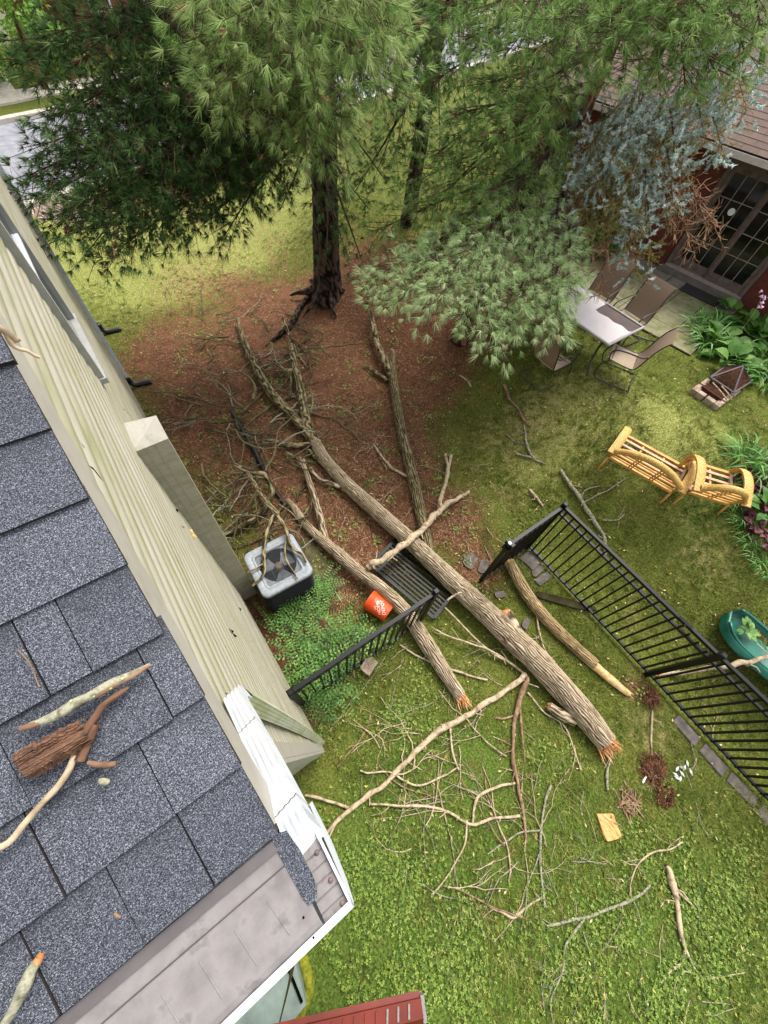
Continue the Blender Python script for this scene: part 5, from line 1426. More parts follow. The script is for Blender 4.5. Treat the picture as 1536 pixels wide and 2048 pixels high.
for i in range(31):
    t = i / 30; row = []
    hwd = (31 - 4 * t) * (1 + .05 * rr.normal())
    for j in range(41):
        s = -1 + 2 * j / 40
        off = endj[j] * (1 if i == 0 else -1) if i in (0, 30) else 0.0
        uvb.append((s * .05, t * .2))
        c2 = e0 + (e1 - e0) * t + pr2 * s * hwd + ax2 * off + ax2 * (6 * s * (1 - t))
        row.append(roofp(c2[0], c2[1], .002 + .020 * math.sqrt(max(0, 1 - s * s * .96)) + fib[j] * (.6 + .4 * math.sin(t * 9 + j)) + .003 * (fib2[(j + i // 6) % 41]) + rr.normal(0, .0003)))
    P.append(row)
bkc.sheet(P)
bk1 = mk('bark_chunk', np.array(bkc.v), bkc.f, MT['bark_inner'], None, None, False, True, np.array(uvb))
tag(bk1, 'reddish brown curved slab of bark lying on the grey shingles', 'bark')
roof_tube('bark_edge', None, None, [(178, 1455, 9), (195, 1432, 8), (215, 1405, 7), (240, 1385, 6), (263, 1370, 3)], 'bark_inner', 8, bk1)
roof_tube('bark_edge', None, None, [(170, 1510, 9), (188, 1470, 8), (200, 1440, 7)], 'bark_inner', 8, bk1)
lg = roof_tube('lichen_stick', 'split stick with yellow green lichen beside the bark slab on the roof', 'stick', [(55, 1450, 5), (90, 1437, 7), (120, 1425, 9), (160, 1402, 10), (200, 1380, 10), (240, 1358, 9), (275, 1342, 6), (306, 1326, 4)], 'stick_lichen', 12)
roof_tube('bare_wood', None, None, [(205, 1384, 6, .006), (240, 1362, 6, .006), (275, 1345, 5, .004), (307, 1325, 3, .003)], 'stick_red', 8, lg)
roof_tube('bare_wood', None, None, [(54, 1449, 5, .003), (75, 1443, 6, .003), (96, 1436, 5, .004)], 'stick_red', 8, lg)
for k_ in range(26):
    t = rr.uniform(.25, .8); u = 55 + 250 * t; v = 1452 - 125 * t + rr.normal(0, 2.5)
    q = roofp(u, v, .013 + rr.uniform(0, .003)); s_ = rr.uniform(.0015, .0035)
    MB().lathe([(0, s_ * .5), (s_, .2 * s_), (s_ * 1.1, -.2 * s_), (0, -.4 * s_)], 6, Matrix.Translation(q.tolist())).build('lichen_flake', pm('lichen_pale', ['#8c9660', '#aeb58a'], 40, rough=1, kind='World') if k_ == 0 else MT['lichen_pale'], lg)
roof_tube('twig', 'smooth tan curved twig running from the bark slab off the roof frame edge', 'twig', [(160, 1500, 6), (145, 1535, 6), (128, 1560, 6), (100, 1590, 6), (65, 1630, 6), (40, 1662, 6), (20, 1678, 6), (-20, 1690, 6)], 'stick_pale', 10)
roof_tube('lichen_stick', 'knobbly lichen covered stick with a fresh orange cut at the lower left', 'stick', [(92, 1895, 7), (78, 1915, 9), (66, 1945, 12), (52, 1972, 10), (38, 2000, 9), (18, 2030, 9), (-10, 2062, 9)], 'stick_lichen', 12)
roof_tube('cut_wood', None, None, [(94, 1889, 7, .002), (89, 1901, 7.4, .002)], 'fresh_wood', 8, bpy.data.objects['lichen_stick.001'])
roof_tube('pine_needle', 'thin reddish needle on the shingles above the bark slab', 'needle', [(45, 1297, 1.2), (62, 1316, 1.2), (74, 1335, 1.3), (80, 1353, 1.2), (87, 1370, 1.2)], 'stick_red', 5, None, 0)
roof_tube('wood_chip', 'small flat tan wood chip right of the bark slab', 'wood chip', [(183, 1517, 4), (200, 1520, 6), (220, 1521, 6), (238, 1519, 5)], 'stick_red', 8)
roof_tube('wood_chip', 'tiny tan chip alone low on the shingles', 'wood chip', [(234, 1813, 2.5), (240, 1817, 3), (247, 1821, 2)], 'stick_red', 6)
roof_tube('lichen_tuft', 'round grey green lichen tuft on the shingles below the tan chip', 'lichen', [(206, 1552, 4), (212, 1553, 7), (219, 1554, 7), (225, 1555, 4)], 'stick_lichen', 8)
P = np.array([D(u, v, .95) for u, v in ((-30, 655), (0, 658), (18, 668), (32, 680), (40, 678))]); P2, R2 = resample(P, [.006, .006, .005, .005, .003], .01)
V, F, uv, rg = tube_geo(P2, R2, 8, 0, 1, .4); tw = tag(mk('twig', V, F, MT['stick_pale'], None, None, True), 'pale forked twig jutting over the roof edge at the left frame', 'twig')
P = np.array([D(u, v, .95) for u, v in ((12, 666), (24, 688), (38, 698), (55, 702), (70, 711), (80, 715))]); P2, R2 = resample(P, [.004, .0045, .003, .003, .003, .0025], .01)
V, F, uv, rg = tube_geo(P2, R2, 7, 0, 2, .4); mk('side_twig', V, F, MT['stick_pale'], tw, None, True)

# ------------------------------------------------------------------ pavers by the gate and edging under the fence
pm('paver', ['#4a4440', '#635b55', '#78706a'], 9, rough=.9, kind='World', bs=.3)
for i, (u, v, l, w, a) in enumerate([(940, 1122, .3, .22, .3), (965, 1135, .24, .14, .5), (1062, 1120, .34, .3, .1), (1075, 1142, .3, .12, .05), (1085, 1158, .3, .12, .0), (948, 1190, .2, .1, .1), (1000, 1190, .2, .1, -.4), (1050, 1248, .2, .1, .4)]):
    chunk('paver', ['square grey paver left of the gate foot', 'grey paver tucked under the gate latch', 'large brown paver in the fence corner', 'narrow brown paver below the corner paver', 'second narrow brown paver below the corner paver', 'small dark brick left of the needle heap by the gate', 'small dark brick right of the needle heap by the gate', 'dark brick under the bent log'][i], 'paver', u, v, l, w, .04, a, 'paver', 20 + i, 8)
for i in range(7):
    y0 = -2.35 - i * .42
    xx = FX - .13 - i * .004
    o = MB().box((xx - .10 - rng.uniform(0, .03), y0 - .4 + rng.uniform(0, .03), -.05), (xx + .06, y0 - rng.uniform(0, .03), .016 + rng.uniform(-.008, .008)), Matrix.Translation((xx, y0, 0)) @ Matrix.Rotation(rng.normal(0, .04), 4, 'Z') @ Matrix.Translation((-xx, -y0, 0)), .008).build('edging_stone', MT['paver'])
    tag(o, ('uppermost', 'second', 'third', 'fourth', 'fifth', 'sixth', 'seventh')[i] + ' flat grey edging stone under the fence, counted from its middle post', 'edging stone', 'edging stones under the fence')
# ------------------------------------------------------------------ trees
def tri_mesh(name, V, mat, parent, tone, kind=None):
    """V: (n,3,3) triangles"""
    n = len(V)
    o = mk(name, V.reshape(-1, 3), np.arange(n * 3).reshape(n, 3), MT[mat], parent, {'tone': np.repeat(tone, 3)})
    if kind: o['kind'] = kind
    return o

def unit_rows(a): return a / (np.linalg.norm(a, axis=1)[:, None] + 1e-9)

def needle_tufts(pos, dirs, rr, n=20, ln=(.09, .13), w=.0042, spread=.75, tone=None):
    """pine tufts: n needles fanning from each point"""
    m = len(pos)
    P = np.repeat(pos, n, 0); Dn = np.repeat(dirs, n, 0)
    d = unit_rows(Dn + spread * rr.normal(0, .62, (m * n, 3)) + np.array([0, 0, -.12]))
    l = (rr.uniform(ln[0], ln[1], m * n) * np.repeat(rr.uniform(.45, 1.2, m), n))[:, None]
    s = unit_rows(np.cross(d, rr.normal(0, 1, (m * n, 3)))) * w / 2
    T = np.stack([P - s, P + s, P + d * l], 1)
    base = rr.uniform(0, 1, m) if tone is None else tone
    t = np.clip(np.repeat(base, n) + rr.normal(0, .14, m * n), 0, 1)
    return T, t

def seg_tris(A, B, r):
    """thin three sided twigs as triangles"""
    d = unit_rows(B - A); s = unit_rows(np.cross(d, np.array([.31, .2, .93]))); t = np.cross(d, s)
    c = [s, -.5 * s + .87 * t, -.5 * s - .87 * t]
    out = []
    for i in range(3):
        a, b2 = c[i] * r[:, None], c[(i + 1) % 3] * r[:, None]
        out += [np.stack([A + a, A + b2, B + b2 * .5], 1), np.stack([A + a, B + b2 * .5, B + a * .5], 1)]
    return np.concatenate(out)

class Crown:
    def __init__(s, seed): s.rr = np.random.default_rng(seed); s.pos = []; s.dir = []; s.tone = []; s.A = []; s.B = []; s.r = []; s.limbs = []
    def bough(s, p0, p1, width, tone=.5, droop=.25, step=.13, fill=1.0, start=.3, lr=.035):
        rr = s.rr
        p0, p1 = np.array(p0, float), np.array(p1, float)
        Ln = np.linalg.norm(p1 - p0)
        mid = (p0 + p1) / 2 + np.array([0, 0, droop * Ln * .35]) + rr.normal(0, .04 * Ln, 3)
        ts = np.linspace(0, 1, 14)
        sp = np.array([(1 - t) ** 2 * p0 + 2 * t * (1 - t) * mid + t * t * p1 for t in ts])
        s.limbs.append((sp, np.linspace(lr, .006, 14)))
        n = max(4, int(Ln * (1 - start) / step))
        hd = _u(np.array([*(p1 - p0)[:2], 0]) + 1e-6)
        side = np.array([-hd[1], hd[0], 0])
        for k in range(n):
            t = start + (1 - start) * (k + rr.uniform(0, .8)) / n
            t = min(t, .995)
            b0 = (1 - t) ** 2 * p0 + 2 * t * (1 - t) * mid + t * t * p1
            tg = _u(2 * (1 - t) * (mid - p0) + 2 * t * (p1 - mid))
            for sg in (-1, 1, 0):
                if sg == 0 and t < .8: continue
                if rr.uniform() > fill: continue
                l = width * (.35 + .65 * math.sin(math.pi * min(1, .18 + .82 * (1 - (t - start) / (1 - start))) * .9)) * rr.uniform(.55, 1.05)
                dd = _u(tg * .75 + side * sg * rr.uniform(.5, 1.0) + np.array([0, 0, rr.normal(-.05, .22)]))
                e = b0 + dd * l + np.array([0, 0, -.12 * l * l])
                s.A.append(b0); s.B.append(e); s.r.append(.006)
                m = max(2, int(l / .125))
                for q in range(m):
                    f = .25 + .75 * (q + 1) / m
                    c = b0 + (e - b0) * f
                    if q == m - 1: s.add(c, dd, tone)
                    else:
                        off = rr.normal(0, .06, 3); o2 = c + off + np.array([0, 0, .01])
                        s.A.append(c); s.B.append(o2); s.r.append(.003)
                        s.add(o2, _u(dd * .7 + _u(off) * .8), tone)
    def add(s, p, d, tone):
        s.pos.append(p); s.dir.append(d); s.tone.append(np.clip(tone + s.rr.normal(0, .16), 0, 1))
    def finish(s, root, mat, bmat='bark_pine', n=20, ln=(.09, .13), w=.0042, spread=.75):
        for sp, r in s.limbs:
            V, F, uv, rg = tube_geo(*resample(sp, r, .12), 7)
            mk('branch', V, F, MT[bmat], root, {'ridge': rg}, True, True, uv)
        T = seg_tris(np.array(s.A), np.array(s.B), np.array(s.r))
        tri_mesh('twigs', T, bmat if False else 'twig_brown', root, np.full(len(T), .4), 'stuff')
        ps, ds_, tn = np.array(s.pos), np.array(s.dir), np.array(s.tone)
        dead = s.rr.uniform(0, 1, len(ps)) < .035
        T, t = needle_tufts(ps[~dead], ds_[~dead], s.rr, n, ln, w, spread, tn[~dead])
        tri_mesh('crown', T, mat, root, t, 'stuff')
        T, t = needle_tufts(ps[dead], ds_[dead], s.rr, n // 2, ln, w, spread, tn[dead])
        tri_mesh('dead_needles', T, 'twig_dead', root, t, 'stuff')
        return len(s.pos)
foliage('twig_dead', ['#6d4c36', '#8f6b4e', '#a88a6a'], 0, .9)
foliage('twig_brown', ['#3a2a1e', '#57422f', '#6e553d'], .0, .9)

def trunk_part(root, pts, rad, mat, name='trunk', relief=.02, n=32, ds=.07, seed=0):
    P, R_ = resample(pts, rad, ds)
    V, F, uv, rg = tube_geo(P, R_, n, relief, seed, .1)
    return mk(name, V, F, MT[mat], root, {'ridge': rg}, True, True, uv)

# --- the big pine in the middle
pA = G(655, 590)
tA = thing('pine_tree', 'tallest white pine with thick dark trunk in the middle of the yard', 'tree', pA)
axA = lambda z: pA + np.array([.12 * math.sin(z * .35), .05 * math.sin(z * .5), z])
zs = np.array([-.1, .12, .4, 1, 2, 3.2, 4.5, 6, 8, 10, 12.5])
trunk_part(tA, [axA(z) for z in zs], [.48, .40, .34, .30, .28, .27, .25, .23, .19, .14, .06], 'bark_pine', relief=.03, n=44, seed=71)
for a, l in ((2.6, .35), (3.6, .5), (4.4, .3), (5.6, .3), (.6, .3), (1.6, .3)):
    e_ = np.array([math.cos(a), math.sin(a), 0])
    P = [axA(.22) + e_ * .2, pA + e_ * .55 + [0, 0, .07], pA + e_ * (.6 + l * .6) + [0, 0, .02], pA + e_ * (.6 + l) + [0, 0, -.05]]
    trunk_part(tA, P, [.12, .07, .04, .02], 'bark_pine', 'root', .008, 12, .06, int(a * 10))
c1 = Crown(101)
def tipset(cr, lst, axis, zr, width, tone, droop=.2, step=.13, fill=1., start=.3):
    for u, v, d in lst:
        p1 = D(u, v, d)
        z0 = np.clip(p1[2] + cr.rr.uniform(*zr), 1.2, 11)
        cr.bough(axis(z0), p1, width * cr.rr.uniform(.85, 1.15), np.clip(tone + cr.rr.normal(0, .06), 0, 1), droop, step, fill, start)
# spray above the middle, its sunlight put into a lighter needle tone
AX = lambda z: axA(z)
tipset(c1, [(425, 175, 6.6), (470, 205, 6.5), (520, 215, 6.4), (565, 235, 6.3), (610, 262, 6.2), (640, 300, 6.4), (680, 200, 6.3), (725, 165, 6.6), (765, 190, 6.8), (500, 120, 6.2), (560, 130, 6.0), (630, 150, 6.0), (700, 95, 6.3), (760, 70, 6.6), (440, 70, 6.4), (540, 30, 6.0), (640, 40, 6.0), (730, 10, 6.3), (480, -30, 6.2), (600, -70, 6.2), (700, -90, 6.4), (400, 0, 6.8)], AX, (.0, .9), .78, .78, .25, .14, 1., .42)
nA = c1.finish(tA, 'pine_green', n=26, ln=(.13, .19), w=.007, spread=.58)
c2 = Crown(102)
# boughs to the left, their shade put into darker needles
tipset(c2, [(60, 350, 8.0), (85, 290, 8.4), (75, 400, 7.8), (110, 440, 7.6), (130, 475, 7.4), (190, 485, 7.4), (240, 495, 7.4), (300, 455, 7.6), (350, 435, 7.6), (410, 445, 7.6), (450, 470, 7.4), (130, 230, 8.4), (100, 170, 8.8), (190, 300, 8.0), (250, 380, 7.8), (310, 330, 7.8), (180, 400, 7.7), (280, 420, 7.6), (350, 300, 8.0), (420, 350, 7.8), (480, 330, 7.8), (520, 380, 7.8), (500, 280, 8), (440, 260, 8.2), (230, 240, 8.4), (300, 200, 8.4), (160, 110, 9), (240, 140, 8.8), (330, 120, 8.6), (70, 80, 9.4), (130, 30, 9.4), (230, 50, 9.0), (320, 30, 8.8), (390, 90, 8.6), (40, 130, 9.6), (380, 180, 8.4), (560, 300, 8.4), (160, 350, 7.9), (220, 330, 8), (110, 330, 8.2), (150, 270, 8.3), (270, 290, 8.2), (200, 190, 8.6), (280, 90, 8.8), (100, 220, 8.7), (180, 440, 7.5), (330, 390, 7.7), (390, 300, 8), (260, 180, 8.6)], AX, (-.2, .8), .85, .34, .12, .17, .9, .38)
tipset(c2, [(300, -60, 9), (200, -90, 9.5), (90, -60, 10), (820, 30, 8.5), (790, 100, 8.5), (840, 120, 9)], AX, (.2, 1.2), .85, .45, .2)
# sparse hanging twigs round the trunk
tipset(c2, [(700, 350, 9), (740, 420, 9), (690, 500, 9), (730, 540, 8.6), (560, 420, 8.8), (590, 330, 9), (770, 360, 9.2), (720, 250, 9), (665, 430, 8.6), (650, 520, 8.8)], AX, (.2, .9), .55, .38, .0, .2, .6, .2)
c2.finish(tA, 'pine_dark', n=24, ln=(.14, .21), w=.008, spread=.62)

# --- leaning pine on the right whose boughs reach over the table
pB = G(927, 672)
tB = thing('pine_tree', 'leaning white pine right of the middle, pale boughs reaching over the patio table', 'tree', pB)
kB = np.array([pB + [0, 0, -.1], pB + [.02, .02, .3], D(985, 545, 9.0), D(1035, 462, 9.3), D(1087, 372, 9.7), D(1150, 258, 10.4), D(1225, 90, 11.6), D(1280, -60, 13)])
trunk_part(tB, kB, [.26, .19, .17, .16, .15, .14, .11, .06], 'bark_red', relief=.015, n=24, seed=81)
kBs, _ = resample(kB, np.ones(len(kB)), .1)
def axB(z):
    i = int(np.argmin(np.abs(kBs[:, 2] - z))); return kBs[i]
c3 = Crown(103)
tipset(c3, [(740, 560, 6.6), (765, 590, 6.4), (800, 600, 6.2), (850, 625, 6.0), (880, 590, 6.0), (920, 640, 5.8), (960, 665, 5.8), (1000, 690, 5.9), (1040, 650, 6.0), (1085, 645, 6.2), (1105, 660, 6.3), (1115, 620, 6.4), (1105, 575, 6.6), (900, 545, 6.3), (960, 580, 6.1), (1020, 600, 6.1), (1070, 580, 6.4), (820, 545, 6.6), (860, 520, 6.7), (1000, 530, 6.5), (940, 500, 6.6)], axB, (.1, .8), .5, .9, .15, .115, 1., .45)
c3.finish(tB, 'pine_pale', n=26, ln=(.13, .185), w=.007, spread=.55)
c4 = Crown(104)
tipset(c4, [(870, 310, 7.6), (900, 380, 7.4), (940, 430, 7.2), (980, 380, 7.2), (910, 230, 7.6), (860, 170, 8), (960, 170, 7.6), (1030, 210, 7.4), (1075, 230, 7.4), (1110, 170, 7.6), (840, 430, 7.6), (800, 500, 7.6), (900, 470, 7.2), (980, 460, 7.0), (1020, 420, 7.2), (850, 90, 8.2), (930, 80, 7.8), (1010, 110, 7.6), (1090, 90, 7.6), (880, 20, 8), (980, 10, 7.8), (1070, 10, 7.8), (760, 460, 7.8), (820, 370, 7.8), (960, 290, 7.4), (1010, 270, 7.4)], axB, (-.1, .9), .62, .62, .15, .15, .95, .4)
tipset(c4, [(1190, 110, 7.4), (1250, 150, 7.4), (1310, 140, 7.4), (1370, 170, 7.4), (1430, 140, 7.4), (1490, 110, 7.4), (1520, 50, 7.4), (1230, 60, 7.4), (1300, 50, 7.4), (1380, 70, 7.2), (1460, 40, 7.4), (1400, 10, 7.4), (1300, -40, 7.6), (1200, -20, 7.8), (1120, 40, 7.6), (1500, -40, 7.6)], axB, (.2, 1.0), .55, .6, .15, .15, .9, .35)
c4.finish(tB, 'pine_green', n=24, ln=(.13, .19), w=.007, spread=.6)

# --- two more trunks behind
for lab, base_px, r, seed, tips, lean in (('slim pine standing between the two nearer pines', (815, 448), .17, 105, [(760, 330, 10.5), (800, 260, 10.5), (880, 280, 10.5), (930, 200, 11), (780, 150, 11), (850, 60, 11.5), (700, 220, 11.5), (900, 120, 11), (960, 60, 11), (740, 90, 11.5), (830, 350, 10), (700, 400, 10.5)], .5),
                                            ('far dark pine trunk near the street behind the slim pine', (795, 228), .3, 106, [(720, 130, 17), (860, 110, 17), (760, 60, 18), (900, 40, 18), (680, 40, 18), (820, -20, 19), (640, 90, 18), (960, 90, 18)], .2)):
    pb_ = G(*base_px); t = thing('pine_tree', lab, 'tree', pb_)
    axf = lambda z, pb_=pb_, lean=lean: pb_ + np.array([lean * .1 * z, -.02 * z, z])
    trunk_part(t, [axf(z) for z in (-.1, .3, 1, 2.5, 4, 6, 8, 10)], [r * 1.3, r * 1.1, r, r * .95, r * .9, r * .8, r * .6, r * .3], 'bark_pine', relief=.015, n=20, ds=.12, seed=seed)
    cr = Crown(seed)
    tipset(cr, tips, axf, (.0, .9), .9, .42, .1, .2, .9, .25)
    cr.finish(t, 'pine_dark' if base_px[0] < 800 else 'pine_green', n=14, ln=(.12, .18), w=.014)

# --- blue spruce by the neighbour's wall
pS = NP(-1.9, -1.3, 1.3)
tS = thing('spruce_tree', 'blue spruce with silvery shoots and dead brown twigs by the neighbours wall', 'tree', pS)
axS = lambda z: pS + np.array([0, 0, z - 1.3])
trunk_part(tS, [axS(z) for z in (1.2, 1.6, 2.5, 4, 5.5, 7)], [.17, .14, .13, .11, .08, .04], 'bark_red', relief=.01, n=18, seed=91)
rr = np.random.default_rng(17)
def shoots(pos, dirs, n, ln, w, rr, tone):
    """bottle-brush shoots: short stiff needles all round a twig tip"""
    m = len(pos); t = rr.uniform(0, 1, (m, n))
    P = (pos[:, None] + dirs[:, None] * (t * ln[1])[..., None]).reshape(-1, 3); Dn = np.repeat(dirs, n, 0)
    d = unit_rows(Dn * .7 + rr.normal(0, .6, (m * n, 3))); l = rr.uniform(.03, .055, m * n)[:, None]
    s = unit_rows(np.cross(d, rr.normal(0, 1, (m * n, 3)))) * w / 2
    return np.stack([P - s, P + s, P + d * l], 1), np.clip(np.repeat(tone, n) + rr.normal(0, .15, m * n), 0, 1)
def spruce_bough(tip, d, frac_blue, dead=False, width=.28, z_up=.5):
    p1 = D(*tip, d); p0 = axS(np.clip(p1[2] + z_up, 1.8, 6.5))
    mid = (p0 + p1) / 2 + [0, 0, .25]
    pts = np.array([(1 - t) ** 2 * p0 + 2 * t * (1 - t) * mid + t * t * p1 for t in np.linspace(0, 1, 10)])
    V, F, uv, rg = tube_geo(pts, np.linspace(.022, .005, 10), 6); mk('branch', V, F, MT['bark_red'], tS, {'ridge': rg}, True, True, uv)
    A, B, bp, bd = [], [], [], []
    for t in np.linspace(.5, 1, 26):
        c = (1 - t) ** 2 * p0 + 2 * t * (1 - t) * mid + t * t * p1
        for _ in range(2):
            dv = _u(_u(p1 - p0) * .5 + rr.normal(0, .6, 3) + np.array([0, 0, -.12])); l = width * rr.uniform(.4, 1)
            e_ = c + dv * l; A.append(c); B.append(e_)
            for q in (.45, .7, 1.0):
                dv2 = _u(dv + rr.normal(0, .5, 3)); s0_ = c + dv * l * q; e2 = s0_ + dv2 * rr.uniform(.06, .13)
                A.append(s0_); B.append(e2); bp.append(e2); bd.append(_u(dv2 + [0, 0, .15]))
    return A, B, np.array(bp), np.array(bd), t
AA, BB, blue_p, blue_d, old_p, old_d, DA, DB = [], [], [], [], [], [], [], []
for tip, d, fb in (((1175, 300), 8.6, .7), ((1225, 320), 8.5, .85), ((1265, 345), 8.4, .8), ((1310, 315), 8.6, .8), ((1350, 340), 8.6, .7), ((1120, 380), 8.4, .8), ((1135, 430), 8.3, .85), ((1195, 360), 8.4, .6), ((1290, 440), 8.3, .7), ((1300, 490), 8.2, .8), ((1272, 545), 8.1, .9), ((1345, 400), 8.4, .6), ((1450, 190), 8.8, .8), ((1490, 205), 8.8, .7), ((1445, 300), 8.8, .8), ((1410, 285), 8.8, .6), ((1240, 410), 8.3, .4), ((1210, 450), 8.3, .15), ((1160, 470), 8.2, .1)):
    A, B, bp_, bd_, _ = spruce_bough(tip, d, fb)
    AA += A; BB += B
    k_ = np.repeat(rr.uniform(0, 1, len(bp_) // 3) < fb * .8, 3)
    blue_p.append(bp_[k_]); blue_d.append(bd_[k_]); old_p.append(bp_[~k_]); old_d.append(bd_[~k_])
T = seg_tris(np.array(AA), np.array(BB), np.full(len(AA), .0045)); foliage('twig_tan', ['#6d5a2c', '#8f7a42', '#a98d58'], 0, .9)
tri_mesh('twigs', T, 'twig_tan', tS, rr.uniform(0, 1, len(T)), 'stuff')
bp_, bd_ = np.vstack(blue_p), np.vstack(blue_d)
T, t = shoots(bp_, bd_, 34, (.05, .11), .016, rr, rr.uniform(.2, .9, len(bp_))); tri_mesh('crown', T, 'spruce_blue', tS, t, 'stuff')
bp_, bd_ = np.vstack(old_p), np.vstack(old_d)
T, t = shoots(bp_, bd_, 14, (.04, .09), .009, rr, rr.uniform(.1, .9, len(bp_))); tri_mesh('old_foliage', T, 'spruce_old', tS, t, 'stuff')
for tip, d in (((1415, 455), 8.3), ((1440, 480), 8.3), ((1390, 505), 8.2), ((1350, 470), 8.2), ((1260, 515), 8.1), ((1215, 500), 8.1), ((1180, 520), 8.0), ((1330, 350), 8.6), ((1100, 520), 7.8), ((1200, 590), 7.7)):
    A, B, *_ = spruce_bough(tip, d, 0, True, .3, .3); DA += A; DB += B
T = seg_tris(np.array(DA), np.array(DB), np.full(len(DA), .006)); 
tri_mesh('dead_twigs', T, 'twig_dead', tS, rr.uniform(0, 1, len(T)), 'stuff')

# --- broadleaf shrubs
def leaf_cloud(center, radii, n, size, rr, shell=.55, flat=.5):
    d = unit_rows(rr.normal(0, 1, (n, 3))); q = (shell + (1 - shell) * rr.uniform(0, 1, n) ** .5)[:, None]
    P = np.array(center) + d * q * np.array(radii) * (1 + .22 * np.sin(d[:, :1] * 5 + d[:, 1:2] * 7))
    nn = unit_rows(d * .6 + rr.normal(0, .5, (n, 3)) + [0, 0, flat]); a = unit_rows(np.cross(nn, rr.normal(0, 1, (n, 3)))); b2 = np.cross(nn, a)
    s = (size * rr.uniform(.6, 1.2, n))[:, None]
    t0, t1, l, r = P - a * s, P + a * s, P - b2 * s * .5, P + b2 * s * .5
    T = np.concatenate([np.stack([t0, l, t1], 1), np.stack([t0, t1, r], 1)])
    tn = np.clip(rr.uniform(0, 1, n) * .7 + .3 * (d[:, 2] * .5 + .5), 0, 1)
    return T, np.concatenate([tn, tn])
def shrub(name, label, base, radii, n, size, mat, seed, stems=5):
    rr = np.random.default_rng(seed); t = thing(name, label, 'shrub', base)
    c = np.array(base) + [0, 0, radii[2] * .9]
    T, tn = leaf_cloud(c, radii, n, size, rr); tri_mesh('foliage', T, mat, t, tn, 'stuff')
    for k_ in range(stems):
        e_ = c + rr.normal(0, .4, 3) * radii
        trunk_part(t, [np.array(base) - [0, 0, .05], (np.array(base) + e_) / 2 + rr.normal(0, .05, 3), e_], [.02, .015, .006], 'bark_red', 'stem', 0, 6, .2, k_)
    return t
shrub('yew_shrub', 'low dark green evergreen shrub between the table and the brick wall', NP(-1.5, -.95, 1.33) , (.75, .55, .42), 3200, .045, 'leaf_mid', 1)
shrub('shrub', 'bright yellow green shrub showing behind the leaning pine', G(1050, 330), (.8, .8, .8), 2200, .06, 'leaf_bright', 2)
shrub('shrub', 'small leafy shrub on the lawn left of the big pine', G(505, 385), (.45, .45, .4), 900, .06, 'leaf_mid', 3)
shrub('shrub', 'low green shrub at the lawn edge beside the street behind the big trunk', G(590, 250), (1.3, .8, .6), 2000, .09, 'leaf_bright', 4)
shrub('shrub', 'round green shrub between street and dark boughs', G(440, 275), (1.1, .9, .6), 1600, .09, 'leaf_mid', 5)
shrub('shrub', 'dark red leaved shrub in front of the far brick house', np.array([9.5, 34.5, 0]), (1.6, 1.2, .9), 1800, .12, 'leaf_purple', 6)
shrub('shrub', 'pale green shrub by the far porch at the top left corner', np.array([3.2, 30.5, 0]), (1.4, 1.2, .9), 1800, .12, 'leaf_bright', 7)
shrub('shrub', 'leafy shrub at the left frame corner across the street', np.array([.5, 29.5, 0]), (1.2, 1.2, 1.4), 1800, .12, 'leaf_bright', 8)
# young street tree at the top left
def broadleaf(label, base, h, cr, n, size, mat, seed):
    rr = np.random.default_rng(seed); t = thing('street_tree', label, 'tree', base); base = np.array(base, float)
    trunk_part(t, [base - [0, 0, .1], base + [.1, 0, h * .5], base + [.15, .05, h]], [.14, .1, .04], 'bark_red', relief=.01, n=12, ds=.2, seed=seed)
    Ts, ts = [], []
    for k_ in range(14):
        a = rr.uniform(0, 6.28); q = rr.uniform(.2, 1) * cr; c = base + [math.cos(a) * q, math.sin(a) * q, h * rr.uniform(.45, 1.15)]
        trunk_part(t, [base + [.1, 0, h * rr.uniform(.35, .7)], c], [.04, .012], 'bark_red', 'limb', 0, 6, .3, k_)
        T, tn = leaf_cloud(c, (cr * .5, cr * .5, cr * .38), n // 14, size, rr, .2); Ts.append(T); ts.append(tn)
    tri_mesh('crown', np.concatenate(Ts), mat, t, np.concatenate(ts), 'stuff')
broadleaf('slim broadleaf tree with bright leaves across the street, top left corner', (2.3, 27.9, 0), 5.2, 2.0, 5200, .12, 'leaf_bright', 11)
broadleaf('second broadleaf tree behind the far kerb left of the pine boughs', (-2.5, 29.5, 0), 5.5, 2.3, 4200, .12, 'leaf_bright', 12)
broadleaf('broadleaf tree across the street behind the far dark pine', (24, 43, 0), 6, 3, 3600, .18, 'leaf_mid', 13)
broadleaf('broad green tree beyond the street at the top middle', (14, 40, 0), 6, 3, 3600, .18, 'leaf_mid', 14)

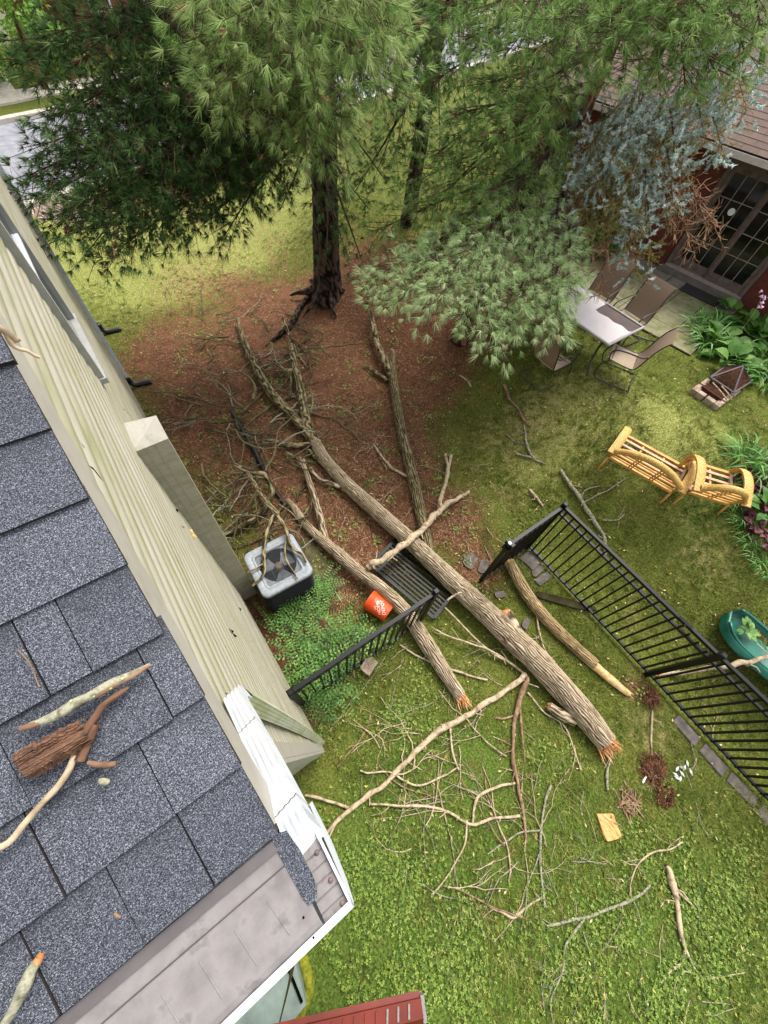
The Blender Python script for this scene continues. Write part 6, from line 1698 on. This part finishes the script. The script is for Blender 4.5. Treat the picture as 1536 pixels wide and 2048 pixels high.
# --- far houses
pm('far_brick', ['#6b3a2e', '#7f4a3b', '#8c5a49'], 2.5, rough=.9, kind='World')
pm('far_cream', ['#c9bda6', '#d8cdb8'], 2, rough=.9, kind='World')
pm('far_roof', ['#4a423d', '#5a524c'], 4, rough=.9, kind='World')
pm('far_glass', '#15181c', rough=.15, spec=.5)
def far_house(label, x0, x1, y0, dep, hw_, mat, wins, door):
    t = thing('far_house', label, 'house', (x0, y0, 0), math.atan(RS))
    Lh = x1 - x0
    MB().box((0, 0, -.2), (Lh, dep, hw_)).build('wall', MT[mat], t, False, False)
    V = [(-.4, -.5, hw_ + .002), (Lh + .4, -.5, hw_ + .002), (Lh + .4, dep + .5, hw_ + .002), (-.4, dep + .5, hw_ + .002), (-.4, dep / 2, hw_ + dep * .3), (Lh + .4, dep / 2, hw_ + dep * .3)]
    MB().add(V, [(0, 1, 5, 4), (2, 3, 4, 5), (0, 4, 3), (1, 2, 5), (3, 2, 1, 0)]).build('roof', MT['far_roof'], t, False, False)
    for wx, wz, ww, wh in wins:
        mb = MB()
        for lo, hi in (((wx - .1, -.06, wz - .1), (wx + ww + .1, -.001, wz)), ((wx - .1, -.06, wz + wh), (wx + ww + .1, -.001, wz + wh + .1)), ((wx - .1, -.06, wz + .001), (wx, -.001, wz + wh - .001)), ((wx + ww, -.06, wz + .001), (wx + ww + .1, -.001, wz + wh - .001)), ((wx + .001, -.05, wz + wh / 2 - .03), (wx + ww - .001, -.021, wz + wh / 2 + .03))): mb.box(lo, hi)
        w_ = mb.build('window', MT['white_metal'], t, False, False)
        MB().box((wx + .002, -.02, wz + .002), (wx + ww - .002, -.002, wz + wh - .002)).build('pane', MT['far_glass'], w_, False, False)
    MB().box((door, -.05, 0), (door + 1, -.001, 2.1)).build('door', MT['playhouse_white'], t, False, False)
    MB().box((door - .6, -1.8, -.1), (door + 1.6, -.06, .3)).build('porch', MT['concrete'], t, False, False)
far_house('far red brick house with white framed window across the street', 6.0, 18, 36.5, 8, 5.2, 'far_brick', [(1.0, .9, 1.1, 1.5), (3.6, .9, 1.1, 1.5), (8.0, .9, 1.1, 1.5), (1.0, 3.4, 1.1, 1.3), (8, 3.4, 1.1, 1.3)], 5.8)
far_house('far pale cream house with porch at the top left corner', -8, 3.5, 32, 8, 5.0, 'far_cream', [(1.2, .9, 1.1, 1.4), (4.2, .9, 1.1, 1.4), (1.2, 3.3, 1.1, 1.2)], 7.6)
strip('driveway', 27.61, 35.0, -.05, .045, MT['concrete'], -2.4, 1.2, 6)
strip('driveway', 27.61, 44.0, -.05, .045, MT['asphalt'], 20, 26, 6)
gr = np.random.default_rng(8); mb = MB()
for _ in range(260):
    p = G(gr.uniform(55, 190), gr.uniform(395, 440)); s_ = gr.uniform(.05, .13)
    mb.lathe([(0, s_ * .6), (s_ * .7, s_ * .35), (s_, 0)], 5, Matrix.Translation((p + [gr.normal(0, .2), gr.normal(0, .2), 0]).tolist()) @ Matrix.Rotation(gr.uniform(0, 3), 4, 'Z'))
tag(mb.build('gravel', MT['gravel_mat']), 'pinkish stone bed between the lawn and the street', 'gravel', None, 'stuff')

# ------------------------------------------------------------------ planting beds
def strap_leaf(L_, w, arch, n=5):
    V, F = [], []
    for i in range(n + 1):
        t = i / n; x = L_ * .75 * t; z = L_ * (arch * t - arch * .95 * t * t * 1.1); ww = w * (1 - t ** 2.2) * (.6 + .4 * min(1, t * 4)) + .0008
        V += [(x, -ww, z + ww * .35), (x, 0, z), (x, ww, z + ww * .35)]
    for i in range(n):
        a = i * 3; F += [(a, a + 3, a + 4, a + 1), (a + 1, a + 4, a + 5, a + 2)]
    return V, F
def oval_leaf(L_, w):
    V = [(0, 0, 0), (L_ * .3, 0, L_ * .25)]; F = []
    pts = [(.3, 0), (.45, .8), (.62, 1), (.8, .75), (1.0, 0), (.8, -.75), (.62, -1), (.45, -.8)]
    for x, y in pts: V.append((L_ * x, y * w, L_ * (.25 + .35 * (x - .3) - .55 * (x - .3) ** 2) + abs(y) * w * .25))
    V.append((L_ * .66, 0, L_ * .3)); c = len(V) - 1
    for i in range(8): F.append((2 + i, 2 + (i + 1) % 8, c))
    F.append((0, 1, 2)) ; V[1] = (L_ * .3, .004, L_ * .25)
    return V, F
leafme = {}
for mat in ('leaf_strap', 'leaf_mid', 'leaf_purple'):
    for kind in ('strap', 'oval'):
        for q in range(4):
            V, F = strap_leaf(1.0, .028, [.8, 1.2, .55, 1.0][q]) if kind == 'strap' else oval_leaf(1.0, [.2, .24, .28, .22][q])
            me = bpy.data.meshes.new('leaf'); me.from_pydata(V, [], F); me.materials.append(MT[mat])
            a = me.attributes.new('tone', 'FLOAT', 'POINT'); a.data.foreach_set('value', np.full(len(V), [.35, .6, .85, .5][q], np.float32))
            leafme[mat, kind, q] = me
lr = np.random.default_rng(77)
def clump(name, label, u, v, n, ln, mat, kind, cat='plant', group=None, rad=.12, p=None):
    p = G(u, v) if p is None else p
    t = thing(name, label, cat, p, lr.uniform(0, 6), group)
    for i in range(n):
        a = lr.uniform(0, 6.28); l = lr.uniform(*ln); rq = rad * math.sqrt(lr.uniform(0, 1))
        inst('leaf', leafme[mat, kind, int(lr.integers(4))], t, (rq * math.cos(a), rq * math.sin(a), 0), (lr.normal(0, .2), lr.normal(-.15, .25), a + lr.normal(0, .4)), (l, l * lr.uniform(.8, 1.3), l * lr.uniform(.7, 1.2)))
    return t
hl = [('strap leaf clump at the patio corner, nearest the door step', 1425, 655, 'strap'), ('broad leaf hosta beside the brick wall', 1465, 640, 'oval'), ('hosta with broad leaves in the middle of the wall bed', 1440, 690, 'oval'),
      ('strap leaf clump nearest the table end of the bed', 1410, 690, 'strap'), ('strap leaf clump in the middle of the wall bed', 1470, 700, 'strap'), ('hosta at the right frame edge below the pink flowers', 1515, 690, 'oval'),
      ('strap leaf clump behind the fire pit', 1490, 740, 'strap'), ('strap leaf clump right of the fire pit lid', 1520, 770, 'strap'), ('broad leaf clump above the fire pit', 1455, 735, 'oval'), ('hosta cut by the right frame edge above the fire pit', 1530, 730, 'oval'), ('hosta against the wall under the door jamb', 1500, 665, 'oval'), ('strap leaf tuft at the corner of the paving', 1395, 660, 'strap')]
for lab, u, v, kd in hl:
    clump('daylily' if kd == 'strap' else 'hosta', lab, u, v, 56 if kd == 'strap' else 30, (.36, .74) if kd == 'strap' else (.3, .52), 'leaf_strap' if kd == 'strap' else 'leaf_mid', kd, 'plant', 'plants in the wall bed', .2)
clump('iris', 'large bluish strap leaf iris clump right of the loveseat', 1490, 925, 60, (.4, .75), 'leaf_strap', 'strap', 'plant', None, .22)
clump('iris', 'iris clump cut by the right frame edge above the armchair', 1530, 945, 40, (.3, .6), 'leaf_strap', 'strap', 'plant', None, .2)
for i, (u, v) in enumerate([(1462, 1000), (1472, 1030), (1490, 1060), (1502, 1088), (1515, 1115), (1530, 1140), (1455, 965)]):
    clump('border_grass', ('second', 'third', 'fourth', 'fifth', 'sixth', 'seventh', 'first')[i] + ' grassy tuft of the bed edging, counted down from the armchair', u, v, 44, (.18, .34), 'leaf_strap', 'strap', 'plant', 'edging tufts along the right bed', .14)
for i, (u, v) in enumerate([(1505, 985), (1512, 1020), (1522, 1050), (1530, 1075), (1500, 960), (1535, 1000)]):
    clump('purple_plant', ('second', 'fourth', 'fifth', 'sixth', 'first', 'third')[i] + ' purple leaved plant of the right bed, counted down from the iris clumps', u, v, 60, (.08, .17), 'leaf_purple', 'oval', 'plant', 'purple plants in the right bed', .2)
clump('shrub', 'dark green leafy plant at the right frame edge beyond the purple leaves', 1540, 1030, 40, (.2, .35), 'leaf_mid', 'oval', 'plant', None, .2)
m, N, L, b = newmat('petal'); b.inputs['Base Color'].default_value = C('#d9b6d4'); b.inputs['Roughness'].default_value = .6
pf = D(1522, 597, 10.2)
fl_ = tag(MB().tube(resample([pf + [.25, -.1, -.75], pf + [.2, -.05, -.3], pf], np.ones(3), .1)[0], .004, 5).build('flower_stalk', MT['stick_pale'], None, True), 'tall stalk of pale pink flowers in front of the brick wall', 'flower')
for k_ in range(9):
    q = pf + lr.normal(0, .05, 3)
    MB().lathe([(0, 0), (.012, .02), (.024, .05), (.02, .055), (0, .02)], 6, Matrix.Translation(q.tolist()) @ Matrix.Rotation(lr.uniform(0, 3), 4, 'X')).build('blossom', MT['petal'], fl_)
# leafy sprig lying on the slide, white petals by the rotten heap
sp_ = G(1490, 1262, .16)
t = thing('leafy_sprig', 'dark green leafy sprig lying on the green slide', 'sprig', sp_)
for k_ in range(16):
    a = lr.uniform(0, 6.28)
    inst('leaf', leafme['leaf_mid', 'oval', int(lr.integers(4))], t, (lr.normal(0, .03), lr.normal(0, .03), .02), (0, -.1, a), (.17, .13, .1))
MB().tube([tuple(sp_), tuple(sp_ + [.05, -.18, .02]), tuple(sp_ + [.1, -.3, .05])], .006, 5).build('stem', MT['stick_dark'], t)
m, N, L, b = newmat('white_petal'); b.inputs['Base Color'].default_value = C('#dfe3da'); b.inputs['Roughness'].default_value = .6
wp = G(1368, 1545, .03); t = thing('white_leaves', 'cluster of white leaf undersides beside the dark rotten heap', 'leaves', wp)
for k_ in range(9):
    p_ = wp + lr.normal(0, [.07, .07, .01]); a = lr.uniform(0, 6.28); d_ = np.array([math.cos(a), math.sin(a), .1]); s_ = np.array([-math.sin(a), math.cos(a), 0])
    MB().add([p_ - d_ * .045, p_ - s_ * .018, p_ + d_ * .045, p_ + s_ * .018, p_ + [0, 0, .012]], [(0, 1, 4), (1, 2, 4), (2, 3, 4), (3, 0, 4)]).build('leaf', MT['white_petal'], t)
wp = G(1290, 1560, .03); t = thing('white_leaves', 'small pale shred below the crumbled rotten heap', 'leaves', wp)
MB().bar(wp - [.05, 0, 0], wp + [.04, .02, .01], .02, .006).build('shred', MT['white_petal'], t)

# fern and vine patch along the house wall
def sprays(name, label, cat, regions, n, ln, size, mat, seed, up=.35, kind='stuff'):
    """arching stems with paired leaflets"""
    rr = np.random.default_rng(seed); T, tn = [], []
    for _ in range(n):
        u0, v0, u1, v1 = regions[rr.integers(len(regions))]
        p = G(rr.uniform(u0, u1), rr.uniform(v0, v1)); 
        if p[0] < WX + .1: continue
        a = rr.uniform(0, 6.28); l = rr.uniform(*ln); h0 = rr.uniform(.02, .3); k_ = int(l / (size * .8)); tone = rr.uniform(.2, .9)
        for i in range(k_):
            t = i / k_; c = p + [math.cos(a) * l * t, math.sin(a) * l * t, h0 + up * l * (t - t * t * 1.1)]
            for sg in (-1, 1):
                d = _u([math.cos(a + sg * 1.15), math.sin(a + sg * 1.15), rr.normal(0, .25)]); s_ = size * (1 - .5 * t) * rr.uniform(.8, 1.2)
                sd_ = np.array([-d[1], d[0], 0]) * s_ * .24
                T += [[c, c + d * s_ * .5 + sd_, c + d * s_], [c, c + d * s_, c + d * s_ * .5 - sd_]]; tn += [np.clip(tone + rr.normal(0, .12), 0, 1)] * 2
    o = tri_mesh(name, np.array(T), mat, None, np.array(tn)); return tag(o, label, cat, None, kind)
sprays('fern_patch', 'bright green fern like vines growing along the wall by the short fence', 'vines', [(560, 1210, 680, 1340), (590, 1330, 720, 1410), (640, 1260, 760, 1300), (600, 1280, 690, 1350)], 170, (.25, .6), .06, 'leaf_mid', 3)
sprays('fern_patch', 'dark green vines growing low against the foot of the wall', 'vines', [(545, 1200, 640, 1300), (600, 1340, 680, 1440), (620, 1160, 660, 1230)], 160, (.2, .5), .05, 'leaf_mid', 4)

# ------------------------------------------------------------------ ground cover
def smp(a, x, y): return a(x, y)
def scatter_xy(n, rr, box_=None):
    """points on the ground spread evenly over the part of the yard in view"""
    out = []
    while sum(len(o) for o in out) < n:
        x = rr.uniform(-.3, 13, n); y = rr.uniform(-5.5, 14, n)
        z = hgt(x, y)
        q = np.stack([x, y, z - HC], -1) @ RW
        ok = (q[:, 2] > .2) & (np.abs(q[:, 0] / q[:, 2] * FPX) < 800) & (np.abs(q[:, 1] / q[:, 2] * FPX) < 1060) & ~((x < WX + .04) & (y > YN)) & ~((x > 9.1) & (y < 5.4))
        # nearer ground gets more
        d2 = x * x + y * y + (z - HC) ** 2
        ok &= rr.uniform(0, 1, n) < np.clip(60 / d2, .12, 1)
        out.append(np.stack([x, y, z], -1)[ok])
    return np.vstack(out)[:n]
def vn2(x, y, s, seed): return vnoise(x * s + 100, y * s + 100, 100000, seed)
rg_ = np.random.default_rng(55)
P = scatter_xy(330000, rg_)
nd, dr_ = blob(P[:, 0], P[:, 1], NEEDLE), blob(P[:, 0], P[:, 1], DRY_SUNLIT)
pat_ = vn2(P[:, 0], P[:, 1], 3.0, 4)
pat2 = vn2(P[:, 0], P[:, 1], 2.2, 33)
keep = rg_.uniform(0, 1, len(P)) < np.clip(1.1 - 1.5 * (nd + (pat_ - .5) * 1.2), .06, 1) * np.clip(1.7 - 1.6 * pat2, .25, 1) * np.clip(1 - .5 * dr_, .3, 1)
P = P[keep]; n = len(P)
a = rg_.uniform(0, 6.28, n); lean = rg_.uniform(.3, 1.2, n); l = rg_.uniform(.025, .06, n) * (.5 + 1.1 * vn2(P[:, 0], P[:, 1], 5.5, 21))
d = np.stack([np.cos(a) * lean, np.sin(a) * lean, np.ones(n)], -1); d = unit_rows(d)
s = np.stack([-np.sin(a), np.cos(a), np.zeros(n)], -1) * .0035
T = np.stack([P - s, P + s, P + d * l[:, None]], 1)
tone = np.clip(.42 + .5 * (vn2(P[:, 0], P[:, 1], 1.1, 9) - .5) + .45 * (vn2(P[:, 0], P[:, 1], 7, 19) - .5) + .35 * blob(P[:, 0], P[:, 1], DRY_SUNLIT) + .35 * blob(P[:, 0], P[:, 1], YEL_SUNLIT) + rg_.normal(0, .2, n), 0, 1)  # blades lighter where the sunlit turf colour is painted
tag(tri_mesh('grass', T, 'grass_blade', None, tone), 'short patchy lawn grass', 'grass', None, 'stuff')
# coarser tufts standing out of the turf
P = scatter_xy(16000, rg_); nd = blob(P[:, 0], P[:, 1], NEEDLE)
P = P[(rg_.uniform(0, 1, len(P)) < np.clip(1.0 - 1.3 * nd, .08, 1)) & (vn2(P[:, 0], P[:, 1], 1.7, 44) > .42)]
Q = np.repeat(P, 10, 0); n = len(Q); a = rg_.uniform(0, 6.28, n); lean = rg_.uniform(.5, 1.8, n); l = rg_.uniform(.04, .1, n)
Q = Q + np.stack([np.cos(a), np.sin(a), np.zeros(n)], -1) * rg_.uniform(0, .025, n)[:, None]
d = unit_rows(np.stack([np.cos(a) * lean, np.sin(a) * lean, np.ones(n)], -1)); s = np.stack([-np.sin(a), np.cos(a), np.zeros(n)], -1) * .005
T = np.stack([Q - s, Q + s, Q + d * l[:, None]], 1)
tag(tri_mesh('grass_tufts', T, 'grass_blade', None, np.clip(np.repeat(rg_.uniform(.15, .95, len(P)), 10) + rg_.normal(0, .1, n), 0, 1)), 'coarse grass tufts standing out of the lawn', 'grass', None, 'stuff')
# needle litter
P = scatter_xy(300000, rg_); nd = blob(P[:, 0], P[:, 1], NEEDLE)
P = P[rg_.uniform(0, 1, len(P)) < np.clip(nd * 1.5 * (vn2(P[:, 0], P[:, 1], 4, 61) + .35 * vn2(P[:, 0], P[:, 1], 13, 62) - .2), 0, .95)]; n = len(P)
a = rg_.uniform(0, 6.28, n); d = unit_rows(np.stack([np.cos(a), np.sin(a), rg_.normal(0, .18, n)], -1)); l = rg_.uniform(.05, .11, n)[:, None]
s = np.stack([-np.sin(a), np.cos(a), np.zeros(n)], -1) * .0032
b0 = P + [0, 0, .012]
T = np.stack([b0 - s, b0 + s, b0 + d * l], 1)
tag(tri_mesh('needle_litter', T, 'needle_litter', None, rg_.uniform(0, 1, n)), 'reddish brown carpet of fallen pine needles', 'pine needles', None, 'stuff')
# clover and seedlings
def leaflets(P, rr, size, k_=3, h=(.01, .05)):
    n = len(P); out = []
    hh = rr.uniform(h[0], h[1], n); a0 = rr.uniform(0, 6.28, n)
    for i in range(k_):
        a = a0 + i * 6.283 / k_; d = np.stack([np.cos(a), np.sin(a), rr.normal(.1, .25, n)], -1); s = np.stack([-np.sin(a), np.cos(a), np.zeros(n)], -1)
        z = (size * rr.uniform(.6, 1.3, n))[:, None]; c = P + np.stack([np.zeros(n), np.zeros(n), hh], -1)
        out += [np.stack([c, c + d * z * .6 + s * z * .45, c + d * z], 1), np.stack([c, c + d * z, c + d * z * .6 - s * z * .45], 1)]
    return np.concatenate(out)
CLV = [(720, 1760, .5, 1), (700, 1850, .5, 1.2), (760, 1950, .6, 1.2), (860, 2000, .6, 1), (650, 1700, .3, .8), (1000, 1900, .5, .35), (1180, 1900, .5, .4), (1440, 1950, .6, .5), (1380, 1750, .4, .3), (1250, 1680, .3, .3), (950, 1700, .3, .25), (1100, 1500, .3, .2), (800, 1420, .5, .5), (680, 1400, .4, .7), (900, 1130, .35, .4), (1050, 1060, .35, .4), (1500, 1820, .6, .7), (1310, 1980, .6, .7), (600, 1920, .3, .8)]
P = scatter_xy(60000, rg_); cv = blob(P[:, 0], P[:, 1], CLV) * (.3 + 1.1 * vn2(P[:, 0], P[:, 1], 5, 3))
P = P[rg_.uniform(0, 1, len(P)) < np.clip(cv, 0, .9)]
P3 = np.stack([rg_.uniform(-1.2, 4.2, 60000), rg_.uniform(-4.2, .6, 60000), np.zeros(60000)], -1)
P3 = P3[~((P3[:, 0] < WX + .05) & (P3[:, 1] > YN))]; P3[:, 2] = hgt(P3[:, 0], P3[:, 1])
cv = blob(P3[:, 0], P3[:, 1], CLV) * np.clip(2.2 * vn2(P3[:, 0], P3[:, 1], 4, 71) - .5, 0, 1.4)
P = np.vstack([P, P3[rg_.uniform(0, 1, len(P3)) < np.clip(cv, 0, .95)]]); T = leaflets(P, rg_, .018)
tag(tri_mesh('clover', T, 'clover', None, np.tile(rg_.uniform(0, 1, len(P)), 6)), 'bright clover spreading through the lower lawn', 'clover', None, 'stuff')
# seedlings on the needle bed, in little groups
cs = scatter_xy(520, rg_); cs = cs[np.clip(blob(cs[:, 0], cs[:, 1], NEEDLE), 0, 1) > .25][:220]
Q = np.repeat(cs, 12, 0) + rg_.normal(0, 1, (len(cs) * 12, 3)) * [.06, .06, 0]; Q[:, 2] = hgt(Q[:, 0], Q[:, 1])
T = leaflets(Q, rg_, .02, 4, (.02, .07)); tag(tri_mesh('seedlings', T, 'clover', None, np.tile(rg_.uniform(.2, 1, len(Q)), 8)), 'small green seedlings dotted over the pine needles', 'seedlings', None, 'stuff')
# pine tips broken off and lying on the needles
ft = []
for u, v in ((445, 650), (660, 935), (850, 970), (470, 920), (455, 1015), (410, 780), (730, 970), (440, 905), (400, 690), (480, 720), (520, 860), (560, 760), (430, 840), (600, 1130), (500, 990), (880, 880), (1040, 800), (1060, 890), (1035, 885)):
    ft.append(G(u, v, .05))
for i, p in enumerate(ft):
    T, t = needle_tufts(p + rg_.normal(0, .05, (7, 3)) * [1, 1, .3], unit_rows(rg_.normal(0, 1, (7, 3)) * [1, 1, .4]), rg_, 16, (.08, .12), .004, .6, np.full(7, .45))
    tag(tri_mesh('pine_sprig', T, 'pine_green', None, t), 'broken green pine sprig lying on the ground among the storm litter', 'sprig', 'pine sprigs on the ground')
# wood chips and pale leaves dotted over the grass
P = scatter_xy(1500, rg_); n = len(P); a = rg_.uniform(0, 6.28, n); d = np.stack([np.cos(a), np.sin(a), rg_.normal(0, .2, n)], -1); s = np.stack([-np.sin(a), np.cos(a), rg_.normal(0, .2, n)], -1)
z = rg_.uniform(.008, .03, n)[:, None]; c = P + [0, 0, .03]
T = np.concatenate([np.stack([c - d * z, c + s * z * .4, c + d * z], 1), np.stack([c - d * z, c + d * z, c - s * z * .4], 1)])
foliage('chip_mix', ['#8a5a34', '#c9a06a', '#e2cfa6', '#b9b84a'], .1, .8)
tag(tri_mesh('chips', T, 'chip_mix', None, np.tile(rg_.uniform(0, 1, n), 2)), 'wood chips and dead leaves dotted over the ground', 'chips', None, 'stuff')
